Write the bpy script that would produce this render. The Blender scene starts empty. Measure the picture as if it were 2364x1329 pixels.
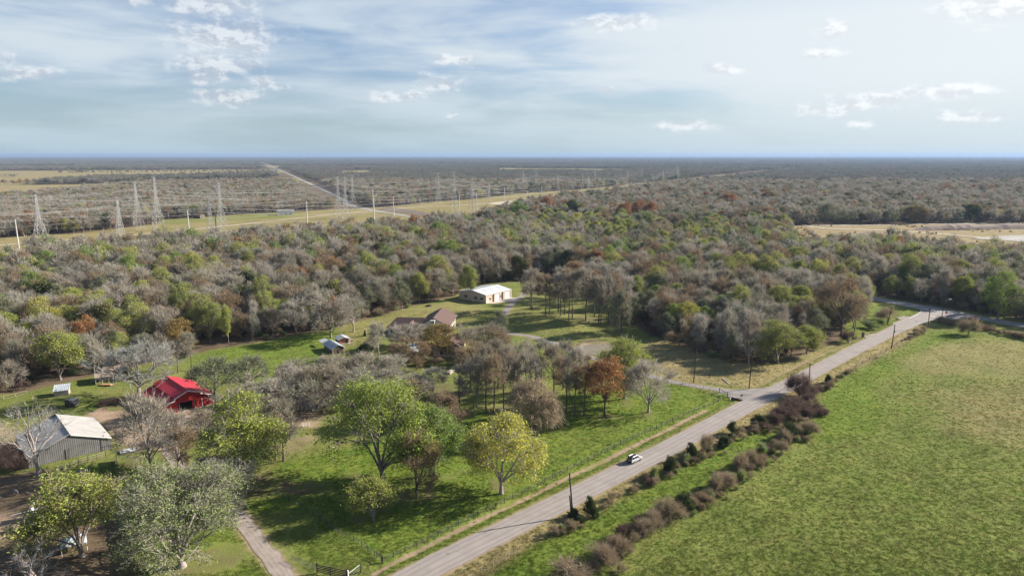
import bpy, math, random
import numpy as np
from mathutils import Vector, Matrix

SC = bpy.context.scene
COL = SC.collection
rad = math.radians

# ------------------------------------------------------------------ camera
CAM_H, FPX = 80.0, 1577.0
PITCH = math.atan((664.5 - 358.5) / FPX)
sp, cp = math.sin(PITCH), math.cos(PITCH)
cam_d = bpy.data.cameras.new('camera')
cam = bpy.data.objects.new('camera', cam_d)
COL.objects.link(cam)
cam_d.lens = 36.0 * FPX / 2364.0
cam_d.sensor_width = 36.0
cam_d.clip_start, cam_d.clip_end = 1.0, 90000.0
cam.location = (0, 0, CAM_H)
cam.rotation_euler = (math.pi / 2 - PITCH, 0, 0)
SC.camera = cam

# ------------------------------------------------------------------ sun, sky, exposure
SUN_EL = rad(25.6)
SUN_AZ = math.atan2(0.941, 0.338)          # from +Y towards +X
SUNV = Vector((math.sin(SUN_AZ) * math.cos(SUN_EL), math.cos(SUN_AZ) * math.cos(SUN_EL), math.sin(SUN_EL)))
sun_d = bpy.data.lights.new('sun', 'SUN')
sun_d.energy, sun_d.angle, sun_d.color = 5.0, rad(0.5), (1.0, 0.93, 0.83)
sun = bpy.data.objects.new('sun', sun_d)
COL.objects.link(sun)
sun.rotation_euler = SUNV.to_track_quat('Z', 'Y').to_euler()
sun.location = (200, 100, 200)
SC.view_settings.view_transform = 'Standard'
SC.view_settings.look = 'None'
SC.view_settings.gamma = 1.0
SC.view_settings.use_curve_mapping = False
SC.view_settings.exposure = 1.25
SC.cycles.max_bounces = 6
SC.cycles.transparent_max_bounces = 8
SC.cycles.volume_bounces = 1
SC.cycles.use_denoising = True
SC.cycles.denoiser = 'OPENIMAGEDENOISE'
SC.cycles.denoising_input_passes = 'RGB_ALBEDO_NORMAL'
SC.cycles.denoising_prefilter = 'ACCURATE'


class NT:
    """tiny helper for writing node trees"""
    def __init__(s, tree):
        s.t = tree
        s.t.nodes.clear()

    def n(s, typ, ins=None, **kw):
        nd = s.t.nodes.new(typ)
        for k, v in kw.items():
            setattr(nd, k, v)
        for k, v in (ins or {}).items():
            s.set(nd.inputs[k], v)
        return nd

    def set(s, sock, v):
        if isinstance(v, bpy.types.NodeSocket):
            s.t.links.new(v, sock)
        else:
            sock.default_value = v

    def math(s, op, a, b=0.0, c=0.0, clamp=False):
        nd = s.t.nodes.new('ShaderNodeMath')
        nd.operation, nd.use_clamp = op, clamp
        s.set(nd.inputs[0], a)
        s.set(nd.inputs[1], b)
        s.set(nd.inputs[2], c)
        return nd.outputs[0]

    def vmath(s, op, a, b=None):
        nd = s.t.nodes.new('ShaderNodeVectorMath')
        nd.operation = op
        s.set(nd.inputs[0], a)
        if b is not None:
            s.set(nd.inputs[1], b)
        return nd

    def mix(s, f, a, b, blend='MIX'):
        nd = s.t.nodes.new('ShaderNodeMix')
        nd.data_type, nd.blend_type = 'RGBA', blend
        s.set(nd.inputs[0], f)
        for i, v in ((6, a), (7, b)):
            if isinstance(v, tuple) and len(v) == 3:
                v = v + (1.0,)
            s.set(nd.inputs[i], v)
        return nd.outputs[2]

    def step(s, v, lo, hi, to0=0.0, to1=1.0):
        nd = s.t.nodes.new('ShaderNodeMapRange')
        nd.interpolation_type = 'SMOOTHSTEP'
        s.set(nd.inputs[0], v)
        for i, x in ((1, lo), (2, hi), (3, to0), (4, to1)):
            s.set(nd.inputs[i], x)
        return nd.outputs[0]

    def noise(s, vec, scale, detail=4.0, rough=0.55, dist=0.0, col=False):
        nd = s.n('ShaderNodeTexNoise', {'Scale': scale, 'Detail': detail, 'Roughness': rough, 'Distortion': dist})
        if vec is not None:
            s.set(nd.inputs['Vector'], vec)
        return nd.outputs['Color' if col else 'Fac']

    def ramp(s, fac, stops, interp='LINEAR'):
        nd = s.t.nodes.new('ShaderNodeValToRGB')
        nd.color_ramp.interpolation = interp
        e = nd.color_ramp.elements
        while len(e) > 1:
            e.remove(e[-1])
        e[0].position, e[0].color = stops[0][0], tuple(stops[0][1]) + (1,)
        for p, c in stops[1:]:
            x = e.new(p)
            x.color = tuple(c) + (1,)
        s.set(nd.inputs[0], fac)
        return nd.outputs[0]


world = bpy.data.worlds.new('World')
SC.world = world
world.use_nodes = True
N = NT(world.node_tree)
tc = N.n('ShaderNodeTexCoord').outputs['Generated']
sep = N.n('ShaderNodeSeparateXYZ', {0: tc})
dx, dy, dz = sep.outputs
sky = N.n('ShaderNodeTexSky', sky_type='NISHITA', sun_disc=False)
sky.sun_elevation, sky.sun_rotation = SUN_EL, SUN_AZ
sky.altitude, sky.air_density, sky.dust_density, sky.ozone_density = 80, 1.0, 1.2, 1.5
az = N.math('ARCTAN2', dx, dy)
el = N.math('ARCSINE', dz)
zz = N.math('MAXIMUM', dz, 0.0)
den = N.math('ADD', zz, 0.16)
pl = N.n('ShaderNodeCombineXYZ', {0: N.math('DIVIDE', dx, den), 1: N.math('DIVIDE', dy, den), 2: 0.0}).outputs[0]
ang = N.n('ShaderNodeCombineXYZ', {0: az, 1: el, 2: 0.0}).outputs[0]
# thin high sheet, in long streaks
stretch = N.vmath('MULTIPLY', ang, (2.4, 15.0, 1.0)).outputs[0]
warp = N.noise(stretch, 0.7, 2.0, 0.5, col=True)
stretch2 = N.vmath('ADD', stretch, N.vmath('MULTIPLY', warp, (0.9, 0.7, 0.0)).outputs[0]).outputs[0]
n1 = N.noise(stretch2, 1.15, 5.0, 0.52)
n2 = N.noise(pl, 0.9, 5.0, 0.6)
sheet = N.math('ADD', N.math('MULTIPLY', n1, 0.75), N.math('MULTIPLY', n2, 0.25))
tosun = N.vmath('DOT_PRODUCT', tc, tuple(SUNV)).outputs['Value']
sunward = N.step(tosun, 0.1, 0.95)
sheet = N.math('ADD', sheet, N.math('MULTIPLY', sunward, 0.17))
thick = N.math('MINIMUM', 1.0, N.math('DIVIDE', 0.27, N.math('ADD', zz, 0.10)))
cover = N.math('MULTIPLY', N.step(sheet, 0.39, 0.61, 0.22, 0.96), N.math('POWER', thick, 1.6))
sheet_col = N.mix(sunward, (5.7, 6.45, 7.05), (7.3, 7.75, 7.95))
skyc = N.mix(1.0, sky.outputs[0], (0.66, 0.84, 1.10), 'MULTIPLY')
c = N.mix(cover, skyc, sheet_col)
# pale band of haze low down
low = N.step(el, 0.0, 0.11, 1.0, 0.0)
c = N.mix(N.math('MULTIPLY', low, 0.72), c, N.mix(sunward, (3.9, 5.15, 5.75), (5.5, 6.4, 6.8)))
# fair weather puffs at their bearings and heights: azimuth, elevation, half width, half height (degrees)
PUFFS = [(-21.8, 8.6, 4.2, 1.3), (-22.3, 10.6, 3.0, 0.8), (-27, 11.2, 3.2, .8), (-22.2, 6.6, 3.2, .8), (-19.2, 5.3, 1.6, .6),
         (-21.8, 4.3, 2.4, .55), (-23.5, 5.7, 1.6, .6), (-9.3, 4.75, 2.6, .45), (-5.9, 5.6, 1.9, .6), (-34.3, 5.3, 1.8, .5), (-36, 6.2, 1.4, .5),
         (8.5, 10.2, 3.3, .6), (33.5, 9.6, 3.0, 1.1), (27, 3.8, 3.6, .5), (31.5, 4.3, 3.0, .45), (23.5, 3.3, 2.6, .4), (14, 2.4, 2.2, .45), (26.5, 2.3, .9, .4),
         (16.5, 6.6, 1.8, .35), (23.5, 7.2, 1.2, .35), (33, 2.6, 2.0, .4), (-4.5, 7.4, 2.0, .4), (-21, 11.9, 5.0, .5), (24, 9.0, 1.2, .6), (7.9, 5.0, .6, .25), (-5, 3.3, .5, .2),
         (-55, 7, 3.5, 1.0), (-75, 4, 3, .8), (52, 6, 4, 1.0), (70, 3.5, 3, .7), (110, 8, 4, 1.2), (150, 5, 4, 1), (-120, 6, 4, 1), (-160, 9, 5, 1.3)]
pw = N.vmath('MULTIPLY', ang, (1.0, 1.7, 1.0)).outputs[0]
jit = N.noise(pw, 26.0, 3.0, 0.55, col=True)
jv = N.vmath('MULTIPLY', N.vmath('SUBTRACT', jit, (0.5, 0.5, 0.5)).outputs[0], (0.055, 0.022, 0.0)).outputs[0]
angj = N.vmath('ADD', ang, jv).outputs[0]
cov = None
for a_, e_, w_, h_ in PUFFS:
    q = N.vmath('SUBTRACT', angj, (rad(a_), rad(e_), 0.0)).outputs[0]
    q = N.vmath('MULTIPLY', q, (1 / rad(w_ * 1.3), 1 / rad(h_ * 1.35), 0.0)).outputs[0]
    L = N.vmath('LENGTH', q).outputs['Value']
    m_ = N.math('SUBTRACT', 1.0, L)
    cov = m_ if cov is None else N.math('MAXIMUM', cov, m_)
f1 = N.noise(pw, 34.0, 6.0, 0.62)
pw_up = N.vmath('ADD', pw, (0.006, 0.012, 0.0)).outputs[0]
f2 = N.noise(pw_up, 34.0, 6.0, 0.62)
body = N.math('ADD', cov, N.math('MULTIPLY', N.math('SUBTRACT', f1, 0.5), 1.9))
alpha = N.math('MULTIPLY', N.step(body, -0.10, 0.85), N.step(cov, -0.45, 0.30))
lit = N.step(N.math('SUBTRACT', f1, f2), -0.10, 0.10)
pc = N.mix(lit, N.mix(sunward, (4.7, 5.05, 5.7), (6.9, 7.15, 7.45)), N.mix(sunward, (7.8, 8.0, 8.2), (9.2, 9.3, 9.4)))
c = N.mix(N.math('MULTIPLY', alpha, 0.68), c, pc)
bg = N.n('ShaderNodeBackground', {'Color': c, 'Strength': 0.05})
wo = N.n('ShaderNodeOutputWorld')
N.t.links.new(bg.outputs[0], wo.inputs['Surface'])


# ------------------------------------------------------------------ placing things
def at(u, v, z=0.0):
    """point of the photograph -> place in the world at height z"""
    a = (v - 664.5) / FPX
    d = (CAM_H - z) / (sp + a * cp)
    return ((u - 1182.0) / FPX * d, d * (cp - a * sp))


def pix(x, y, z=0.0):
    x, y = np.asarray(x, float), np.asarray(y, float)
    dzz = z - CAM_H
    dep = np.maximum(y * cp - dzz * sp, 1.0)
    return 1182 + FPX * x / dep, 664.5 - FPX * (y * sp + dzz * cp) / dep


def poly(*pts):
    return np.array([at(u, v) for u, v in pts])


def inside(P, x, y):
    x, y = np.asarray(x, float), np.asarray(y, float)
    r = np.zeros(x.shape, bool)
    n = len(P)
    for i in range(n):
        x0, y0 = P[i]
        x1, y1 = P[(i + 1) % n]
        if y0 == y1:
            continue
        c = ((y0 > y) != (y1 > y)) & (x < (x1 - x0) * (y - y0) / (y1 - y0) + x0)
        r ^= c
    return r


def line_dist(P, x, y, closed=False):
    d = np.full(np.shape(x), 1e9)
    n = len(P)
    for i in range(n if closed else n - 1):
        a, b = np.array(P[i], float), np.array(P[(i + 1) % n], float)
        ab = b - a
        t = np.clip(((x - a[0]) * ab[0] + (y - a[1]) * ab[1]) / max(ab @ ab, 1e-9), 0, 1)
        d = np.minimum(d, np.hypot(x - a[0] - t * ab[0], y - a[1] - t * ab[1]))
    return d


def soft(P, x, y, w):
    s = line_dist(P, x, y, True)
    s = np.where(inside(P, x, y), s, -s)
    t = np.clip(s / (2 * w) + 0.5, 0, 1)
    return t * t * (3 - 2 * t)


ROAD = np.array([(-60.0, 76.0), (-18.8, 119.4), (-3.4, 134.2), (25.0, 160.7), (44.0, 178.9), (78.2, 212.7), (103.7, 237.0), (133.5, 266.2), (166.9, 298.3), (194.5, 324.5), (221, 349.5)])
HWY = np.array([(268.0, 282.0), (245, 318), (203, 385.5), (165, 452), (60, 615), (-119, 884), (-171, 965), (-198, 1003), (-279, 1158), (-397, 1498), (-1402, 4140), (-3000, 8300)])
DRIVE = np.array([at(*p) for p in [(1775, 905), (1700, 905), (1570, 884), (1480, 862), (1400, 836), (1331, 814), (1275, 790), (1215, 774), (1165, 768), (1152, 752), (1160, 732), (1180, 702), (1203, 684), (1222, 668), (1240, 655)]])
LDRIVE = np.array([at(*p) for p in [(690, 1380), (655, 1325), (600, 1255), (548, 1190), (500, 1150), (455, 1115), (420, 1080), (400, 1050), (390, 1020), (400, 985), (430, 960)]])
POND = poly((1337, 806), (1341, 798), (1360, 793), (1400, 794), (1420, 800), (1415, 815), (1398, 819), (1372, 815), (1352, 812))
MUD = poly((650, 926), (680, 914), (720, 908), (760, 909), (775, 916), (760, 930), (720, 940), (680, 938))


def ground_h(x, y):
    x, y = np.asarray(x, float), np.asarray(y, float)
    h = 0.22 * np.sin(x * .071 + 1.3) * np.sin(y * .063 + .4) + 0.14 * np.sin(x * .19 + y * .11) + 0.08 * np.sin(x * .43 - y * .37 + 2)
    dm = np.hypot((x - 20) / 17.0, (y - 322) / 20.0)
    h = h + 1.5 * np.exp(-dm ** 2) + 0.10 * np.exp(-(dm / 1.4) ** 2) * np.sin(x * .75 + y * .9) 
    far = np.clip((900 - y) / 300, 0, 1)
    h = h * far
    for L, w, ditch in ((ROAD, 3.9, .45), (HWY, 5.2, .3), (DRIVE, 2.6, 0.0), (LDRIVE, 2.8, 0.0)):
        d = line_dist(L, x, y)
        k = np.clip((d - w) / 4.0, 0, 1)
        h = h * k - 0.04 * (1 - k)
        if ditch:
            h = h - ditch * np.exp(-((d - w - 3.6) / 1.5) ** 2)
    for P in (POND, MUD):
        s = line_dist(P, x, y, True)
        s = np.where(inside(P, x, y), -s, s)
        k = np.clip((s + 1.0) / 4.0, 0, 1)
        h = h * k - 1.1 * (1 - k)
    return h


def gz(x, y):
    return float(ground_h(np.array([x]), np.array([y]))[0])


# ------------------------------------------------------------------ mesh helpers
def new_mesh(name, V, F, mats=(), mi=None, smooth=False):
    me = bpy.data.meshes.new(name)
    V = np.asarray(V, np.float32)
    if isinstance(F, np.ndarray):
        k = F.shape[1]
        me.vertices.add(len(V))
        me.vertices.foreach_set('co', V.ravel())
        me.loops.add(F.size)
        me.loops.foreach_set('vertex_index', F.ravel().astype(np.int32))
        me.polygons.add(len(F))
        me.polygons.foreach_set('loop_start', np.arange(0, F.size, k, dtype=np.int32))
    else:
        me.from_pydata(V.tolist(), [], F)
    for m in mats:
        me.materials.append(m)
    if mi is not None:
        me.polygons.foreach_set('material_index', np.asarray(mi, np.int32))
    if smooth:
        me.polygons.foreach_set('use_smooth', np.ones(len(me.polygons), bool))
    me.update(calc_edges=True)
    return me


def link(name, me, parent=None, loc=None, rz=None):
    o = bpy.data.objects.new(name, me)
    COL.objects.link(o)
    if parent is not None:
        o.parent = parent
    if loc is not None:
        o.location = loc
    if rz is not None:
        o.rotation_euler = (0, 0, rz)
    return o


def tag(o, label=None, cat=None, group=None, kind=None):
    if label:
        o['label'] = label
    if cat:
        o['category'] = cat
    if group:
        o['group'] = group
    if kind:
        o['kind'] = kind
    return o


def thing(name, label, cat, loc, rz=0.0, group=None):
    o = link(name, None, None, loc, rz)
    o.empty_display_size = 0.5
    return tag(o, label, cat, group)


class MB:
    """collects simple shapes into one mesh"""
    def __init__(s):
        s.V, s.F = [], []

    def add(s, V, F):
        b = len(s.V)
        s.V += [tuple(v) for v in V]
        s.F += [[i + b for i in f] for f in F]
        return s

    def box(s, x0, x1, y0, y1, z0, z1):
        V = [(x, y, z) for z in (z0, z1) for x, y in ((x0, y0), (x1, y0), (x1, y1), (x0, y1))]
        return s.add(V, [(3, 2, 1, 0), (4, 5, 6, 7), (0, 1, 5, 4), (1, 2, 6, 5), (2, 3, 7, 6), (3, 0, 4, 7)])

    def bar(s, p, q, r0, r1=None, n=4, roll=0.0):
        p, q = Vector(p), Vector(q)
        r1 = r0 if r1 is None else r1
        d = (q - p).normalized()
        u = d.cross(Vector((0, 0, 1)) if abs(d.z) < .95 else Vector((0, 1, 0))).normalized()
        w = d.cross(u)
        V = []
        for c, r in ((p, r0), (q, r1)):
            for k in range(n):
                a = 2 * math.pi * k / n + roll
                V.append(c + (u * math.cos(a) + w * math.sin(a)) * r)
        F = [(k, (k + 1) % n, n + (k + 1) % n, n + k) for k in range(n)]
        F += [tuple(range(n - 1, -1, -1)), tuple(range(n, 2 * n))]
        return s.add(V, F)

    def prism(s, P, axis, a, b):
        """polygon P in a plane, pushed along an axis from a to b"""
        n = len(P)
        V = []
        for t in (a, b):
            for p, q in P:
                V.append({'x': (t, p, q), 'y': (p, t, q), 'z': (p, q, t)}[axis])
        F = [(i, (i + 1) % n, n + (i + 1) % n, n + i) for i in range(n)]
        F += [tuple(range(n - 1, -1, -1)), tuple(range(n, 2 * n))]
        return s.add(V, F)

    def lathe(s, prof, n=10, c=(0, 0)):
        V, F = [], []
        for r, z in prof:
            for k in range(n):
                a = 2 * math.pi * k / n
                V.append((c[0] + r * math.cos(a), c[1] + r * math.sin(a), z))
        for i in range(len(prof) - 1):
            for k in range(n):
                F.append((i * n + k, i * n + (k + 1) % n, (i + 1) * n + (k + 1) % n, (i + 1) * n + k))
        F += [tuple(range(n - 1, -1, -1)), tuple(range((len(prof) - 1) * n, len(prof) * n))]
        return s.add(V, F)

    def mesh(s, name, m, smooth=False):
        me = new_mesh(name, s.V, s.F, [m], smooth=smooth)
        import bmesh
        bm = bmesh.new()
        bm.from_mesh(me)
        bmesh.ops.recalc_face_normals(bm, faces=bm.faces)
        bm.to_mesh(me)
        bm.free()
        return me

    def build(s, name, m, parent=None, loc=None, rz=None, smooth=False):
        return link(name, s.mesh(name, m, smooth), parent, loc, rz)


def copy_tree(o, parent=None):
    c = o.copy()
    COL.objects.link(c)
    if parent is not None:
        c.parent = parent
    for ch in KIDS.get(o.name, []):
        KIDS.setdefault(c.name, []).append(copy_tree(ch, c))
    return c


KIDS = {}


# ------------------------------------------------------------------ materials
def mat(name, c1, c2=None, scale=2.0, rough=0.85, metal=0.0, bump=0.0, bscale=None, stretch=None, spec=0.3):
    m = bpy.data.materials.new(name)
    m.use_nodes = True
    n = NT(m.node_tree)
    o = n.n('ShaderNodeOutputMaterial')
    b = n.n('ShaderNodeBsdfPrincipled', {'Roughness': rough, 'Metallic': metal, 'Specular IOR Level': spec})
    tcn = n.n('ShaderNodeTexCoord').outputs['Object']
    if stretch:
        tcn = n.vmath('MULTIPLY', tcn, stretch).outputs[0]
    if c2 is None:
        c2 = tuple(x * .8 for x in c1)
    f = n.noise(tcn, scale, 5.0, 0.6)
    col = n.mix(n.step(f, .3, .7), tuple(c1), tuple(c2))
    n.set(b.inputs['Base Color'], col)
    if bump:
        bn = n.n('ShaderNodeBump', {'Strength': bump, 'Distance': 0.05, 'Height': n.noise(tcn, bscale or scale * 6, 4.0, 0.6)})
        n.set(b.inputs['Normal'], bn.outputs[0])
    n.t.links.new(b.outputs[0], o.inputs[0])
    return m


def foliage_mat(name, stops, trans=0.25, var=0.45):
    """colour picked per plant, varied per leaf or twig"""
    m = bpy.data.materials.new(name)
    m.use_nodes = True
    n = NT(m.node_tree)
    o = n.n('ShaderNodeOutputMaterial')
    oi = n.n('ShaderNodeObjectInfo').outputs['Random']
    isl = n.n('ShaderNodeNewGeometry').outputs['Random Per Island']
    pos = n.n('ShaderNodeTexCoord').outputs['Object']
    clump = n.noise(pos, 0.35, 2.0, 0.5)
    base = n.ramp(n.math('ADD', oi, n.math('MULTIPLY', n.math('SUBTRACT', clump, .5), .5), clamp=True), stops)
    v = n.math('ADD', 1.0 - var / 2, n.math('MULTIPLY', isl, var))
    hv = n.n('ShaderNodeHueSaturation', {'Hue': n.math('ADD', .485, n.math('MULTIPLY', isl, .03)), 'Value': v, 'Color': base})
    d = n.n('ShaderNodeBsdfDiffuse', {'Color': hv.outputs[0]})
    if trans:
        t = n.n('ShaderNodeBsdfTranslucent', {'Color': hv.outputs[0]})
        mx = n.n('ShaderNodeMixShader', {0: trans})
        n.t.links.new(d.outputs[0], mx.inputs[1])
        n.t.links.new(t.outputs[0], mx.inputs[2])
        n.t.links.new(mx.outputs[0], o.inputs[0])
    else:
        n.t.links.new(d.outputs[0], o.inputs[0])
    return m

# ------------------------------------------------------------------ clearings in the woods (outlines at ground level)
HOME = poly((-260, 1000), (-60, 935), (0, 912), (60, 905), (215, 868), (330, 842), (480, 810), (560, 796), (700, 770), (770, 760), (830, 743), (900, 723), (960, 706),
            (1050, 684), (1062, 668), (1120, 655), (1190, 650), (1215, 650), (1240, 640), (1300, 636), (1380, 655), (1425, 690), (1445, 722), (1460, 748), (1500, 772), (1560, 797),
            (1620, 817), (1690, 834), (1760, 842), (1830, 834), (1900, 805), (1940, 792), (1962, 772), (1980, 740), (1992, 700), (1998, 676), (2066, 690), (2139, 702), (2206, 714),
            (2291, 727), (2364, 741), (2600, 782), (3300, 1000), (2700, 1700), (-500, 1700), (-500, 1150))
ROW = poly((-500, 715), (-200, 655), (0, 622), (250, 594), (480, 575), (700, 558), (830, 545), (965, 536), (1040, 526), (1110, 514), (1140, 502), (1200, 484), (1300, 466),
           (1450, 447), (1600, 424), (1700, 409), (1800, 397), (1850, 390), (1850, 387), (1700, 401), (1560, 417), (1450, 427), (1350, 437), (1200, 447), (1100, 459), (1000, 467), (900, 478),
           (790, 483), (740, 484), (640, 494), (460, 506), (380, 515), (180, 538), (0, 549), (-200, 570), (-500, 600))
PIT = poly((1800, 520), (2364, 514), (2900, 508), (2900, 640), (2364, 606), (2150, 592), (1990, 580), (1900, 572), (1840, 556))
YOUNG = poly((1130, 512), (1400, 512), (1820, 521), (1960, 572), (1930, 600), (1700, 606), (1500, 596), (1350, 570), (1200, 540))
SMALLCLEAR = poly((1425, 622), (1480, 622), (1490, 606), (1440, 606))
FIELDS = [poly((-900, 396), (0, 394.5), (350, 393), (640, 391), (655, 399), (500, 408), (330, 411), (200, 414), (110, 420), (0, 432), (-900, 460)),
          poly((-900, 433), (0, 428), (180, 426), (330, 422), (350, 430), (250, 440), (90, 458), (0, 466), (-900, 500)),
          poly((330, 419), (500, 414.5), (690, 410), (700, 420), (500, 428), (335, 431)),
          poly((790, 395), (850, 393), (860, 404), (790, 408)), poly((1150, 388), (1440, 390.5), (1470, 396), (1360, 400), (1150, 396)), poly((560, 382.5), (900, 383), (900, 387.5), (560, 387)), poly((-300, 383), (180, 382.5), (190, 387.5), (-300, 389)), poly((200, 376.5), (620, 376), (620, 379), (200, 379.5)), poly((950, 377), (1300, 377.5), (1300, 380.5), (950, 380)), poly((1500, 381), (1720, 380.5), (1720, 384), (1500, 384.5))]
FARYARD = poly((640, 505), (480, 512), (380, 520), (360, 508), (480, 500), (640, 490), (700, 488), (700, 497))


# ------------------------------------------------------------------ ground
def spaced(lo, hi, step, far_lo, far_hi, g):
    mid = np.arange(lo, hi + .01, step)
    up, s, v = [], step, mid[-1]
    while v < far_hi:
        s *= g
        v += s
        up.append(v)
    dn, s, v = [], step, mid[0]
    while v > far_lo:
        s *= g
        v -= s
        dn.append(v)
    return np.array(dn[::-1] + mid.tolist() + up)


gx = spaced(-200, 260, 1.6, -42000, 42000, 1.045)
gy = spaced(96, 420, 1.6, -42000, 42000, 1.045)
GX, GY = np.meshgrid(gx, gy)
fx, fy = GX.ravel(), GY.ravel()
fz = ground_h(fx, fy)
nx, ny = len(gx), len(gy)
idx = np.arange(nx * ny).reshape(ny, nx)
quads = np.stack([idx[:-1, :-1], idx[:-1, 1:], idx[1:, 1:], idx[1:, :-1]], -1).reshape(-1, 4)

Z = np.zeros((len(fx), 4))            # lush, dry, bare earth, leaf litter
Z[:] = (0, .2, .05, 1.0)


def lay(P, w, val):
    k = soft(P, fx, fy, w)[:, None]
    Z[:] = Z * (1 - k) + np.array(val) * k


def lay_line(L, half, w, val):
    d = line_dist(L, fx, fy)
    k = np.clip((half + w - d) / (2 * w), 0, 1)[:, None]
    Z[:] = Z * (1 - k) + np.array(val) * k


lay(HOME, 4, (.45, .35, 0, 0))
lay(ROW, 8, (.05, .72, .05, 0))
lay(PIT, 6, (.05, .75, .45, 0))
lay(SMALLCLEAR, 5, (.9, .1, 0, 0))
lay(FARYARD, 8, (.42, .5, .05, .05))
for P in FIELDS[:2]:
    lay(P, 25, (.0, .85, .12, 0))
for P in FIELDS[2:]:
    lay(P, 25, (.2, .7, 0, 0))
lay(poly((1215, 662), (1240, 650), (1300, 645), (1380, 655), (1450, 745), (1430, 790), (1300, 800), (1180, 740)), 5, (.42, .55, 0, .06))
lay(poly((640, 1080), (900, 1010), (1050, 960), (1250, 930), (1400, 905), (1560, 886), (1652, 918), (1392, 1046), (1087, 1198), (881, 1297), (749, 1206), (690, 1170), (560, 1180)), 4, (1, .06, 0, 0))
lay(poly((1250, 1010), (1420, 970), (1560, 930), (1420, 1020), (1250, 1100), (1180, 1110)), 6, (.72, .36, 0, 0))
lay(poly((700, 1220), (780, 1240), (860, 1290), (800, 1300), (730, 1300), (690, 1290)), 4, (.85, .4, 0, 0))
lay(poly((480, 815), (700, 772), (780, 765), (770, 840), (700, 880), (480, 870), (440, 840)), 4, (.8, .25, 0, .05))
lay(poly((780, 760), (960, 708), (1060, 690), (1120, 705), (1110, 745), (960, 760), (850, 790), (800, 800)), 4, (.34, .62, .05, 0))
lay(poly((1510, 780), (1690, 836), (1830, 838), (1900, 808), (1960, 780), (1850, 850), (1745, 898), (1570, 880), (1430, 840)), 4, (.12, .88, .1, 0))
lay(poly((1965, 700), (1995, 698), (2074, 708), (2128, 722), (2090, 738), (2010, 775), (1950, 800), (1940, 780)), 3, (.65, .4, 0, 0))
lay(poly((1300, 1500), (1380, 1380), (1460, 1300), (1560, 1215), (1660, 1140), (1760, 1090), (1860, 1010), (1915, 960), (1925, 900), (2020, 840), (2150, 768), (2330, 772), (2600, 800), (3400, 1050), (2700, 1700)), 3, (.52, .33, 0, 0))
lay(poly((1920, 900), (2040, 840), (2120, 800), (2160, 770), (2240, 768), (2100, 815), (1990, 890), (2030, 950), (1990, 1000), (1900, 1010), (1880, 980)), 5, (1.0, .22, 0, 0))
lay(poly((2060, 830), (2170, 790), (2330, 785), (2600, 830), (2600, 900), (2300, 870), (2150, 870)), 9, (.28, .52, .28, 0))
lay(poly((2150, 900), (2364, 880), (2500, 1000), (2364, 1040), (2180, 1000)), 12, (.3, .62, .1, 0))
lay(poly((1000, 1345), (1200, 1228), (1369, 1147), (1538, 1058), (1708, 965), (1841, 893), (1925, 853), (2094, 760), (2139, 740), (2150, 752), (2060, 810), (1960, 858), (1880, 900), (1760, 985), (1640, 1030), (1500, 1100), (1380, 1170), (1230, 1250), (1110, 1345)), 2.0, (.1, .95, .06, 0))
lay(poly((1130, 1345), (1250, 1262), (1400, 1190), (1540, 1110), (1680, 1030), (1800, 985), (1870, 985), (1800, 1010), (1700, 1085), (1580, 1150), (1480, 1220), (1400, 1290), (1330, 1345)), 2.5, (1, .12, 0, 0))
for L, v in ((((1700, 905), (1538, 985), (1392, 1058), (1200, 1150), (1087, 1210), (900, 1300)), (.85, .35, 0, 0)),):
    lay_line([at(*p) for p in L], 2.6, 1.2, v)
lay_line([at(*p) for p in ((1630, 945), (1500, 1010), (1392, 1062), (1290, 1108), (1160, 1172), (1050, 1225), (900, 1300), (860, 1325))], .8, .7, (.15, .55, .8, .15))
lay_line([at(*p) for p in ((2010, 765), (1930, 805), (1850, 838), (1800, 862), (1770, 880))], .7, .8, (.3, .6, .65, 0))
lay(poly((185, 960), (260, 925), (340, 915), (450, 945), (490, 950), (500, 975), (430, 1010), (380, 1040), (300, 1040), (262, 1010), (222, 966)), 3, (.02, .25, .95, .05))
lay(poly((250, 925), (330, 895), (350, 915), (300, 945), (240, 950)), 2, (.15, .2, .3, .5))
lay(poly((-200, 1120), (60, 1090), (190, 1080), (262, 1055), (330, 1345), (330, 1500), (-300, 1500)), 3, (.02, .1, .55, .75))
lay(poly((-150, 1190), (60, 1190), (70, 1235), (-150, 1260)), 3, (0, .2, 1, 0))
lay(poly((130, 1090), (260, 1065), (275, 1110), (200, 1130), (130, 1130)), 3, (.7, .2, .1, .2))
lay(poly((-100, 990), (20, 975), (60, 990), (30, 1040), (-100, 1060)), 3, (.3, .4, .5, 0))
lay(poly((590, 1035), (700, 1000), (760, 1005), (715, 1040), (640, 1062)), 4, (.3, .3, .42, .45))
lay(poly((640, 950), (760, 945), (740, 990), (650, 990)), 3, (.2, .15, .6, .3))
lay(poly((270, 1040), (470, 1040), (560, 1180), (640, 1329), (660, 1500), (320, 1500), (300, 1250)), 4, (.55, .3, .15, .2))
lay(poly((350, 1130), (500, 1190), (580, 1270), (600, 1345), (360, 1345), (320, 1250)), 4, (.85, .3, .05, .1))
lay(poly((905, 790), (1000, 775), (1060, 800), (1060, 840), (930, 850)), 3, (.3, .2, .2, .4))
rl = np.random.default_rng(41)
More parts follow.
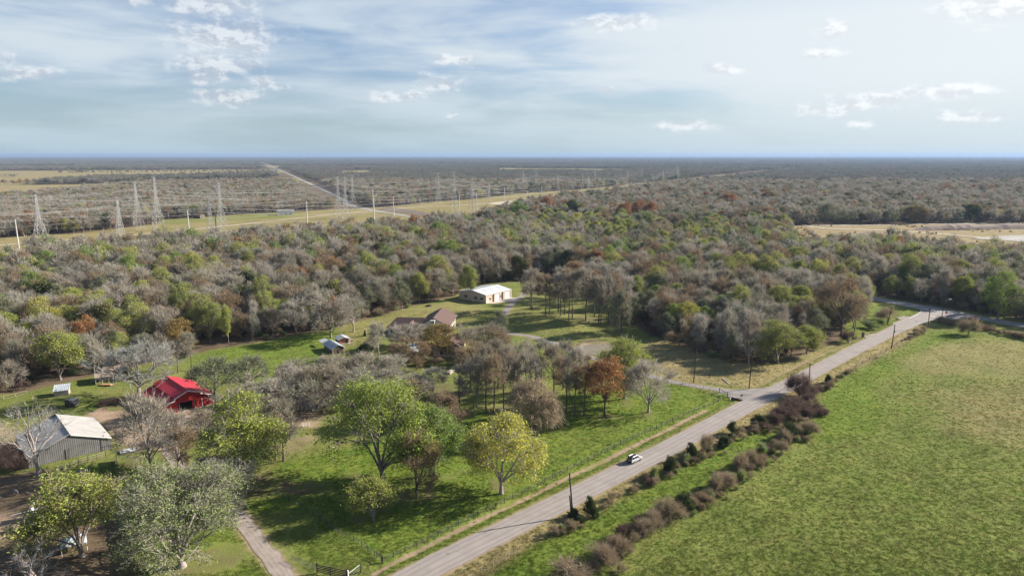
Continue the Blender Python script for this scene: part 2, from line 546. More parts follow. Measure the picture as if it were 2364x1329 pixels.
for u_, v_, r_ in ((884, 1108, 9), (1003, 1096, 5), (962, 1147, 5), (1157, 1138, 5), (862, 1200, 4), (420, 1308, 9), (566, 1114, 7), (1237, 1003, 6), (1396, 962, 4), (1442, 918, 5), (1497, 950, 4), (345, 1086, 6), (700, 1130, 6), (640, 1160, 6), (1100, 945, 7), (1150, 950, 7), (1190, 930, 6), (1310, 955, 7), (1000, 910, 9), (1080, 900, 8), (1180, 900, 8), (1300, 735, 8), (1350, 735, 8), (1260, 725, 7), (1400, 745, 6)):
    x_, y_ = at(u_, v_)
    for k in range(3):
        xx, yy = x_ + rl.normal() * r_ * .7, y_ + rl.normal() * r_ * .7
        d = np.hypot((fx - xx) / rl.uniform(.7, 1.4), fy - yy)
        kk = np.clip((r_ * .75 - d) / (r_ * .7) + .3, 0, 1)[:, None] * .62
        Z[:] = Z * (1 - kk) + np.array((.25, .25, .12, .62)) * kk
for P, v in ((POND, (.1, .35, .8, .1)), (MUD, (.05, .1, .8, .4))):
    s = line_dist(P, fx, fy, True)
    k = np.where(inside(P, fx, fy), 1, np.clip(1 - (s - 1) / 3, 0, 1))[:, None]
    Z[:] = Z * (1 - k) + np.array(v) * k
for L, w in ((ROAD, 3.7), (HWY, 5), (DRIVE, 1.9), (LDRIVE, 2.2)):
    lay_line(L, w + .5, .5, (.1, .5, .6, 0))

gm = bpy.data.materials.new('grass and earth')
gm.use_nodes = True
N = NT(gm.node_tree)
pos = N.n('ShaderNodeTexCoord').outputs['Object']
zn = N.n('ShaderNodeAttribute', attribute_name='zone')
zs = N.n('ShaderNodeSeparateColor', {0: zn.outputs['Color']})
big = N.noise(pos, 0.035, 4.0, 0.6)
mid = N.noise(pos, 0.16, 5.0, 0.62)
mid2 = N.noise(N.vmath('ADD', pos, (310.0, 170.0, 0.0)).outputs[0], 0.23, 5.0, 0.62)
fine = N.noise(pos, 1.3, 4.0, 0.65)
tuft = N.noise(pos, 2.6, 3.0, 0.7)


def weight(sock, nz, amp, soft_=.22):
    return N.step(N.math('ADD', sock, N.math('MULTIPLY', N.math('SUBTRACT', nz, .5), amp)), .5 - soft_, .5 + soft_)


w_l = weight(zs.outputs[0], N.math('ADD', N.math('MULTIPLY', big, .45), N.math('MULTIPLY', mid, .55)), 1.1, .38)
w_d = weight(zs.outputs[1], N.math('ADD', N.math('MULTIPLY', big, .62), N.math('MULTIPLY', mid2, .38)), 1.9, .42)
w_e = weight(zs.outputs[2], mid, 1.0)
w_f = weight(zn.outputs['Alpha'], mid2, .9)
grass = N.mix(N.step(big, .35, .65), (0.125, 0.150, 0.038), (0.170, 0.170, 0.055))
lush = N.mix(N.step(mid2, .3, .7), (0.100, 0.165, 0.022), (0.165, 0.200, 0.034))
dry = N.mix(N.step(mid, .3, .7), (0.24, 0.19, 0.080), (0.30, 0.245, 0.125))
earth = N.mix(N.step(mid2, .3, .7), (0.27, 0.185, 0.125), (0.35, 0.26, 0.185))
litter = N.mix(N.step(mid, .3, .7), (0.105, 0.075, 0.048), (0.155, 0.112, 0.075))
c = N.mix(w_d, grass, dry)
c = N.mix(w_l, c, lush)
c = N.mix(w_e, c, earth)
c = N.mix(w_f, c, litter)
c = N.mix(N.step(fine, .3, .75, 0.0, .28), c, N.mix(.5, c, (0.19, 0.16, 0.07)))
spk = N.math('ADD', .70, N.math('MULTIPLY', tuft, .60))
c = N.mix(1.0, c, N.n('ShaderNodeCombineColor', {0: spk, 1: spk, 2: spk}).outputs[0], 'MULTIPLY')
b = N.n('ShaderNodeBsdfPrincipled', {'Base Color': c, 'Roughness': 1.0, 'Specular IOR Level': 0.05})
bh = N.math('ADD', N.math('MULTIPLY', fine, .6), N.math('MULTIPLY', tuft, .4))
bp = N.n('ShaderNodeBump', {'Strength': 0.42, 'Distance': 0.28, 'Height': bh})
N.set(b.inputs['Normal'], bp.outputs[0])
o = N.n('ShaderNodeOutputMaterial')
N.t.links.new(b.outputs[0], o.inputs[0])

me = new_mesh('ground', np.stack([fx, fy, fz], -1), quads, [gm], smooth=True)
ca = me.color_attributes.new('zone', 'FLOAT_COLOR', 'POINT')
ca.data.foreach_set('color', Z.astype(np.float32).ravel())
tag(link('ground', me), kind='structure')


# ------------------------------------------------------------------ roads and tracks
def resample(P, step):
    P = np.array(P, float)
    out = [P[0]]
    for i in range(len(P) - 1):
        p0 = P[max(i - 1, 0)]
        p1, p2 = P[i], P[i + 1]
        p3 = P[min(i + 2, len(P) - 1)]
        n = max(1, int(np.linalg.norm(p2 - p1) / step))
        for k in range(1, n + 1):
            t = k / n
            out.append(.5 * ((2 * p1) + (p2 - p0) * t + (2 * p0 - 5 * p1 + 4 * p2 - p3) * t * t + (3 * p1 - p0 - 3 * p2 + p3) * t ** 3))
    return np.array(out)


def strip(name, P, half, z, m, step=4.0, ragged=0.0, seed=1, thick=0.0, smooth_line=True):
    P = resample(P, step) if smooth_line else np.array(P, float)
    T = np.gradient(P, axis=0)
    T /= np.linalg.norm(T, axis=1)[:, None] + 1e-9
    Nn = np.stack([-T[:, 1], T[:, 0]], -1)
    rg = np.random.default_rng(seed)
    cols = [-1, -.5, 0, .5, 1]
    V = []
    for i, p in enumerate(P):
        hl = half + rg.normal() * ragged
        hr = half + rg.normal() * ragged
        for c_ in cols:
            q = p + Nn[i] * c_ * (hl if c_ > 0 else hr)
            V.append((q[0], q[1], z + .06 * half / 3.5 * (1 - abs(c_)) ))
        
    k = len(cols)
    F = [(i * k + j, (i + 1) * k + j, (i + 1) * k + j + 1, i * k + j + 1) for i in range(len(P) - 1) for j in range(k - 1)]
    F = [f[::-1] for f in F]
    me = new_mesh(name, V, F, [m], smooth=True)
    a = me.attributes.new('across', 'FLOAT', 'POINT')
    a.data.foreach_set('value', np.tile(np.array(cols, np.float32), len(P)))
    return tag(link(name, me), kind='structure')


def wear(m, dark, edge, amt):
    """wheel tracks and a gravelly edge on a road material"""
    n = NT.__new__(NT)
    n.t = m.node_tree
    b_ = next(x for x in n.t.nodes if x.type == 'BSDF_PRINCIPLED')
    src = b_.inputs['Base Color'].links[0].from_socket
    ac = n.math('ABSOLUTE', n.n('ShaderNodeAttribute', attribute_name='across').outputs['Fac'])
    pos_ = n.n('ShaderNodeTexCoord').outputs['Object']
    nz = n.math('SUBTRACT', n.noise(pos_, .35, 4), .5)
    t1 = n.math('SUBTRACT', 1.0, n.math('DIVIDE', n.math('ABSOLUTE', n.math('SUBTRACT', ac, .26)), .13), clamp=True)
    t2 = n.math('SUBTRACT', 1.0, n.math('DIVIDE', n.math('ABSOLUTE', n.math('SUBTRACT', ac, .68)), .13), clamp=True)
    tr = n.math('MULTIPLY', n.math('ADD', n.math('MAXIMUM', t1, t2), nz), amt, clamp=True)
    c_ = n.mix(tr, src, dark)
    e_ = n.step(n.math('ADD', ac, n.math('MULTIPLY', nz, .3)), .86, 1.0, 0.0, .8)
    c_ = n.mix(e_, c_, edge)
    blot = n.step(n.noise(pos_, .09, 5, .65), .58, .72, 0.0, .35)
    c_ = n.mix(blot, c_, dark)
    n.t.links.new(c_, b_.inputs['Base Color'])
    return m


m_road = mat('worn chip seal', (0.255, 0.222, 0.20), (0.30, 0.265, 0.238), .25, .95, bump=.15, bscale=9)
m_hwy = mat('pale grey asphalt', (0.28, 0.265, 0.25), (0.34, 0.325, 0.31), .2, .95, bump=.1, bscale=9)
m_gravel = mat('grey gravel', (0.17, 0.15, 0.14), (0.26, 0.235, 0.215), .5, .95, bump=.5, bscale=5)
m_lane = mat('dusty farm lane', (0.22, 0.18, 0.15), (0.31, 0.26, 0.22), .5, .95, bump=.4, bscale=5)
m_white = mat('white road paint', (0.78, 0.78, 0.76), (0.62, 0.62, 0.6), 1.5, .8)
m_yellow = mat('faded yellow paint', (0.55, 0.42, 0.12), (0.42, 0.36, 0.2), 1.0, .8)
m_tar = mat('dark tar', (0.19, 0.165, 0.15), (0.24, 0.21, 0.19), 1, .8)
wear(m_road, (0.185, 0.163, 0.148), (0.22, 0.175, 0.13), .6)
wear(m_hwy, (0.24, 0.228, 0.215), (0.25, 0.21, 0.17), .6)
wear(m_gravel, (0.27, 0.245, 0.225), (0.15, 0.14, 0.10), .8)
wear(m_lane, (0.32, 0.27, 0.23), (0.19, 0.16, 0.12), .8)
strip('road', ROAD, 3.55, .012, m_road, ragged=.09)
strip('highway', HWY, 4.9, .024, m_hwy, step=12, ragged=.08)
strip('driveway', DRIVE, 1.6, .006, m_gravel, step=2.5, ragged=.22, seed=4)
strip('farm_lane', LDRIVE, 1.9, .006, m_lane, step=2.5, ragged=.22, seed=5)
# throats of the junctions
def sheet(name, P, z, m):
    n = len(P)
    return tag(link(name, new_mesh(name, [(x, y, z) for x, y in P], [tuple(range(n))], [m])), kind='structure')


sheet('driveway_mouth', [at(*p) for p in ((1752, 896), (1700, 899), (1655, 898), (1660, 911), (1705, 921), (1722, 923), (1735, 916), (1752, 914), (1772, 907), (1790, 897), (1770, 894))][::-1], .016, m_gravel)
sheet('junction', [at(*p) for p in ((2060, 745), (2100, 732), (2122, 722), (2126, 716), (2118, 711), (2095, 707), (2075, 703), (2139, 704), (2206, 718), (2260, 735), (2206, 737), (2173, 736), (2150, 740), (2120, 750), (2080, 768))][::-1], .030, m_road)


def paint(name, pts, half, z, m, dash=None, step=3.0):
    P = resample(pts, step)
    V, F = [], []
    T = np.gradient(P, axis=0)
    T /= np.linalg.norm(T, axis=1)[:, None] + 1e-9
    for i, p in enumerate(P):
        n_ = np.array([-T[i, 1], T[i, 0]])
        V += [(*(p + n_ * half), z), (*(p - n_ * half), z)]
    for i in range(len(P) - 1):
        if dash is None or (i // dash) % 2 == 0:
            F.append((2 * i, 2 * i + 1, 2 * i + 3, 2 * i + 2))
    return tag(link(name, new_mesh(name, V, F, [m])), kind='structure')


paint('edge_line', [at(*p) for p in ((2098, 735), (2116, 727), (2126, 718), (2119, 711.5), (2095, 707.3), (2074, 703.6))], .11, .045, m_white)
paint('edge_line', [at(*p) for p in ((2118, 748), (2140, 741), (2165, 735.5), (2190, 735), (2215, 736.5))], .11, .045, m_white)
paint('stop_line', [at(*p) for p in ((2147, 728.5), (2158, 731), (2170, 733.5))], .22, .045, m_white)
hw = resample(HWY[:6], 6)
Tn = np.gradient(hw, axis=0)
Tn /= np.linalg.norm(Tn, axis=1)[:, None]
Nn = np.stack([-Tn[:, 1], Tn[:, 0]], -1)
paint('edge_line', hw + Nn * 4.35, .1, .096, m_white, step=6)
paint('edge_line', (hw - Nn * 4.35)[14:], .1, .096, m_white, step=6)
paint('centre_line', hw[14:], .09, .140, m_yellow, step=6)
# patches and cracks in the road
for (u, v), L_, w_ in (((1035, 1277), .9, .25), ((1056, 1271), .8, .22), ((1281, 1147), .5, .2), ((1517, 1038), .4, .2), ((1655, 962), .5, .2)):
    x, y = at(u, v)
    mb = MB()
    P = [(x + math.cos(a) * L_ * (.8 + .3 * math.sin(3 * a + u)) * .7, y + math.sin(a) * w_ * (1 + .3 * math.cos(2 * a + v))) for a in np.linspace(0, 2 * math.pi, 10)[:-1]]
    link('road_patch', new_mesh('road_patch', [(p[0], p[1], .08) for p in P], [tuple(range(len(P)))], [m_tar]))['kind'] = 'structure'
# sandy tracks in the power corridor and the sand pit
m_sand = mat('pale sand', (0.40, 0.335, 0.25), (0.47, 0.40, 0.31), .05, .95)
strip('sand_track', [at(*p) for p in ((-300, 606), (0, 566.5), (250, 548), (521, 522), (650, 508), (772, 494.5), (830, 489), (868, 486.5))], 3.0, .15, m_sand, step=20, ragged=.3)
strip('sand_track', [at(*p) for p in ((905, 482), (980, 477.5), (1054, 474.5), (1138, 468), (1200, 461), (1300, 452), (1400, 440.5))], 3.4, .15, m_sand, step=20, ragged=.3)
sheet('gravel_pad', [at(*p) for p in ((1125, 471), (1150, 466.5), (1175, 465), (1192, 466), (1180, 471), (1160, 474))][::-1], .22, m_sand)
sheet('bare_earth', [at(*p) for p in ((868, 483), (900, 479), (960, 486), (1030, 502), (1020, 506), (960, 496))][::-1], .2, mat('fresh dark earth', (.13, .10, .08), (.2, .15, .12), .1))
strip('sand_track', [at(*p) for p in ((1850, 519.5), (1950, 520.5), (2100, 518), (2250, 516), (2500, 514))], 4.5, .2, m_sand, step=12, ragged=.5)
strip('sand_track', [at(*p) for p in ((1865, 522), (1900, 527), (1990, 530), (2080, 534), (2180, 541), (2300, 552), (2420, 563))], 4.0, .25, m_sand, step=12, ragged=.5)
strip('sand_track', [at(*p) for p in ((1180, 465), (1175, 470), (1160, 475))], 3.0, .18, m_sand, step=12)
# spoil bank beside the pit
m_bank = mat('bare clay bank', (0.17, 0.125, 0.10), (0.25, 0.19, 0.15), .08, .95, bump=.6, bscale=.6)
m_bed = mat('pale pit floor', (0.27, 0.25, 0.22), (0.35, 0.325, 0.29), .05, .95)


def bank(name, pts, w, h, m, seed):
    P = resample([at(*p) for p in pts], 6)
    T = np.gradient(P, axis=0)
    T /= np.linalg.norm(T, axis=1)[:, None]
    rg = np.random.default_rng(seed)
    V = []
    cols = np.linspace(-1, 1, 9)
    for i, p in enumerate(P):
        e = min(1, i / 4, (len(P) - 1 - i) / 4)
        hh = h * (.8 + .35 * rg.random()) * e
        for c_ in cols:
            q = p + np.array([-T[i, 1], T[i, 0]]) * w * c_ + rg.normal(size=2) * .25
            V.append((q[0], q[1], -.2 + hh * (1 - abs(c_) ** 2.2) + rg.normal() * .08))
    k = len(cols)
    F = [(i * k + j, i * k + j + 1, (i + 1) * k + j + 1, (i + 1) * k + j) for i in range(len(P) - 1) for j in range(k - 1)]
    return tag(link(name, new_mesh(name, V, F, [m], smooth=False)), kind='structure')


bank('earth_bank', ((2110, 531), (2180, 530), (2280, 528), (2420, 526)), 9, 5.5, m_bank, 3)
bank('earth_bank', ((1950, 541), (2010, 539), (2060, 537)), 5, 2.0, m_bank, 4)
sheet('pit_floor', [at(*p) for p in ((2240, 551), (2300, 545), (2420, 541), (2560, 560), (2420, 560), (2320, 556))][::-1], .3, m_bed)

# ponds
def water_mat(name, c1, c2, rough):
    m = bpy.data.materials.new(name)
    m.use_nodes = True
    n = NT(m.node_tree)
    ps = n.n('ShaderNodeTexCoord').outputs['Object']
    cc = n.mix(n.step(n.noise(ps, .25, 3), .35, .65), c1, c2)
    b_ = n.n('ShaderNodeBsdfPrincipled', {'Base Color': cc, 'Roughness': rough, 'Specular IOR Level': .5})
    n.set(b_.inputs['Normal'], n.n('ShaderNodeBump', {'Strength': .12, 'Distance': .05, 'Height': n.noise(ps, 2.5, 3)}).outputs[0])
    n.t.links.new(b_.outputs[0], n.n('ShaderNodeOutputMaterial').inputs[0])
    return m


def grown(P, d):
    c_ = P.mean(0)
    v = P - c_
    return c_ + v * (1 + d / np.linalg.norm(v, axis=1))[:, None]


sheet('pond_water', grown(POND, 1.0)[::-1], -.45, water_mat('silty pond water', (0.23, 0.20, 0.15), (0.27, 0.24, 0.18), .06))
sheet('muddy_water', grown(MUD, 1.0)[::-1], -.45, water_mat('muddy water', (0.17, 0.105, 0.085), (0.22, 0.125, 0.095), .30))
bank('pond_bank', ((1326, 796), (1340, 789), (1370, 786), (1400, 786), (1418, 791)), 1.9, 1.3, mat('cut clay bank', (.10, .07, .045), (.16, .12, .08), .6, bump=.6), 9)

# ------------------------------------------------------------------ trees: shapes
def unit(v):
    return v / (np.linalg.norm(v, axis=-1, keepdims=True) + 1e-9)


def tubes(P, R, n):
    """P (m,k,3) centre lines, R (m,k) radii -> verts, quads"""
    P, R = np.asarray(P, float), np.asarray(R, float)
    m, k, _ = P.shape
    d = unit(P[:, -1] - P[:, 0])
    ref = np.where(np.abs(d[:, 2:3]) < .9, np.array([[0, 0, 1.0]]), np.array([[1.0, 0, 0]]))
    u = unit(np.cross(d, ref))
    w = np.cross(d, u)
    a = np.arange(n) * 2 * np.pi / n
    ring = u[:, None, None, :] * np.cos(a)[None, None, :, None] + w[:, None, None, :] * np.sin(a)[None, None, :, None]
    V = P[:, :, None, :] + ring * R[:, :, None, None]
    base = (np.arange(m) * k * n)[:, None, None] + (np.arange(k - 1) * n)[None, :, None]
    j = np.arange(n)
    j2 = (j + 1) % n
    F = np.stack([base + j, base + j2, base + n + j2, base + n + j], -1)
    return V.reshape(-1, 3), F.reshape(-1, 4)


def bez(p0, c, p1, k):
    t = np.linspace(0, 1, k)[None, :, None]
    return p0[:, None] * (1 - t) ** 2 + 2 * c[:, None] * t * (1 - t) + p1[:, None] * t * t


def kmeans(P, k, rg, it=4):
    k = min(k, len(P))
    C = P[rg.choice(len(P), k, replace=False)]
    for _ in range(it):
        a = np.argmin(((P[:, None] - C[None]) ** 2).sum(-1), 1)
        for i in range(k):
            if (a == i).any():
                C[i] = P[a == i].mean(0)
    a = np.argmin(((P[:, None] - C[None]) ** 2).sum(-1), 1)
    return C, a


def slivers(p, d, L, w, rg):
    """thin pointed twigs as single triangles"""
    r = unit(np.cross(d, rg.normal(size=d.shape)))
    V = np.stack([p - r * w[:, None], p + r * w[:, None], p + d * L[:, None]], 1).reshape(-1, 3)
    return V, np.arange(len(V)).reshape(-1, 3)


def leaves(p, s, rg, up=.6):
    n_ = unit(rg.normal(size=p.shape) + np.array([0, 0, up]))
    u = unit(np.cross(n_, rg.normal(size=p.shape)))
    w = np.cross(n_, u)
    s = s[:, None]
    V = np.stack([p - u * s, p - w * s * .55 + n_ * s * .15, p + u * s, p + w * s * .55 + n_ * s * .15], 1).reshape(-1, 3)
    return V, np.arange(len(V)).reshape(-1, 4)


def tri(q):
    q = np.asarray(q)
    if q.shape[1] == 3:
        return q
    return np.concatenate([q[:, [0, 1, 2]], q[:, [0, 2, 3]]])


def make_tree(seed, H, R, cb, nl=8, nlimb=6, nsub=24, nclus=200, tw=(6, 4), twl=1.0, tww=.035, leaf=0, leaf_s=.3, leaf_r=.9, leaf_on=1.0,
              r0=.32, droop=0.0, flat=.35, up=.35, stems=1, lobe=.5, pale=False, fork=None):
    """returns (trunk verts, tris), (twig verts, tris), (leaf verts, tris)"""
    rg = np.random.default_rng(seed)
    zb = H * cb
    zc = zb + (H - zb) * (.42 if flat > .2 else .5)
    rz_top, rz_bot = H - zc, (zc - zb)
    # lobes of the crown
    th = rg.random(nl) * 2 * np.pi + np.arange(nl) * 2.4
    zz_ = np.linspace(-.5, .95, nl) + rg.normal(size=nl) * .15
    zz_ = np.clip(zz_, -.75, .98)
    rr = np.sqrt(1 - zz_ ** 2)
    D = np.stack([rr * np.cos(th), rr * np.sin(th), zz_], -1)
    k_ = 1 - lobe
    Cc = D * np.array([R, R, 1]) * k_ * (.62 + .55 * rg.random((nl, 1)))
    Cc[:, 2] = zc + D[:, 2] * k_ * np.where(D[:, 2] > 0, rz_top, rz_bot)
    Lr = lobe * (.62 + .75 * rg.random(nl))
    which = rg.integers(0, nl, nclus)
    dv = unit(rg.normal(size=(nclus, 3)) + D[which] * .9 + np.array([0, 0, up]))
    rad_ = (.45 + .55 * rg.random(nclus) ** .5)[:, None]
    S = np.stack([R * Lr[which], R * Lr[which], (rz_top + rz_bot) * .55 * Lr[which]], -1)
    P = Cc[which] + dv * rad_ * S
    P[:, 2] = np.where(P[:, 2] < zb, zb + rg.random(nclus) * (H - zb) * .25, P[:, 2])
    P[:, 2] = np.minimum(P[:, 2], H * (1 - .02 * rg.random(nclus)))
    Vt, Ft, off = [], [], 0

    def put(v, f):
        nonlocal off
        Vt.append(v)
        Ft.append(tri(f) + off)
        off += len(v)

    ft = (fork if fork else cb * .9) * H
    lean = rg.normal(size=2) * R * .06
    bases = [np.zeros(3)] if stems == 1 else [np.array([math.cos(a), math.sin(a), 0]) * r0 * 1.3 for a in rg.random(stems) * 6.28]
    top = zb + (H - zb) * .55
    stem_pts = []
    for b_ in bases:
        ctr = np.array([lean[0] * 1.0, lean[1], 0]) + (b_ * 4 if stems > 1 else 0)
        zs_ = np.array([-.4, .25, ft * .5, ft, (ft + top) / 2, top])
        rs_ = np.array([r0 * 1.5, r0 * 1.08, r0 * .85, r0 * .7, r0 * .42, r0 * .16]) / (1 if stems == 1 else 1.25)
        pts = np.stack([b_[0] + ctr[0] * (zs_ / max(ft, 1)) ** 1.2 * .8 * np.sign(zs_ + 1) if False else b_[0] + ctr[0] * np.clip(zs_, 0, None) / max(top, 1) + rg.normal(size=6) * .05 * R * np.clip(zs_ / top, 0, 1),
                        b_[1] + ctr[1] * np.clip(zs_, 0, None) / max(top, 1) + rg.normal(size=6) * .05 * R * np.clip(zs_ / top, 0, 1), zs_], -1)
        stem_pts.append(pts)
        put(*tubes(pts[None], rs_[None], 7))
    CL, al = kmeans(P, nlimb, rg)
    limb_node = np.zeros_like(CL)
    st = []
    dirs = []
    for i in range(len(CL)):
        pts = stem_pts[i % len(stem_pts)]
        t = rg.uniform(.75, 1.25)
        z0 = np.clip(ft * t, H * .08, top * .95)
        if CL[i][2] > zc + rz_top * .35:
            z0 = min(ft * 1.35, top)
        x0 = np.interp(z0, pts[:, 2], pts[:, 0])
        y0 = np.interp(z0, pts[:, 2], pts[:, 1])
        st.append((x0, y0, z0))
    st = np.array(st)
    limb_node = st + (CL - st) * .62
    ctl = st * .5 + limb_node * .5 + np.array([0, 0, 1]) * (np.linalg.norm(limb_node - st, axis=1)[:, None] * .10) + rg.normal(size=st.shape) * .25
    ctl[:, :2] = st[:, :2] * .6 + limb_node[:, :2] * .4 + rg.normal(size=(len(st), 2)) * .3
    put(*tubes(bez(st, ctl, limb_node, 5), np.linspace(.5, .27, 5)[None].repeat(len(st), 0) * r0, 5))
    tan_l = unit(limb_node - ctl)
    CS, asub = kmeans(P, nsub, rg)
    li = np.array([np.bincount(al[asub == j], minlength=len(CL)).argmax() if (asub == j).any() else 0 for j in range(len(CS))])
    s0 = limb_node[li]
    back = rg.random(len(CS))[:, None] * .45
    s0 = s0 * (1 - back) + ctl[li] * back * .6 + st[li] * back * .4
    sn = s0 + (CS - s0) * .7
    sc_ = s0 + tan_l[li] * np.linalg.norm(sn - s0, axis=1)[:, None] * .45 + rg.normal(size=s0.shape) * .18
    put(*tubes(bez(s0, sc_, sn, 4), np.linspace(.30, .14, 4)[None].repeat(len(sn), 0) * r0, 4))
    tan_s = unit(sn - sc_)
    b0 = sn[asub] * .75 + sc_[asub] * .25 * np.ones((1, 3))
    L_ = np.linalg.norm(P - b0, axis=1)[:, None]
    bc = b0 + tan_s[asub] * L_ * .4 + rg.normal(size=P.shape) * .15
    if droop:
        P = P - np.array([0, 0, 1]) * droop * rg.random((len(P), 1)) * H * .12
        P[:, 2] = np.maximum(P[:, 2], .3)
    B = bez(b0, bc, P, 4)
    put(*tubes(B[:, :3], np.linspace(.13, .07, 3)[None].repeat(len(P), 0) * r0, 3))
    trunk = (np.concatenate(Vt), np.concatenate(Ft))
    # twigs
    n1_, n2_ = tw
    m = len(P)
    ii = np.repeat(np.arange(m), n1_)
    t = rg.uniform(.45, 1.0, len(ii))[:, None]
    base = b0[ii] * (1 - t) ** 2 + 2 * bc[ii] * t * (1 - t) + P[ii] * t * t
    bd = unit(P - bc)[ii]
    out = unit(base - np.array([0, 0, zb + (H - zb) * .25]))
    dr = unit(bd * .7 + out * .55 + rg.normal(size=base.shape) * .55 + np.array([0, 0, .25 - droop * 1.1]))
    l1 = twl * rg.uniform(.9, 2.1, len(ii))
    V1, F1 = slivers(base, dr, l1, np.full(len(ii), tww * 1.25), rg)
    jj = np.repeat(np.arange(len(ii)), n2_)
    t2 = rg.uniform(.2, .9, len(jj))[:, None]
    base2 = base[jj] + dr[jj] * l1[jj][:, None] * t2
    d2 = unit(dr[jj] * .9 + rg.normal(size=base2.shape) * .38 + np.array([0, 0, .12 - droop * 1.0]))
    l2 = twl * rg.uniform(.45, 1.05, len(jj))
    V2, F2 = slivers(base2, d2, l2, np.full(len(jj), tww * .8), rg)
    twig = (np.concatenate([V1, V2]), np.concatenate([F1, F2 + len(V1)]))
    lf = None
    if leaf:
        sel = np.where(rg.random(m) < leaf_on)[0]
        kk = np.repeat(sel, leaf)
        q = P[kk] + rg.normal(size=(len(kk), 3)) * leaf_r * np.array([1, 1, .7]) * (.5 + .5 * rg.random((len(kk), 1)))
        q[:, 2] -= droop * rg.random(len(kk)) * 1.5
        Vl, Fl = leaves(q, leaf_s * rg.uniform(.6, 1.25, len(kk)), rg)
        lf = (Vl, tri(Fl))
    return trunk, twig, lf


BARK = {'dark': mat('dark bark', (0.085, 0.068, 0.055), (0.14, 0.115, 0.095), 1.2, .95),
        'grey': mat('grey bark', (0.16, 0.135, 0.115), (0.24, 0.205, 0.175), 1.2, .95),
        'pale': mat('pale bark', (0.235, 0.20, 0.17), (0.31, 0.27, 0.235), 1.2, .95)}
TW_GREY = foliage_mat('grey twigs', [(0, (0.353, 0.313, 0.250)), (.3, (0.407, 0.375, 0.319)), (.55, (0.323, 0.269, 0.200)), (.8, (0.278, 0.274, 0.217)), (1, (0.437, 0.391, 0.311))], .25, .5)
TW_BROWN = foliage_mat('brown twigs', [(0, (0.307, 0.235, 0.152)), (.5, (0.353, 0.281, 0.196)), (1, (0.271, 0.203, 0.132))], .25, .5)
TW_PALE = foliage_mat('pale twigs', [(0, (0.350, 0.310, 0.276)), (1, (0.365, 0.374, 0.338))], .25, .4)
TW_DARK = foliage_mat('dark thicket twigs', [(0, (0.127, 0.086, 0.072)), (1, (0.165, 0.116, 0.094))], .35, .5)
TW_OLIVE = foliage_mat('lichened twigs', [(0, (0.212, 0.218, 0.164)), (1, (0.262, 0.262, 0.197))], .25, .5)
TW_FAR_SHADED = foliage_mat('far twigs with gap shade', [(0, (0.232, 0.217, 0.186)), (.5, (0.271, 0.240, 0.202)), (1, (0.194, 0.202, 0.163))], .2, .5)  # darker than near twigs: shade of unresolved gaps put into the colour
LF = {'green': foliage_mat('green leaves', [(0, (0.165, 0.250, 0.050)), (.5, (0.205, 0.285, 0.058)), (1, (0.250, 0.305, 0.062))], .3, .5),
      'yellow': foliage_mat('yellow leaves', [(0, (0.40, 0.40, 0.075)), (.5, (0.46, 0.43, 0.085)), (1, (0.36, 0.39, 0.08))], .3, .5),
      'lime': foliage_mat('lime leaves', [(0, (0.293, 0.332, 0.065)), (.35, (0.358, 0.377, 0.075)), (.7, (0.260, 0.293, 0.072)), (1, (0.416, 0.390, 0.072))], .3, .5),
      'fresh': foliage_mat('fresh young leaves', [(0, (.36, .39, .09)), (.4, (.42, .41, .10)), (.7, (.31, .36, .10)), (1, (.45, .40, .09))], .3, .5),
      'rust': foliage_mat('rusty leaves', [(0, (0.250, 0.165, 0.090)), (.5, (0.215, 0.150, 0.095)), (1, (0.275, 0.175, 0.085))], .2, .5),
      'orange': foliage_mat('orange leaves', [(0, (0.403, 0.195, 0.072)), (1, (0.338, 0.150, 0.065))], .2, .5),
      'oak': foliage_mat('evergreen oak leaves', [(0, (.085, .100, .042)), (.5, (.115, .122, .050)), (1, (.150, .140, .055))], .15, .6),
      'cedar': foliage_mat('dark green juniper leaves', [(0, (.050, .072, .026)), (1, (.082, .105, .036))], .1, .6),
      'olive': foliage_mat('olive leaves', [(0, (0.169, 0.189, 0.078)), (1, (0.215, 0.215, 0.098))], .2, .5),
      'gold': foliage_mat('bronze oak leaves', [(0, (0.273, 0.182, 0.058)), (1, (0.208, 0.163, 0.058))], .2, .5),
      'grey': foliage_mat('grey green leaves', [(0, (.205, .245, .095)), (1, (.25, .27, .115))], .25, .5)}

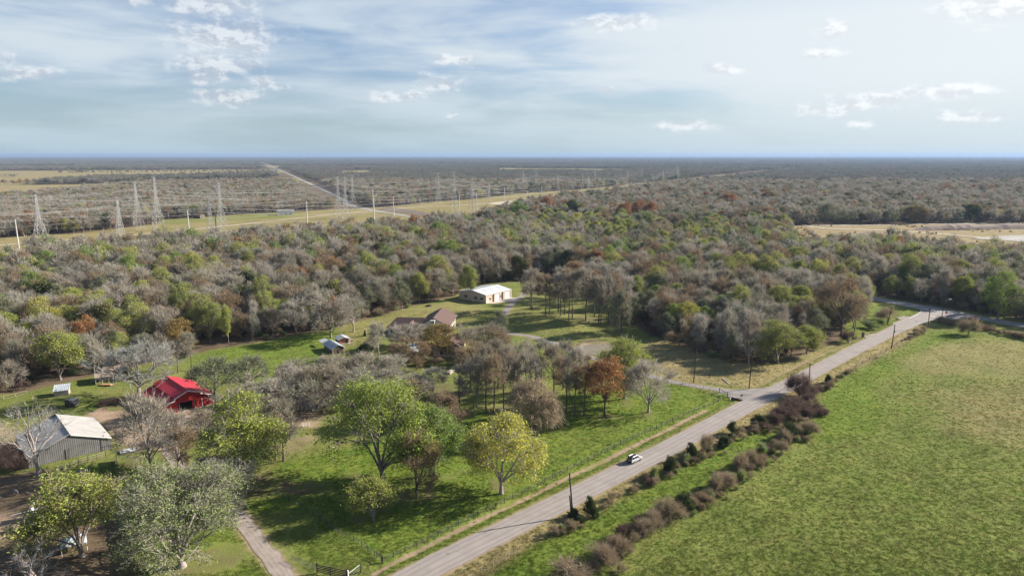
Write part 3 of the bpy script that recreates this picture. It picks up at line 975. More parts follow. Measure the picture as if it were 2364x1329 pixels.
#      key: (bark, twig, leaf, name, kwargs)
SPEC = {
    'bareA': ('grey', TW_GREY, None, 'bare_tree', dict(seed=1, H=16, R=7, cb=.16, nl=9, nclus=230, tw=(7, 5), twl=1.15, tww=.045)),
    'bareB': ('pale', TW_GREY, None, 'bare_tree', dict(seed=2, H=17, R=6, cb=.2, nl=7, nclus=200, tw=(7, 5), twl=1.2, tww=.045)),
    'bareC': ('pale', TW_GREY, None, 'bare_tree', dict(seed=3, H=14, R=7.5, cb=.15, nl=10, nclus=240, tw=(7, 5), twl=1.1, tww=.045)),
    'bareD': ('grey', TW_GREY, None, 'bare_tree', dict(seed=24, H=16, R=5.5, cb=.12, nl=7, nclus=190, tw=(7, 5), twl=1.2, tww=.045, up=.6)),
    'brown': ('dark', TW_BROWN, 'rust', 'brown_tree', dict(seed=4, H=16, R=6.5, cb=.15, nclus=210, tw=(6, 4), twl=1.0, tww=.045, leaf=16, leaf_s=.17, leaf_r=.8)),
    'rust': ('dark', TW_BROWN, 'orange', 'rust_tree', dict(seed=5, H=17, R=5, cb=.2, nclus=190, tw=(5, 3), leaf=34, leaf_s=.20, leaf_r=.75)),
    'green': ('grey', TW_GREY, 'green', 'green_tree', dict(seed=6, H=22, R=10.5, cb=.10, nl=18, nlimb=8, nsub=40, nclus=420, tw=(4, 2), leaf=46, leaf_s=.24, leaf_r=1.0, r0=.5, lobe=.38, leaf_on=.86)),
    'green2': ('grey', TW_GREY, 'green', 'green_tree', dict(seed=16, H=18, R=6.5, cb=.12, nl=12, nclus=240, tw=(4, 3), leaf=48, leaf_s=.21, leaf_r=.85, r0=.35, leaf_on=.85)),
    'yellow': ('pale', TW_PALE, 'yellow', 'yellow_tree', dict(seed=7, H=20, R=8, cb=.12, nl=14, nlimb=8, nsub=34, nclus=330, tw=(5, 3), twl=1.0, leaf=44, leaf_s=.21, leaf_r=.85, leaf_on=.88, r0=.42)),
    'lime': ('grey', TW_GREY, 'lime', 'lime_tree', dict(seed=8, H=15, R=5.5, cb=.1, nl=8, nclus=220, tw=(4, 3), leaf=58, leaf_s=.195, leaf_r=.85, leaf_on=.88)),
    'lime2': ('grey', TW_GREY, 'lime', 'lime_tree', dict(seed=18, H=17, R=7, cb=.1, nl=13, nclus=280, tw=(6, 4), leaf=56, leaf_s=.20, leaf_r=.85, leaf_on=.82, r0=.38)),
    'greyleaf': ('pale', TW_GREY, 'grey', 'grey_green_tree', dict(seed=9, H=22, R=10.5, cb=.08, nl=17, nlimb=9, nsub=40, nclus=400, tw=(6, 4), twl=1.1, leaf=44, leaf_s=.20, leaf_r=.95, leaf_on=.78, r0=.62, lobe=.42)),
    'skeleton': ('pale', TW_PALE, None, 'leafless_tree', dict(seed=10, H=17, R=7.5, cb=.2, nl=11, nlimb=7, nsub=26, nclus=110, tw=(5, 3), twl=.9, tww=.03, r0=.42)),
    'palebare': ('pale', TW_PALE, None, 'bare_tree', dict(seed=11, H=19, R=9, cb=.2, nl=11, nlimb=9, nsub=40, nclus=300, tw=(7, 4), twl=1.1, tww=.036, r0=.42)),
    'grove': ('dark', TW_GREY, None, 'tall_bare_tree', dict(seed=12, H=21, R=5.6, cb=.34, nl=6, nclus=170, tw=(7, 5), twl=1.1, tww=.045, r0=.3, fork=.45)),
    'grove2': ('dark', TW_BROWN, 'rust', 'tall_brown_tree', dict(seed=13, H=20, R=5.2, cb=.32, nl=6, nclus=160, tw=(7, 4), twl=1.1, tww=.045, r0=.28, fork=.48, leaf=14, leaf_s=.17, leaf_r=.8)),
    'weep': ('dark', TW_BROWN, None, 'weeping_tree', dict(seed=14, H=17, R=6, cb=.12, nl=10, nclus=260, tw=(8, 5), twl=1.3, tww=.045, droop=.9, r0=.32)),
    'oak': ('dark', TW_OLIVE, 'oak', 'evergreen_oak', dict(seed=15, H=15, R=7.5, cb=.1, nl=10, nclus=230, tw=(2, 2), leaf=34, leaf_s=.36, leaf_r=.95, lobe=.48)),
    'bronze': ('dark', TW_BROWN, 'gold', 'bronze_oak', dict(seed=17, H=14, R=6.5, cb=.12, nl=10, nclus=220, tw=(4, 3), leaf=30, leaf_s=.27, leaf_r=.85, lobe=.48)),
    'olive': ('grey', TW_OLIVE, 'olive', 'olive_tree', dict(seed=19, H=15, R=6, cb=.13, nl=8, nclus=220, tw=(6, 4), tww=.04, leaf=12, leaf_s=.24, leaf_r=.85, leaf_on=.8)),
    'highdome': ('dark', TW_OLIVE, 'olive', 'olive_tree', dict(seed=21, H=16, R=6.5, cb=.46, nl=8, nclus=200, tw=(6, 4), tww=.04, leaf=12, leaf_s=.22, leaf_r=.8, leaf_on=.7, fork=.36, r0=.3)),
    'young': ('grey', TW_OLIVE, 'fresh', 'young_tree', dict(seed=20, H=10, R=2.6, cb=.12, nl=6, nclus=110, tw=(4, 3), twl=.8, leaf=20, leaf_s=.23, leaf_r=.6, r0=.16, leaf_on=.8)),
    # shrubs
    'thicket': ('dark', TW_DARK, None, 'bare_shrub', dict(seed=30, H=3.4, R=2.6, cb=.04, nl=13, nlimb=9, nsub=26, nclus=150, tw=(7, 3), up=.9, lobe=.36, twl=1.1, tww=.022, r0=.09, stems=4)),
    'brush': ('grey', TW_BROWN, 'olive', 'brown_shrub', dict(seed=31, H=3.2, R=2.1, cb=.04, nl=12, nlimb=8, nsub=22, nclus=130, tw=(6, 3), up=1.0, lobe=.36, twl=1.15, tww=.022, r0=.08, stems=4, leaf=12, leaf_s=.12, leaf_r=.4)),
    'greybrush': ('grey', TW_BROWN, None, 'bare_shrub', dict(seed=32, H=3.4, R=2.2, cb=.04, nl=12, nlimb=8, nsub=22, nclus=120, tw=(6, 4), up=1.0, lobe=.36, twl=1.2, tww=.022, r0=.08, stems=4)),
    'cedar': ('dark', TW_DARK, 'cedar', 'evergreen_shrub', dict(seed=33, H=3.8, R=1.9, cb=.05, nl=9, nlimb=7, nsub=20, nclus=150, tw=(2, 1), twl=.5, tww=.02, r0=.1, leaf=34, leaf_s=.15, leaf_r=.36, lobe=.5)),
    'greenbush': ('grey', TW_GREY, 'green', 'green_shrub', dict(seed=34, H=2.6, R=2.0, cb=.05, nl=7, nlimb=7, nsub=18, nclus=110, tw=(4, 2), twl=.6, tww=.02, r0=.08, stems=3, leaf=18, leaf_s=.15, leaf_r=.4)),
}
PROTO = {}
for key, (bk, twm, lfk, nm, kw) in SPEC.items():
    tr, tg, lf = make_tree(**kw)
    tm = new_mesh(key + '_trunk', tr[0], tr[1].astype(np.int32), [BARK[bk]], smooth=True)
    V, F, mi = tg[0], tg[1], np.zeros(len(tg[1]))
    mats_ = [twm]
    if lf is not None:
        F = np.concatenate([F, lf[1] + len(V)])
        V = np.concatenate([V, lf[0]])
        mi = np.concatenate([mi, np.ones(len(lf[1]))])
        mats_.append(LF[lfk])
    cm = new_mesh(key + '_crown', V, F.astype(np.int32), mats_, mi)
    PROTO[key] = (tm, cm, kw['H'], kw['R'], nm)

ORD = 'first second third fourth fifth sixth seventh eighth ninth tenth eleventh twelfth thirteenth fourteenth fifteenth sixteenth seventeenth eighteenth nineteenth twentieth'.split()


def ordinal(k):
    if k < 20:
        return ORD[k]
    t, u_ = divmod(k + 1, 10)
    tens = {2: 'twenty', 3: 'thirty', 4: 'forty', 5: 'fifty'}[t]
    return {'twenty': 'twentieth', 'thirty': 'thirtieth', 'forty': 'fortieth', 'fifty': 'fiftieth'}[tens] if u_ == 0 else tens + '-' + ORD[u_ - 1]


def rowwise(spots, cuts, text, frm='from the left'):
    """label for each (u, v): its row by v, then its order along the row"""
    rows = {}
    for i, s_ in enumerate(spots):
        r = sum(s_[1] < c_ for c_ in cuts)
        rows.setdefault(r, []).append((s_[0], i))
    nm = ['front row', 'middle row', 'back row'] if len(cuts) == 2 else ['front row', 'back row'] if len(cuts) == 1 else ['']
    out = {}
    for r, L in rows.items():
        for k, (_, i) in enumerate(sorted(L)):
            out[i] = (ordinal(k) + ' ' + text + ' ' + frm + (', ' + nm[r] if nm[r] else ''))
    return out


NTREE = [0]
RG = np.random.default_rng(77)


def plant(key, x, y, h, r, label, group=None, cat='tree', rz=None):
    tm, cm, H, R, nm = PROTO[key]
    t = thing(nm, label, cat, (x, y, gz(x, y) - .05), RG.random() * 6.28 if rz is None else rz, group)
    t.scale = (r / R, r / R, h / H)
    link('stems' if cat == 'shrub' else 'trunk', tm, t)
    link('crown', cm, t)
    if cat == 'tree':
        NTREE[0] += 1
    return t


def by_pixels(u, v, vt, w):
    """base, top and width in the photograph -> place, height and crown radius"""
    x, y = at(u, v)
    dep = y * cp + CAM_H * sp
    lo, hi = 0.5, 60
    for _ in range(40):
        h = (lo + hi) / 2
        if pix(x, y, h)[1] > vt:
            lo = h
        else:
            hi = h
    return x, y, h, w / 2 * dep / FPX


# each tree of the yard: kind, base u, v, top v, crown width, label
YARD = [
    ('palebare', 322, 912, 772, 165, 'large pale bare tree spreading over the back of the red barn'),
    ('bareC', 345, 1086, 915, 165, 'dark bare tree with brown lower boughs in front of the red barn'),
    ('skeleton', 90, 1098, 912, 150, 'leafless white-limbed tree in front of the grey metal barn'),
    ('highdome', 500, 957, 828, 108, 'grey-green domed tree leaning over the right eave of the red barn'),
    ('highdome', 578, 930, 826, 105, 'olive-grey domed tree right of the one by the red barn eave'),
    ('bareC', 662, 930, 838, 110, 'low grey bare tree on the left bank of the muddy pond'),
    ('bareA', 600, 955, 868, 130, 'low lilac-grey bare tree beside the red barn yard'),
    ('bareD', 733, 944, 842, 110, 'bare tree with a twin trunk on the muddy pond bank'),
    ('bareA', 790, 905, 818, 105, 'round grey bare tree below the small shed with the metal roof'),
    ('bareC', 850, 900, 812, 100, 'round grey bare tree left of the house, beside its twin'),
    ('lime2', 566, 1114, 912, 175, 'tall yellow-green tree with sparse leaves beside the farm lane'),
    ('grove', 655, 1065, 925, 90, 'slim bare tree with a tall straight trunk right of the lane'),
    ('grove2', 636, 1062, 955, 70, 'slimmer brown tree next to the straight-trunked bare tree'),
    ('green', 884, 1108, 872, 232, 'biggest bright green tree, in the middle of the lawn by the road'),
    ('green2', 1003, 1096, 932, 115, 'smaller green tree just right of the biggest green tree'),
    ('brown', 962, 1147, 995, 105, 'brown tree with two close trunks in front of the green trees'),
    ('yellow', 1157, 1138, 940, 178, 'yellow-leaved tree with a pale trunk near the road fence'),
    ('lime', 862, 1200, 1098, 105, 'small yellow-green tree under the edge of the biggest green tree'),
    ('greyleaf', 420, 1308, 1070, 280, 'huge grey-green tree with thick pale limbs beside the farm lane'),
    ('lime2', 190, 1285, 1090, 215, 'yellow-green tree over the pale canopy at the lower corner'),
    ('skeleton', 95, 1385, 1250, 190, 'pale twiggy bare tree cut off by the bottom edge'),
    ('bareA', 540, 1180, 1060, 130, 'grey bare tree between the lane and the huge grey-green tree'),
    ('weep', 1237, 1003, 862, 108, 'weeping grey-brown tree behind the yellow tree'),
    ('rust', 1396, 962, 812, 88, 'orange tree with a dark trunk left of the yellow-topped tree'),
    ('lime2', 1442, 918, 778, 118, 'spreading yellow-topped tree in front of the pond'),
    ('bareC', 1497, 950, 832, 122, 'bare domed tree standing alone nearest the driveway gate'),
    ('grove2', 1348, 958, 842, 62, 'dark rusty tree left of the orange tree'),
    ('bronze', 1006, 820, 746, 88, 'bronze evergreen oak in front of the house'),
    ('bareA', 938, 802, 748, 88, 'small grey bare tree against the white wing of the house'),
    ('brown', 934, 846, 780, 68, 'dark rusty tree left of the swimming pool'),
    ('bareB', 874, 823, 740, 46, 'thin pale bare tree on the lawn left of the house'),
    ('bareB', 816, 767, 682, 62, 'bare tree with a dark trunk at the wood edge beyond the sheds'),
    ('bareA', 764, 779, 682, 104, 'wide grey bare tree arching over the two small sheds'),
    ('bareC', 1122, 814, 746, 100, 'lilac-grey bare tree right of the house roof'),
    ('brown', 1142, 822, 760, 64, 'orange-brown tree between the house and the driveway'),
    ('olive', 1156, 778, 716, 42, 'ivy-clad tree beside the bend of the driveway'),
    ('brown', 1080, 838, 782, 70, 'brown tree at the corner of the front wing of the house'),
    ('grove', 443, 855, 770, 52, 'bare tree behind the red barn roof at the edge of the lawn'),
    ('grove', 411, 860, 788, 50, 'slim bare tree just left of the tree behind the red barn roof'),
    ('brown', 412, 1078, 985, 80, 'small brown tree beside the dark bare tree by the farm lane'),
    ('bareC', 556, 968, 892, 112, 'low lilac-grey bare tree between the lane tree and the red barn'),
    ('bareD', 626, 968, 884, 104, 'grey bare tree in front of the muddy pond, nearest the lane'),
    ('bareA', 694, 962, 882, 96, 'grey bare tree in front of the middle of the muddy pond'),
    ('bareC', 768, 934, 848, 108, 'grey bare tree at the right end of the muddy pond'),
    ('bareA', 826, 938, 856, 112, 'broad grey bare tree behind the top of the biggest green tree'),
    ('bareC', 690, 902, 830, 98, 'grey bare tree behind the muddy pond'),
    ('bareB', 912, 884, 816, 84, 'grey bare tree on the shaded lawn below the garden shrubs'),
    ('brown', 942, 968, 880, 112, 'brown tree behind the right side of the biggest green tree'),
    ('brown', 1022, 992, 902, 92, 'brown tree behind the smaller green tree'),
    ('bareC', 466, 1012, 948, 92, 'small bare tree at the edge of the red barn yard'),
    ('brown', 962, 852, 784, 58, 'brown tree in front of the swimming pool terrace'),
    ('bareA', 1076, 796, 752, 62, 'lilac-grey bare tree against the right end of the house roof'),
    ('bareA', 520, 1130, 1040, 110, 'grey bare tree left of the yellow-green lane tree'),
    ('lime', 1450, 1035, 1030, 5, ''),
]
for k, u, v, vt, w, lab in YARD[:-1]:
    x, y, h, r = by_pixels(u, v, vt, w)
    plant(k, x, y, h, r * 1.17, lab)
GR_A = 'tall bare trees standing between the house and the road lawn'
SPA = [(1061, 952, 845, 66), (1101, 942, 812, 70), (1122, 954, 800, 66), (1140, 958, 818, 64), (1163, 942, 800, 70), (1186, 926, 796, 64), (1278, 930, 800, 70),
                                   (1307, 953, 826, 66), (1327, 960, 806, 62), (1215, 938, 808, 70), (1250, 905, 790, 72), (1085, 905, 800, 74), (1150, 895, 785, 74), (1205, 890, 782, 72), (1300, 900, 790, 66), (1350, 905, 815, 60), (1000, 905, 850, 80), (960, 925, 862, 90), (905, 905, 850, 80)]
LBA = rowwise(SPA, (935, 903), 'tall thin tree between house and road lawn')
for i, (u, v, vt, w) in enumerate(SPA):
    x, y, h, r = by_pixels(u, v, vt, w)
    plant(['grove', 'grove2', 'grove', 'bareB'][(i * 7) % 4], x, y, h, r, LBA[i], GR_A)
GR_B = 'tall trees of the open grove beside the driveway'
SPB = [(1228, 715, 622, 70), (1224, 712, 630, 50), (1259, 732, 636, 48), (1269, 730, 645, 44), (1289, 720, 630, 52), (1294, 733, 640, 44), (1304, 729, 622, 52), (1313, 745, 640, 46),
                                   (1321, 740, 632, 50), (1352, 742, 622, 60), (1372, 730, 626, 52), (1382, 747, 640, 56), (1387, 747, 646, 44), (1404, 745, 640, 50), (1412, 742, 632, 50), (1427, 768, 668, 62), (1435, 766, 676, 56),
                                   (1290, 694, 618, 60), (1333, 684, 604, 60), (1360, 690, 608, 60), (1395, 700, 612, 60), (1425, 712, 622, 62), (1330, 662, 602, 60),
                                   (1372, 668, 594, 60), (1415, 690, 606, 60), (1450, 735, 640, 64)]
LBB = rowwise(SPB, (738, 700), 'tall tree of the grove beside the driveway')
for i, (u, v, vt, w) in enumerate(SPB):
    x, y, h, r = by_pixels(u, v, vt, w)
    plant(['grove', 'grove', 'grove2', 'grove'][(i * 5) % 4] if i != 15 else 'olive', x, y, h, r, LBB[i], GR_B)

# trees of the woods that stand out by their colour
MARKED = [
    ('lime2', 1795, 838, 738, 125, 'broad yellow-green tree at the corner of the wood by the road'), ('lime', 1862, 816, 748, 86, 'yellow-green tree right of the broad one at the wood corner'),
    ('brown', 1942, 772, 636, 128, 'large russet-brown tree at the tip of the wood near the junction'), ('skeleton', 1728, 842, 752, 74, 'dead pale bare tree in front of the wood corner'),
    ('lime2', 322, 802, 698, 86, 'bright yellow-green tree in the wood above the red barn'), ('lime2', 486, 790, 682, 78, 'tall yellow-green tree at the wood edge above the mown lawn'), ('lime', 528, 795, 700, 34, 'narrow yellow-topped tree beside the tall yellow-green one'),
    ('lime', 140, 878, 762, 110, 'green-yellow tree at the wood edge above the tin shed'), ('lime', 14, 800, 716, 70, 'yellow-green tree at the left edge of the wood'), ('bronze', 412, 810, 732, 78, 'bronze oak in the wood above the red barn'),
    ('green2', 304, 668, 584, 62, 'fresh green tree deep in the left wood'), ('lime2', 244, 622, 556, 70, 'yellow-crowned tree at the far side of the left wood'), ('green2', 112, 640, 575, 60, 'green tree below the flat-topped pylon'),
    ('lime', 968, 700, 626, 48, 'bright lime tree in the wood above the house'), ('lime2', 886, 668, 602, 62, 'yellow-lime tree in the wood left of the bright lime tree'), ('lime', 1080, 690, 606, 44, 'slender lime tree behind the workshop'),
    ('lime', 1466, 712, 632, 52, 'round lime tree behind the open grove'), ('lime', 1562, 716, 648, 50, 'lime tree in the wood right of the round one'), ('yellow', 1888, 672, 586, 54, 'yellow tree in the wood left of the cross road'),
    ('lime2', 2098, 672, 586, 76, 'pale lime tree in the wood beyond the junction'), ('green2', 2302, 736, 622, 96, 'big green tree in the wood beyond the cross road, near the right edge'), ('yellow', 1586, 612, 554, 36, 'golden tree among slim young trees'),
    ('rust', 1993, 682, 634, 24, 'small red-orange tree beside the hidden bend of the highway'), ('rust', 1440, 513, 462, 40, 'leftmost of three rust trees in the far wood'), ('rust', 1471, 509, 457, 44, 'middle one of three rust trees in the far wood'), ('rust', 1503, 514, 461, 42, 'rightmost of three rust trees in the far wood'),
    ('rust', 1266, 494, 450, 40, 'rust-brown tree at the edge of the corridor'), ('rust', 1683, 484, 442, 40, 'red-brown round tree in the far wood'), ('bronze', 1774, 478, 440, 34, 'bronze round tree in the far wood right of the red-brown one'),
    ('olive', 1905, 516, 468, 56, 'olive tree beside the sand pit road'), ('oak', 2240, 513, 470, 54, 'dark evergreen above the sand pit'), ('bronze', 2110, 515, 472, 50, 'bronze-green tree above the sand pit bank'), ('oak', 1320, 505, 460, 50, 'dark evergreen in the far wood edge left of the rust trees'),
    ('green2', 1195, 508, 462, 44, 'bright green tree where the wood meets the corridor')]
MK = []
for k, u, v, vt, w, lab in MARKED:
    x, y, h, r = by_pixels(u, v, vt, w)
    plant(k, x, y, h, r, lab)
    MK.append((x, y, r))
# ------------------------------------------------------------------ woods
m_dark = BARK['dark']


def clear_of(x, y, rv):
    ok = ~inside(HOME, x, y) & ~inside(ROW, x, y) & ~inside(PIT, x, y) & ~inside(FARYARD, x, y) & ~inside(SMALLCLEAR, x, y)
    for P in FIELDS:
        ok &= ~inside(P, x, y)
    hd = line_dist(HWY, x, y)
    left_of = x < np.interp(y, HWY[:, 1], HWY[:, 0])
    ok &= hd > rv + 4.5 + np.where(left_of & (y > 650), np.clip((y - 650) / 14, 0, 42), np.clip((y - 700) / 60, 0, 10))
    ok &= line_dist(ROAD, x, y) > 8
    ok &= line_dist(DRIVE, x, y) > 4
    for mx, my, mr in MK:
        ok &= np.hypot(x - mx, y - my) > mr * .95
        # nothing tall right in front of them
        ok &= ~((np.abs(x - mx * y / max(my, 1)) < mr * .8) & (y < my) & (y > my - mr * 1.9))
    return ok


def jitter_grid(x0, x1, y0, y1, s, rg, wedge=.95):
    X, Y = np.meshgrid(np.arange(x0, x1, s), np.arange(y0, y1, s))
    X = X + (np.arange(X.shape[0]) % 2)[:, None] * s * .5
    x = (X + rg.uniform(-.36, .36, X.shape) * s).ravel()
    y = (Y + rg.uniform(-.36, .36, X.shape) * s).ravel()
    k = np.abs(x) < wedge * y + 60
    return x[k], y[k]


rg = np.random.default_rng(5)
x, y = jitter_grid(-800, 800, 190, 760, 8.6, rg)
k = clear_of(x, y, 5.5)
near = np.stack([x[k], y[k]], -1)
lowf = lambda x, y, s, p: np.sin(x / s + p) * np.cos(y / s * 1.3 + p * 2) + .6 * np.sin((x + y) / s * 2.1 + p * 3)


def choose(x, y, rg):
    """kind of tree that grows there"""
    u, v = pix(x, y)
    n = len(x)
    kinds = np.empty(n, object)
    r = rg.random(n)
    nA = lowf(x, y, 38, .7)
    nB = lowf(x, y, 55, 2.1)
    yz = inside(YOUNG, x, y)
    right = (x > 0.10 * y + 75) & (y < 700) & ~yz
    deep = (x > -60) & (y > 800)
    far_l = (x <= -60) & (y > 640)
    for i in range(n):
        q = r[i]
        if yz[i]:
            t = [('young', .50), ('lime', .15), ('bareD', .10), ('olive', .08), ('brown', .07), ('green2', .03), ('yellow', .04)]
        elif right[i]:
            a = .10 + .08 * max(nA[i], 0)
            t = [('lime', a), ('lime2', a), ('olive', .17), ('brown', .10 + .05 * max(nB[i], 0)), ('green2', .03), ('rust', .012), ('yellow', .025)]
        elif deep[i]:
            t = [('oak', .11 + .09 * max(nA[i], 0)), ('bronze', .05 + .06 * max(nB[i], 0)), ('rust', .02 + .05 * max(nB[i] - .5, 0)), ('olive', .20), ('lime', .02), ('brown', .10)]
        elif far_l[i]:
            t = [('oak', .05 + .05 * max(nA[i], 0)), ('lime', .04), ('olive', .14), ('brown', .18), ('rust', .02)]
        else:
            t = [('lime', .055 + .06 * max(nA[i], 0)), ('lime2', .06 + .03 * max(nA[i], 0)), ('olive', .09), ('brown', .15 + .08 * max(nB[i], 0)), ('green2', .035 + .02 * max(nA[i], 0)), ('rust', .008), ('oak', .03)]
        s, out = 0, None
        for kk, p in t:
            s += p
            if q < s:
                out = kk
                break
        kinds[i] = out or ('bareA', 'bareB', 'bareC', 'bareD')[int(rg.integers(4))]
    return kinds


kinds = choose(near[:, 0], near[:, 1], rg)
hs = rg.uniform(.66, 1.16, len(near)) * (1 + .10 * lowf(near[:, 0], near[:, 1], 24, .5) / 1.6)
in_y = inside(YOUNG, near[:, 0], near[:, 1])
hs = np.where(in_y, hs * .95, hs)
u, v = pix(near[:, 0], near[:, 1])
ut, vt = pix(near[:, 0], near[:, 1], 14)
dist = np.hypot(near[:, 0], near[:, 1])
seen = (u > -40) & (u < 2404) & (vt < 1329)
# the trees that show largest stand as single trees; an edge tree shows more of itself
edge = line_dist(HOME, near[:, 0], near[:, 1], True)
rank = np.where(seen, dist + np.clip(edge - 6, 0, 40) * 1.6, 1e9)
order = np.argsort(rank)
n_single = 296 - NTREE[0]
single = order[:n_single]
rest = order[n_single:]
NAMES = {'bare': ('grey bare tree', 'bare'), 'lime': ('yellow-green leafing tree', 'lime'), 'olive': ('olive-grey tree', 'olive'), 'brown': ('brown twiggy tree', 'brown'),
         'green': ('fresh green tree', 'green'), 'rust': ('rust-orange tree', 'rust'), 'oak': ('dark evergreen tree', 'oak'), 'bronze': ('bronze-leaved tree', 'bronze'), 'yellow': ('yellow tree', 'yellow'), 'young': ('slim young green tree', 'young')}


def place_words(x, y, u):
    if u < 330:
        return 'in the wood behind the barns'
    if u < 760:
        return 'in the wood behind the sheds'
    if u < 1040:
        return 'in the wood behind the house'
    if u < 1240:
        return 'in the wood behind the metal workshop'
    if u < 1500 and x < .3 * y:
        return 'in the wood behind the open grove'
    if line_dist(HWY, np.array([x]), np.array([y]))[0] < 60 and not (x < 192 and y < 330) and x > 150 and (y - 385) > -1.5 * (x - 203):
        return 'in the wood across the cross road'
    return 'in the wood right of the pond'


cls = {}
for i in single:
    base = next(k_ for k_ in NAMES if kinds[i].startswith(k_))
    w_ = place_words(near[i, 0], near[i, 1], u[i])
    cls.setdefault((base, w_, edge[i] > 11), []).append(i)
for (base, w_, deep_), L in cls.items():
    L.sort(key=lambda i: u[i])
    for k_, i in enumerate(L):
        kd = kinds[i]
        lab = (ordinal(k_) + ' ' if len(L) > 1 else '') + NAMES[base][0] + (' from the left' if len(L) > 1 else '') + (', back in the ' if deep_ else ', front of the ') + w_[7:]
        tm, cm, H, R, nm = PROTO[kd]
        s = hs[i]
        plant(kd, near[i, 0], near[i, 1], H * s * (1.0 if kd != 'green2' else .85), R * s * rg.uniform(.85, 1.1), lab, NAMES[base][0] + 's ' + w_)


# everything further off is one mass each: instances on points
def scatter(name, pts, which, scale, protos, label, tilt=None):
    n = len(pts)
    me = bpy.data.meshes.new(name)
    me.vertices.add(n)
    me.vertices.foreach_set('co', np.asarray(pts, np.float32).ravel())
    a = me.attributes.new('which', 'INT', 'POINT')
    a.data.foreach_set('value', np.asarray(which, np.int32))
    rot = np.zeros((n, 3), np.float32)
    rot[:, 2] = np.random.default_rng(n).random(n) * 6.28
    if tilt is not None:
        rot[:, 2] = tilt
    a = me.attributes.new('turn', 'FLOAT_VECTOR', 'POINT')
    a.data.foreach_set('vector', rot.ravel())
    a = me.attributes.new('size', 'FLOAT_VECTOR', 'POINT')
    a.data.foreach_set('vector', np.asarray(scale, np.float32).ravel())
    cl = bpy.data.collections.new(name + '_kinds')
    for i, p in enumerate(protos):
        p.name = '%s_kind_%02d' % (name, i)
        cl.objects.link(p)
    g = bpy.data.node_groups.new(name + '_spread', 'GeometryNodeTree')
    g.interface.new_socket('Geometry', in_out='INPUT', socket_type='NodeSocketGeometry')
    g.interface.new_socket('Geometry', in_out='OUTPUT', socket_type='NodeSocketGeometry')
    gi, go = g.nodes.new('NodeGroupInput'), g.nodes.new('NodeGroupOutput')
    iop = g.nodes.new('GeometryNodeInstanceOnPoints')
    ci = g.nodes.new('GeometryNodeCollectionInfo')
    ci.inputs['Collection'].default_value = cl
    ci.inputs['Separate Children'].default_value = True
    ci.inputs['Reset Children'].default_value = True
    iop.inputs['Pick Instance'].default_value = True

    def attr(nm, typ):
        nd = g.nodes.new('GeometryNodeInputNamedAttribute')
        nd.data_type = typ
        nd.inputs['Name'].default_value = nm
        return nd.outputs['Attribute']
    e2r = g.nodes.new('FunctionNodeEulerToRotation')
    g.links.new(gi.outputs[0], iop.inputs['Points'])
    g.links.new(ci.outputs[0], iop.inputs['Instance'])
    g.links.new(attr('which', 'INT'), iop.inputs['Instance Index'])
    g.links.new(attr('turn', 'FLOAT_VECTOR'), e2r.inputs[0])
    g.links.new(e2r.outputs[0], iop.inputs['Rotation'])
    g.links.new(attr('size', 'FLOAT_VECTOR'), iop.inputs['Scale'])
    g.links.new(iop.outputs[0], go.inputs[0])
    o_ = link(name, me)
    md = o_.modifiers.new('spread', 'NODES')
    md.node_group = g
    tag(o_, label, None, None, 'stuff')
    return o_


def joined(key, kw=None, seed=None):
    """trunk, twigs and leaves of one plant in one mesh, for the masses"""
    bk, twm, lfk, nm, kw0 = SPEC[key]
    q = dict(kw0)
    q.update(kw or {})
    if seed is not None:
        q['seed'] = seed
    tr, tg, lf = make_tree(**q)
    V, F, mi, ms = [tr[0]], [tr[1]], [np.zeros(len(tr[1]))], [BARK[bk], twm]
    F.append(tg[1] + len(tr[0]))
    V.append(tg[0])
    mi.append(np.ones(len(tg[1])))
    if lf is not None:
        F.append(lf[1] + len(tr[0]) + len(tg[0]))
        V.append(lf[0])
        mi.append(np.full(len(lf[1]), 2))
        ms.append(LF[lfk])
    me_ = new_mesh(key + '_mass', np.concatenate(V), np.concatenate(F).astype(np.int32), ms, np.concatenate(mi))
    return bpy.data.objects.new(key, me_)


def both(key):
    """the same two meshes as the single trees, joined"""
    return joined(key)


# middle distance kinds: fewer, thicker twigs and larger leaves
MIDKW = dict(nsub=14, nclus=80, tw=(6, 3), twl=1.7, tww=.11)
mid_keys = ['bareA', 'bareB', 'bareC', 'bareD', 'brown', 'rust', 'green2', 'lime', 'lime2', 'olive', 'oak', 'bronze', 'young', 'yellow']
near_keys = mid_keys
kinds_near = [joined(k_) for k_ in near_keys]
kinds_mid = []
for k_ in mid_keys:
    q = dict(MIDKW)
    if SPEC[k_][2]:
        q.update(leaf=int(SPEC[k_][4].get('leaf', 20) * .7), leaf_s=SPEC[k_][4]['leaf_s'] * 1.9, leaf_r=1.3, tw=(3, 2))
    if k_ == 'young':
        q.update(nclus=50, leaf_r=.8, twl=1.0, tww=.07)
    if k_ == 'oak':
        q.update(tw=(1, 1), leaf=34)
    kinds_mid.append(joined(k_, q))


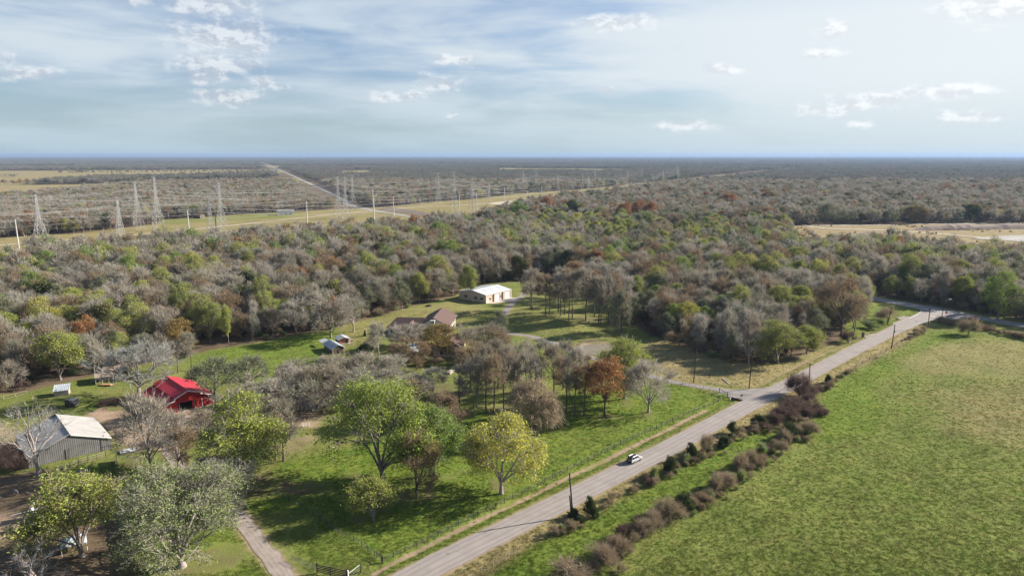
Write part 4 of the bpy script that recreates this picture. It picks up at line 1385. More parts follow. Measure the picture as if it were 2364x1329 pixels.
def clump(key_list, seed, n, spread):
    """a far patch of wood: several rough crowns"""
    rg_ = np.random.default_rng(seed)
    V, F, mi, ms, off = [], [], [], [], 0
    for i in range(n):
        key = key_list[i % len(key_list)]
        bk, twm, lfk, nm, kw0 = SPEC[key]
        q = dict(kw0)
        q.update(seed=seed * 50 + i, nsub=8, nlimb=5, nclus=34, tw=(5, 2), twl=2.6, tww=.26)
        if lfk:
            q.update(leaf=9, leaf_s=1.0, leaf_r=1.6, tw=(2, 1), leaf_on=1)
        tr, tg, lf = make_tree(**q)
        a_ = i * 2.399
        p_ = np.array([math.cos(a_), math.sin(a_), 0]) * spread * math.sqrt((i + .3) / n)
        sc_ = rg_.uniform(.75, 1.1)
        twm = TW_FAR_SHADED if twm in (TW_GREY, TW_BROWN, TW_PALE) else twm
        for (vv, ff), m_ in ((tg, twm), (lf, LF[lfk] if lfk else None)) if lf is not None else ((tg, twm),):
            if m_ not in ms:
                ms.append(m_)
            V.append(vv * sc_ + p_)
            F.append(ff + off)
            mi.append(np.full(len(ff), ms.index(m_)))
            off += len(vv)
    me_ = new_mesh('far_patch', np.concatenate(V), np.concatenate(F).astype(np.int32), ms, np.concatenate(mi))
    return bpy.data.objects.new('far_patch', me_)


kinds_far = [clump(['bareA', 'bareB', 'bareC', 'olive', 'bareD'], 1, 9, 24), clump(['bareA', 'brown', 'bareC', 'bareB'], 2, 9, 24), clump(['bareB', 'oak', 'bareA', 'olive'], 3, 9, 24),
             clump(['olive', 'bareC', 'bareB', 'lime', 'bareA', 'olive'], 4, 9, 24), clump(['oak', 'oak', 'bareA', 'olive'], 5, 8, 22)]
pts, wh, scl = [], [], []
for i in rest:
    pts.append((near[i, 0], near[i, 1], float(0)))
    b_ = near_keys.index(kinds[i])
    wh.append(b_ if dist[i] < 520 else b_ + len(near_keys))
    s = hs[i] * (1.1 if not in_y[i] else .95)
    if kinds[i] == 'yellow':
        s *= .75
    scl.append((s * rg.uniform(.85, 1.12), s * rg.uniform(.85, 1.12), s))
pz = ground_h(np.array([p[0] for p in pts]), np.array([p[1] for p in pts]))
pts = [(p[0], p[1], z_) for p, z_ in zip(pts, pz)]
# 760 m to 1900 m: middle kinds
for y0, y1, s_ in ((760, 1150, 10.5), (1150, 1900, 14.5)):
    x, y = jitter_grid(-.95 * y1, .95 * y1, y0, y1, s_, rg, .86)
    k = clear_of(x, y, 8)
    x, y = x[k], y[k]
    dens = lowf(x, y, 130, 1.0)
    kd = choose(x, y, rg)
    for a_, b_, c_ in zip(x, y, kd):
        s = rg.uniform(.75, 1.15) * (1 if s_ < 12 else 1.15)
        if c_ == 'yellow':
            s *= .7
        pts.append((a_, b_, 0))
        wh.append(len(near_keys) + mid_keys.index(c_))
        scl.append((s * 1.15, s * 1.15, s))
# beyond: patches, thinning out with distance
nf = len(near_keys) + len(mid_keys)
for y0, y1, s_ in ((1900, 3200, 38), (3200, 6000, 66), (6000, 11000, 150), (11000, 20000, 320), (20000, 40000, 800)):
    x, y = jitter_grid(-.95 * y1, .95 * y1, y0, y1, s_, rg, .84)
    k = clear_of(x, y, 14)
    for ox, oy in ((26, 0), (-26, 0), (0, 26), (0, -26)):
        k &= clear_of(x + ox, y + oy, 4)
    x, y = x[k], y[k]
    na, nb_ = lowf(x, y, 420, .3), lowf(x, y, 800, 1.9)
    for i in range(len(x)):
        q = rg.random()
        w_ = 0 if q < .3 else 1 if q < .5 else 2 if q < .72 else 3
        if na[i] + .5 * nb_[i] > (.45 if x[i] > 0 else .9) and q < .7:
            w_ = 4
        if x[i] < -.2 * y[i] and w_ in (2, 4) and q > .3:
            w_ = 1
        m_ = min(max(s_ / 44, 1), 5)
        hgt = rg.uniform(.8, 1.15) * (1.12 if na[i] > .8 else 1)
        pts.append((x[i], y[i], 0))
        wh.append(nf + w_)
        scl.append((m_ * rg.uniform(.9, 1.2), m_ * rg.uniform(.9, 1.2), hgt))
scatter('woodland', pts, wh, scl, kinds_near + kinds_mid + kinds_far, 'bare winter woodland stretching away to the horizon')

# brush under the trees and along the wood edges
x, y = jitter_grid(-420, 520, 190, 560, 6.0, rg)
e_ = line_dist(HOME, x, y, True)
k = clear_of(x, y, 4.5) & ((e_ < 22) | (rg.random(len(x)) < .35))
u_, v_ = pix(x, y)
k &= (u_ > -120) & (u_ < 2500)
x, y = x[k], y[k]
hx, hy = [], []
for L, n_, w_ in ((((1290, 1232), (1380, 1188)), 12, .8), (((1400, 1170), (1480, 1120)), 8, .8), (((1765, 990), (1830, 960), (1900, 950)), 60, 2.0), (((1480, 1120), (1540, 1095), (1610, 1062), (1700, 1008), (1760, 985)), 60, 1.1), (((1320, 1332), (1430, 1272), (1510, 1212), (1580, 1175), (1650, 1138), (1720, 1090), (1800, 1035), (1865, 985)), 170, 1.5),
                  (((1890, 905), (1960, 860)), 16, .8), (((2090, 786), (2140, 762)), 10, .8), (((2170, 742), (2260, 758), (2364, 780), (2420, 794)), 40, 1.6)):
    P = resample([at(*p) for p in L], .5)
    q = P[rg.integers(0, len(P), n_)] + rg.normal(size=(n_, 2)) * w_
    hx += list(q[:, 0])
    hy += list(q[:, 1])
px_, py_ = rg.uniform(300, 760, 1500), rg.uniform(560, 830, 1500)
kp = inside(PIT, px_, py_) & (lowf(px_, py_, 30, .9) > .35)
hx += list(px_[kp])
hy += list(py_[kp])
nw = len(x)
x, y = np.concatenate([x, hx]), np.concatenate([y, hy])
und = [joined('thicket', dict(nclus=90, tw=(5, 3), tww=.035)), joined('brush', dict(nclus=90)), joined('greybrush', dict(nclus=90, tw=(5, 3), tww=.035)), joined('greenbush', dict(nclus=90)), joined('cedar', dict(nclus=80))]
wh_ = rg.choice(5, len(x), p=[.27, .25, .25, .15, .08])
s_ = rg.uniform(.6, 1.25, len(x))
s_[nw:] = rg.uniform(.20, .52, len(x) - nw)
wh_[nw:] = rg.choice(5, len(x) - nw, p=[.08, .42, .2, .2, .10])
scatter('undergrowth', np.stack([x, y, ground_h(x, y)], -1), wh_, np.stack([s_, s_, s_ * rg.uniform(.8, 1.2, len(x))], -1), und, 'tangled brush under the trees along the wood edge')

# field shrubs that stand in rows far off, between the fields
x, y = [], []
for L in (((0, 426), (110, 424), (330, 420)), ((-100, 408), (40, 409)), ((140, 400), (640, 397))):
    P = resample([at(*p) for p in L], 9)
    x += list(P[:, 0] + rg.normal(size=len(P)) * 5)
    y += list(P[:, 1] + rg.normal(size=len(P)) * 9)
x, y = np.array(x), np.array(y)
scatter('field_hedgerow', np.stack([x, y, np.zeros(len(x))], -1), rg.integers(0, 4, len(x)), np.stack([rg.uniform(.55, 1, len(x))] * 3, -1),
        [joined(k_, dict(nclus=40, tw=(4, 2), twl=2.2, tww=.2, **({'leaf': 10, 'leaf_s': .8, 'leaf_r': 1.4} if SPEC[k_][2] else {})), seed=60 + i) for i, k_ in enumerate(['bareA', 'olive', 'bareC', 'brown'])], 'hedgerow trees between the far fields')

# ------------------------------------------------------------------ hedges and single shrubs
def shrub(key, u, v, h, r, label, group=None):
    x, y = at(u, v)
    if group is None:
        return plant(key, x, y, h, r, label, group, 'shrub')
    f = RG.uniform(.5, 1.15) if 'ditch' in group else RG.uniform(.65, 1.2)
    t = plant(key, x + RG.normal() * .9, y + RG.normal() * .9, h * f * RG.uniform(.8, 1.15), r * f, label, group, 'shrub')
    t.scale = (t.scale[0] * RG.uniform(.65, 1.2), t.scale[1] * RG.uniform(.65, 1.2), t.scale[2])
    return t


HR = 'shrubs of the hedge beside the road'
for k_, u_, v_, h_, r_, lab in [
        ('cedar', 1363, 1186, 3.6, 1.5, 'dark evergreen shrub beside the leaning utility pole'), ('cedar', 1381, 1191, 2.6, 1.5, 'bright-edged round shrub right of the dark shrub by the leaning pole'),
        ('cedar', 1335, 1202, 2.2, 1.6, 'low evergreen shrub at the foot of the leaning pole'), ('cedar', 1345, 1207, 2.0, 1.5, 'low evergreen shrub below the leaning pole'), ('greenbush', 1310, 1224, 2.4, 1.8, 'last green shrub of the hedge toward the viewer'),
        ('cedar', 1545, 1090, 4.6, 2.3, 'biggest dark evergreen shrub of the roadside hedge'), ('greenbush', 1522, 1100, 2.6, 1.6, 'pale green shrub left of the biggest evergreen shrub'),
        ('cedar', 1597, 1060, 4.6, 1.7, 'tall evergreen shrub in the middle of the roadside hedge'), ('greenbush', 1578, 1072, 3.6, 1.7, 'brown-green shrub right of the biggest evergreen shrub'),
        ('brush', 1625, 1040, 4.2, 2.2, 'reddish brown shrub between evergreen shrubs of the hedge'), ('cedar', 1662, 1030, 3.2, 1.7, 'round evergreen shrub left of the darkest shrub'),
        ('cedar', 1688, 1014, 3.0, 1.7, 'low round evergreen shrub below the darkest shrub'), ('cedar', 1707, 1002, 4.4, 2.1, 'darkest round evergreen shrub of the roadside hedge'), ('cedar', 1742, 987, 3.4, 1.9, 'evergreen shrub next to the brown thicket'),
        ('thicket', 1604, 1075, 2.2, 2.0, 'small bare shrub at the back of the roadside hedge')]:
    shrub(k_, u_, v_, h_, r_, lab, HR)
TH = 'bare brown shrubs of the roadside thicket'
L_TH = [(1768, 985, 2.4, 3.0), (1790, 975, 3.0, 3.2), (1812, 968, 3.4, 3.4), (1838, 965, 3.4, 3.4), (1862, 962, 3.4, 3.4), (1886, 958, 2.6, 3.0), (1903, 962, 2.0, 2.4), (1815, 950, 3.2, 3.2), (1840, 943, 3.6, 3.2),
                       (1862, 935, 3.6, 3.0), (1880, 945, 3.0, 2.8), (1868, 918, 3.2, 2.6), (1885, 905, 2.4, 2.4), (1903, 894, 2.2, 2.2), (1826, 930, 2.8, 2.8), (1755, 992, 2.0, 2.4), (1850, 920, 3, 2.6)]
O_TH = rowwise([q_[-4:-2] for q_ in L_TH], (), 'dark shrub of the brown thicket beside the road', 'from the near left end')
for i_, (u_, v_, h_, r_) in enumerate(L_TH):
    shrub('thicket', u_, v_, h_, r_, O_TH[i_], TH)
shrub('thicket', 1845, 912, 6.6, 3.6, 'tallest dark bare shrub, beside the pole with the crossarm')
FB = 'bare scrub along the field fence'
L_FB = [(1917, 885, 1.5, 1.6), (1932, 876, 1.3, 1.5), (1946, 868, 1.1, 1.4), (1958, 861, .9, 1.2), (2018, 828, .8, 1.0), (2100, 783, 1.1, 1.6), (2114, 775, 1.2, 1.6), (2126, 768, 1.2, 1.6), (2138, 763, 1.0, 1.4)]
O_FB = rowwise([q_[-4:-2] for q_ in L_FB], (), 'low grey scrub along the field fence', 'from the near left end')
for i_, (u_, v_, h_, r_) in enumerate(L_FB):
    shrub('greybrush', u_, v_, h_, r_, O_FB[i_], FB)
shrub('cedar', 1910, 882, 3.2, 1.1, 'slim dark evergreen shrub on the field fence above the thicket')
DT = 'shrubs along the ditch beside the big field'
L_DT = [('greybrush', 1325, 1330, 2.6, 2.6), ('brush', 1360, 1318, 2.8, 2.4), ('greybrush', 1395, 1303, 3.0, 2.6), ('greybrush', 1425, 1288, 3.0, 2.6), ('brush', 1425, 1258, 2.6, 2.4), ('thicket', 1452, 1250, 2.8, 2.4),
                           ('greybrush', 1480, 1236, 2.8, 2.2), ('greenbush', 1502, 1214, 3.6, 2.0), ('greybrush', 1522, 1208, 3.0, 2.2), ('brush', 1545, 1196, 3.2, 2.2), ('brush', 1562, 1186, 2.6, 2.0), ('greybrush', 1612, 1160, 2.6, 2.2),
                           ('greenbush', 1630, 1150, 3.4, 2.2), ('brush', 1650, 1136, 3.6, 2.4), ('greybrush', 1672, 1122, 3.4, 2.0), ('greenbush', 1700, 1098, 3.6, 2.4), ('brush', 1722, 1090, 3.8, 2.4), ('brush', 1745, 1070, 4.0, 2.4), ('greenbush', 1768, 1054, 3.6, 2.2),
                           ('brush', 1795, 1040, 3.6, 2.2), ('brush', 1818, 1022, 3.4, 2.2), ('brush', 1845, 1005, 3.8, 2.2), ('brush', 1868, 992, 3.4, 2.0), ('brush', 1862, 978, 3.0, 2.0), ('greenbush', 1682, 1110, 2.6, 2.0), ('greybrush', 1590, 1170, 2.4, 2.0)]
O_DT = rowwise([q_[-4:-2] for q_ in L_DT], (), 'brown shrub along the ditch of the big field', 'from the near left end')
for i_, (k_, u_, v_, h_, r_) in enumerate(L_DT):
    shrub(k_, u_, v_, h_, r_, O_DT[i_], DT)
shrub('cedar', 1580, 1178, 4.6, 2.3, 'dark grey-green evergreen shrub in the ditch row')
shrub('cedar', 1818, 1008, 4.6, 2.6, 'large evergreen shrub in the ditch row below the thicket')
shrub('greenbush', 1652, 1122, 3.2, 1.1, 'small yellow-green shrub in the ditch row')
CR = 'brush on the corner of the cross road'
L_CR = [('greybrush', 2190, 748, 2.2, 3.4), ('brush', 2208, 746, 2.4, 3.2), ('greybrush', 2222, 750, 2.0, 3.0), ('brush', 2180, 742, 1.6, 2.6), ('thicket', 2262, 760, 1.6, 2.4), ('brush', 2282, 764, 1.8, 2.6), ('thicket', 2300, 768, 1.8, 2.6), ('greybrush', 2322, 772, 2.0, 2.8), ('brush', 2345, 776, 2.2, 2.8), ('brush', 2364, 780, 2.2, 2.8), ('greybrush', 2390, 786, 2.2, 2.8)]
O_CR = rowwise([q_[-4:-2] for q_ in L_CR], (), 'low tangled brush on the cross road corner', 'from the near left end')
for i_, (k_, u_, v_, h_, r_) in enumerate(L_CR):
    shrub(k_, u_, v_, h_, r_, O_CR[i_], CR)
shrub('brush', 2236, 772, 6.2, 3.4, 'tall brown shrub at the corner of the big field')
shrub('greenbush', 2010, 757, 3.6, 3.6, 'wide pale green shrub on the triangle by the cross road')
shrub('greenbush', 2028, 750, 3.2, 3.2, 'pale green shrub touching the wide one on the triangle')
shrub('greybrush', 2050, 742, 5.2, 4.4, 'grey bare shrub between the two poles on the triangle')
shrub('thicket', 1958, 790, 4.4, 3.2, 'dark bare shrub at the tip of the wood by the road')
shrub('cedar', 846, 812, 3.4, 2.8, 'dark shrub below the swing frame on the lawn')
shrub('greybrush', 858, 806, 3.6, 2.6, 'grey shrub right of the dark shrub on the lawn')
shrub('greenbush', 912, 772, 2.4, 3.0, 'clipped grey-green shrub at the end of the white wing')
GB = 'garden shrubs below the pool terrace'
L_GB = [(942, 828), (950, 838), (964, 842), (980, 840), (995, 842), (1010, 838)]
for i_, (u_, v_) in enumerate(L_GB):
    shrub('brush' if u_ % 4 else 'greenbush', u_, v_, 2.6, 2.2, ordinal(i_) + ' olive garden shrub from the left below the pool terrace', GB)
shrub('greenbush', 1062, 838, 3, 2.4, 'yellow-green shrub at the gable of the front wing')
shrub('greenbush', 148, 959, 1.6, 2.0, 'bright green weeds below the black trailer')
shrub('greenbush', 165, 962, 1.3, 2.2, 'bright green weeds right of the black trailer')
BP = 'dead brush heaped beside the grey barn'
L_BP = [(10, 1080, 3.2, 3.0), (35, 1086, 3.0, 3.0), (20, 1055, 3.0, 3.0), (-10, 1060, 3.4, 3.2), (50, 1062, 2.2, 2.2)]
O_BP = rowwise([q_[-4:-2] for q_ in L_BP], (), 'heap of dead brush left of the grey barn', 'from the near left end')
for i_, (u_, v_, h_, r_) in enumerate(L_BP):
    shrub('thicket', u_, v_, h_, r_, O_BP[i_], BP)
shrub('thicket', 258, 930, 1.6, 3.0, 'fallen grey branches under the large pale bare tree')
shrub('thicket', 290, 925, 1.5, 3.2, 'brush pile below the open shed')

# ------------------------------------------------------------------ tufts of grass
mg = {'g': foliage_mat('green grass blades', [(0, (.115, .175, .026)), (.5, (.150, .200, .034)), (1, (.180, .195, .046))], .2, .6),
      'd': foliage_mat('dry grass blades', [(0, (.27, .215, .10)), (.5, (.33, .265, .13)), (1, (.22, .19, .08))], .2, .6)}


def tuft_obj(m, seed, n, h, r):
    rg_ = np.random.default_rng(seed)
    p = np.stack([rg_.normal(size=n) * r, rg_.normal(size=n) * r, np.full(n, -.03)], -1)
    d = unit(np.stack([rg_.normal(size=n) * .5, rg_.normal(size=n) * .5, np.ones(n)], -1))
    V, F = slivers(p, d, h * rg_.uniform(.6, 1.2, n), np.full(n, .035), rg_)
    return bpy.data.objects.new('tuft', new_mesh('tuft', V, F.astype(np.int32), [m]))


tz = [tuft_obj(mg['g'], 1, 16, .32, .26), tuft_obj(mg['g'], 2, 16, .24, .3), tuft_obj(mg['d'], 3, 16, .36, .26), tuft_obj(mg['d'], 4, 16, .28, .3)]
rg = np.random.default_rng(11)
x, y = [], []
n_try = 230000
yy = 100 + 250 * rg.random(n_try) ** 1.7
xx = (rg.random(n_try) * 2 - 1) * (.80 * yy + 12)
ix = np.clip(np.searchsorted(gx, xx) - 1, 0, nx - 1)
iy = np.clip(np.searchsorted(gy, yy) - 1, 0, ny - 1)
zz_ = Z[iy * nx + ix]
g_ok = (zz_[:, 2] < .35) & (zz_[:, 3] < .35)
for L, w in ((ROAD, 3.9), (HWY, 5.4), (DRIVE, 2.0), (LDRIVE, 2.4)):
    g_ok &= line_dist(L, xx, yy) > w
xx, yy, zz_ = xx[g_ok], yy[g_ok], zz_[g_ok]
isd = rg.random(len(xx)) < np.clip(zz_[:, 1] * .85 - zz_[:, 0] * .2, .03, .95)
s_ = rg.uniform(.6, 1.25, len(xx)) * np.where(zz_[:, 0] + zz_[:, 1] > .85, .88, .68)
scatter('grass', np.stack([xx, yy, ground_h(xx, yy)], -1), np.where(isd, 2, 0) + rg.integers(0, 2, len(xx)), np.stack([s_] * 3, -1), tz, 'short winter grass of the lawns and fields')

# ------------------------------------------------------------------ buildings
M_RED = mat('red painted sheet roof', (0.40, 0.030, 0.050), (0.45, 0.045, 0.062), .6, .55, spec=.3)
M_REDW = mat('red wall boards', (0.36, 0.02, 0.02), (0.42, 0.03, 0.028), 1.5, .7)
M_WHITE = mat('white paint', (0.72, 0.71, 0.68), (0.62, 0.61, 0.58), 1.2, .7)
M_GALV = mat('weathered galvanised sheet', (0.33, 0.315, 0.295), (0.40, 0.38, 0.355), .35, .6, .0, spec=.4)
M_GALVD = mat('dull galvanised siding', (0.15, 0.145, 0.14), (0.21, 0.205, 0.195), .5, .7)
M_TIN = mat('bright tin roof', (0.38, 0.405, 0.42), (0.50, 0.52, 0.535), .7, .5, .0, spec=.4)
M_ROOFW = mat('pale metal roof', (0.58, 0.60, 0.61), (0.64, 0.66, 0.66), .3, .5, spec=.4)
M_TAN = mat('tan wall panels', (0.46, 0.355, 0.265), (0.50, 0.39, 0.295), .6, .8)
M_CONC = mat('concrete', (0.42, 0.36, 0.31), (0.48, 0.42, 0.37), .6, .9)
M_SHING = mat('brown shingles', (0.098, 0.063, 0.053), (0.130, 0.084, 0.072), 2.5, .95, bump=.4, bscale=14)
M_PEACH = mat('peach stucco', (0.60, 0.43, 0.28), (0.66, 0.49, 0.34), 1.0, .9)
M_CREAM = mat('cream wall', (0.60, 0.57, 0.52), (0.66, 0.63, 0.58), 1.0, .9)
M_WOOD = mat('weathered boards', (0.115, 0.082, 0.058), (0.185, 0.14, 0.105), 2.2, .95)
M_GREYW = mat('grey weathered timber', (0.30, 0.255, 0.21), (0.40, 0.345, 0.29), 2.0, .95)
M_BRICKR = mat('faded red boards', (0.34, 0.135, 0.09), (0.40, 0.18, 0.12), 2.0, .9)
M_BLACK = mat('black paint', (0.025, 0.026, 0.03), (0.04, 0.04, 0.045), 1.0, .5)
M_GLASS = mat('dark window glass', (0.03, 0.035, 0.04), (0.045, 0.05, 0.055), 1.0, .12, spec=.6)
M_DARK = mat('dark interior', (0.03, 0.026, 0.022), (0.04, 0.035, 0.03), 1.0, .95)
M_RUSTR = mat('rusted brown roof', (0.30, 0.215, 0.15), (0.37, 0.28, 0.205), .8, .9)
M_POLE = mat('creosoted pole and gate rail shade', (0.050, 0.037, 0.029), (0.085, 0.063, 0.048), 1.5, .95)
M_STEEL = mat('galvanised steel', (0.42, 0.415, 0.40), (0.52, 0.51, 0.50), .4, .6, spec=.3)
M_WIRE = mat('aluminium conductor', (0.52, 0.51, 0.50), (0.46, 0.45, 0.44), .4, .6)
M_POLEC = mat('pale concrete pole', (0.52, 0.49, 0.46), (0.60, 0.57, 0.54), .4, .9)


def facing(nx_, ny_):
    return math.atan2(-nx_, ny_)


def roofline(prof, x):
    xs, zs = [p[0] for p in prof], [p[1] for p in prof]
    return float(np.interp(x, xs, zs))


def gable_end(name, prof, y0, y1, m, parent, openings=()):
    """wall under a roof line (x across, z up); openings (x0, x1, z) start at the ground"""
    mb = MB()
    xs = sorted(set([p[0] for p in prof] + [o_[0] for o_ in openings] + [o_[1] for o_ in openings]))
    for a, b in zip(xs[:-1], xs[1:]):
        zb_ = 0.0
        for o_ in openings:
            if a >= o_[0] - 1e-6 and b <= o_[1] + 1e-6:
                zb_ = o_[2]
        mb.prism([(a, zb_), (b, zb_), (b, roofline(prof, b) - .02), (a, roofline(prof, a) - .02)], 'y', y0, y1)
    return mb.build(name, m, parent)


def roof_slabs(prof, y0, y1, m, parent, th=.12, lift=.0, name='roof', ribs=0.0, kick=0):
    out = []
    for (xa, za), (xb, zb_) in zip(prof[:-1], prof[1:]):
        mb = MB()
        mb.prism([(xa, za + lift), (xb, zb_ + lift), (xb, zb_ + lift + th), (xa, za + lift + th)], 'y', y0, y1)
        if ribs:
            y = y0 + ribs / 2
            while y < y1:
                mb.prism([(xa, za + lift + th - .01), (xb, zb_ + lift + th - .01), (xb, zb_ + lift + th + .05), (xa, za + lift + th + .05)], 'y', y - .05, y + .05)
                y += ribs
        out.append(mb.build(name, m, parent))
    return out


def ribs_on(name, prof, y, dy, step, m, parent, skip=()):
    mb = MB()
    x = prof[0][0] + step / 2
    while x < prof[-1][0]:
        zb_ = 0.05
        for o_ in skip:
            if o_[0] < x < o_[1]:
                zb_ = o_[2]
        zt = roofline(prof, x) - .12
        if zt - zb_ > .1:
            mb.box(x - step * .12, x + step * .12, min(y, y + dy), max(y, y + dy), zb_, zt)
        x += step
    return mb.build(name, m, parent)


def window(parent, x, y, z, w, h, axis='y', sgn=-1, m=None, name='window', divs=1):
    """frame standing proud of a wall, glass as a sub-part; axis = wall normal"""
    f, g = MB(), MB()
    t = .06

    def bx(mb_, a0, a1, z0, z1, d0, d1):
        d0, d1 = sorted((sgn * d0, sgn * d1))
        if axis == 'y':
            mb_.box(x + a0, x + a1, y + d0, y + d1, z0, z1)
        else:
            mb_.box(x + d0, x + d1, y + a0, y + a1, z0, z1)
    bx(f, -w / 2 - t, w / 2 + t, z - t, z, .0, .07)
    bx(f, -w / 2 - t, w / 2 + t, z + h, z + h + t, .0, .07)
    bx(f, -w / 2 - t, -w / 2, z, z + h, .0, .07)
    bx(f, w / 2, w / 2 + t, z, z + h, .0, .07)
    for i in range(divs):
        p = -w / 2 + w * (i + 1) / (divs + 1)
        bx(f, p - .03, p + .03, z, z + h, .0, .065)
    bx(g, -w / 2, w / 2, z, z + h, .0, .03)
    fo = f.build(name, m or M_WHITE, parent)
    g.build('pane', M_GLASS, fo)
    return fo


# --- red barn
th = facing(-.70, .714)
B = thing('red_barn', 'bright red metal barn with white trim and an open bay', 'barn', (-103.6, 207.6, 0), th)
main_p = [(-4.3, 4.75), (0, 6.5), (4.0, 5.15)]
lean_l = [(-8.4, 2.75), (-4.0, 4.35)]
lean_r = [(3.7, 4.85), (8.2, 3.2)]
full = [(-8.2, 2.8), (-4.1, 4.3), (-4.0, 4.8), (0, 6.45), (3.8, 5.2), (3.85, 4.75), (8.0, 3.22)]
OPEN = [(-3.2, 1.2, 2.9)]
gable_end('front_wall', full, 0, .12, M_REDW, B, OPEN)
gable_end('back_wall', full, 18.9, 19.02, M_REDW, B)
MB().box(-8.2, -8.08, .12, 18.9, 0, 2.75).build('side_wall', M_REDW, B)
MB().box(7.88, 8.0, .12, 18.9, 0, 3.2).build('side_wall', M_REDW, B)
ribs_on('front_boards', full, 0, -.07, .55, M_REDW, B, OPEN)
MB().box(-4.1, -4.0, .12, 18.9, 0, 4.2).build('inner_wall', M_WOOD, B)
roof_slabs(main_p, -.7, 19.6, M_RED, B, ribs=.9, lift=.03)
roof_slabs(lean_l, -.7, 19.6, M_RED, B, name='lean_to_roof', ribs=.9)
roof_slabs(lean_r, -.7, 19.6, M_RED, B, name='lean_to_roof', ribs=.9)
for pf, l_ in ((main_p, .03), (lean_l, 0), (lean_r, 0)):
    for (xa, za), (xb, zb_) in zip(pf[:-1], pf[1:]):
        MB().prism([(xa, za + l_ - .22), (xb, zb_ + l_ - .22), (xb, zb_ + l_ + .15), (xa, za + l_ + .15)], 'y', -.80, -.70).build('fascia', M_WHITE, B)
MB().bar((0, -.7, 6.72), (0, 19.6, 6.72), .14, n=6).build('ridge_cap', M_RED, B)
MB().box(7.80, 8.06, -.14, -.02, 0, 3.0).build('corner_trim', M_WHITE, B)
MB().box(4.15, 4.35, -.14, -.075, 0, 2.9).build('corner_trim', M_WHITE, B)
MB().box(1.9, 1.98, -.14, -.075, .1, 2.8).build('corner_trim', M_WHITE, B)
MB().lathe([(.14, 0), (.14, 1.0), (.28, 1.0), (.28, 1.15), (.02, 1.3)], 8).build('flue', M_RED, B, (6.2, 8.5, 3.9))
MB().box(-3.6, 8.1, -.55, -.16, -.2, .10).build('step', M_CONC, B)

# --- grey metal barn
th = facing(-.677, .736)
B = thing('metal_barn', 'weathered grey metal barn with a corrugated gable wall', 'barn', (-118.2, 171.6, 0), th)
pf = [(-10.0, 3.1), (0, 7.0), (9.6, 3.3)]
gable_end('front_wall', [(-9.7, 3.15), (0, 6.9), (9.3, 3.35)], 0, .1, M_GALVD, B)
gable_end('back_wall', [(-9.7, 3.15), (0, 6.9), (9.3, 3.35)], 18.9, 19, M_GALVD, B)
ribs_on('corrugated_siding', [(-9.7, 3.15), (0, 6.9), (9.3, 3.35)], 0, -.05, .48, mat('rib sheet', (0.155, 0.15, 0.143), (0.22, 0.212, 0.20), .5, .7), B)
MB().box(-9.7, -9.6, .1, 18.9, 0, 3.2).build('side_wall', M_GALVD, B)
MB().box(9.2, 9.3, .1, 18.9, 0, 3.4).build('side_wall', M_GALVD, B)
r_ = roof_slabs(pf, -.35, 19.35, M_GALV, B, ribs=.95)
MB().prism([(-1.6, 6.51), (-.1, 7.095), (-.1, 7.11), (-1.6, 6.525)], 'y', 17.0, 19.2).build('roof_patch', M_BLACK, B)
MB().bar((0, -.35, 7.16), (0, 19.35, 7.16), .12, n=6).build('ridge_cap', M_GALVD, B)
MB().prism([(0.2, 6.66), (9.6, 3.08), (9.6, 3.42), (0.2, 7.0)], 'y', -.42, -.35).build('fascia', M_WHITE, B)
for x_ in (-.8, 7.6):
    MB().bar((x_, -.35, -.2), (x_ + .1, -.35, 3.4 if x_ < 5 else 4.6), .08, n=6).build('post', M_POLE, B)

# --- white tin shed
th = facing(.3, .954)
B = thing('tin_shed', 'small pale shed with a curled tin roof at the wood edge', 'shed', (-152.4, 220.0, 0), facing(-.42, .907))
gable_end('front_wall', [(-2.1, 2.1), (2.1, 2.1)], -.05, .05, M_GREYW, B)
gable_end('back_wall', [(-2.1, 3.0), (2.1, 3.0)], 3.3, 3.4, M_GREYW, B)
MB().prism([(.05, 0), (3.3, 0), (3.3, 2.95), (.05, 2.1)], 'x', -2.1, -2.0).build('side_wall', M_WOOD, B)
MB().prism([(.05, 0), (3.3, 0), (3.3, 2.95), (.05, 2.1)], 'x', 2.0, 2.1).build('side_wall', M_GREYW, B)
MB().prism([(-.45, 1.98), (3.7, 3.1), (3.7, 3.2), (-.45, 2.08)], 'x', -2.4, 2.4).build('roof', M_TIN, B)
mb = MB()
for i in range(9):
    mb.prism([(-.45, 2.07), (3.7, 3.19), (3.7, 3.25), (-.45, 2.13)], 'x', -2.35 + i * .56, -2.2 + i * .56)
mb.build('roof_ribs', M_TIN, B)
ribs_on('wall_boards', [(-2.1, 2.1), (2.1, 2.1)], -.05, -.04, .42, M_GREYW, B)

# --- black box trailer
B = thing('cargo_trailer', 'small black cargo trailer parked on the grass', 'trailer', (-143.4, 209.2, 0), facing(.35, .94))
MB().prism([(-1.05, .45), (1.05, .45), (1.05, 2.35), (.9, 2.55), (-.9, 2.55), (-1.05, 2.35)], 'y', -.1, 3.2).build('body', M_BLACK, B)
MB().box(-1.0, 1.0, -.05, 3.15, 2.555, 2.60).build('roof_sheet', M_GALVD, B)
for s_ in (-1, 1):
    wv = MB().bar((s_ * 1.06, 1.7, .33), (s_ * 1.26, 1.7, .33), .33, n=12).build('wheel', M_BLACK, B)
    MB().bar((s_ * 1.06, 1.7, .33), (s_ * 1.275, 1.7, .33), .17, n=8).build('rim', M_WHITE, wv)
MB().box(-.09, .09, -.14, -.11, 1.75, 1.95).build('plate', M_WHITE, B)
MB().bar((0, 3.2, .5), (0, 4.4, .45), .06).build('drawbar', M_BLACK, B)

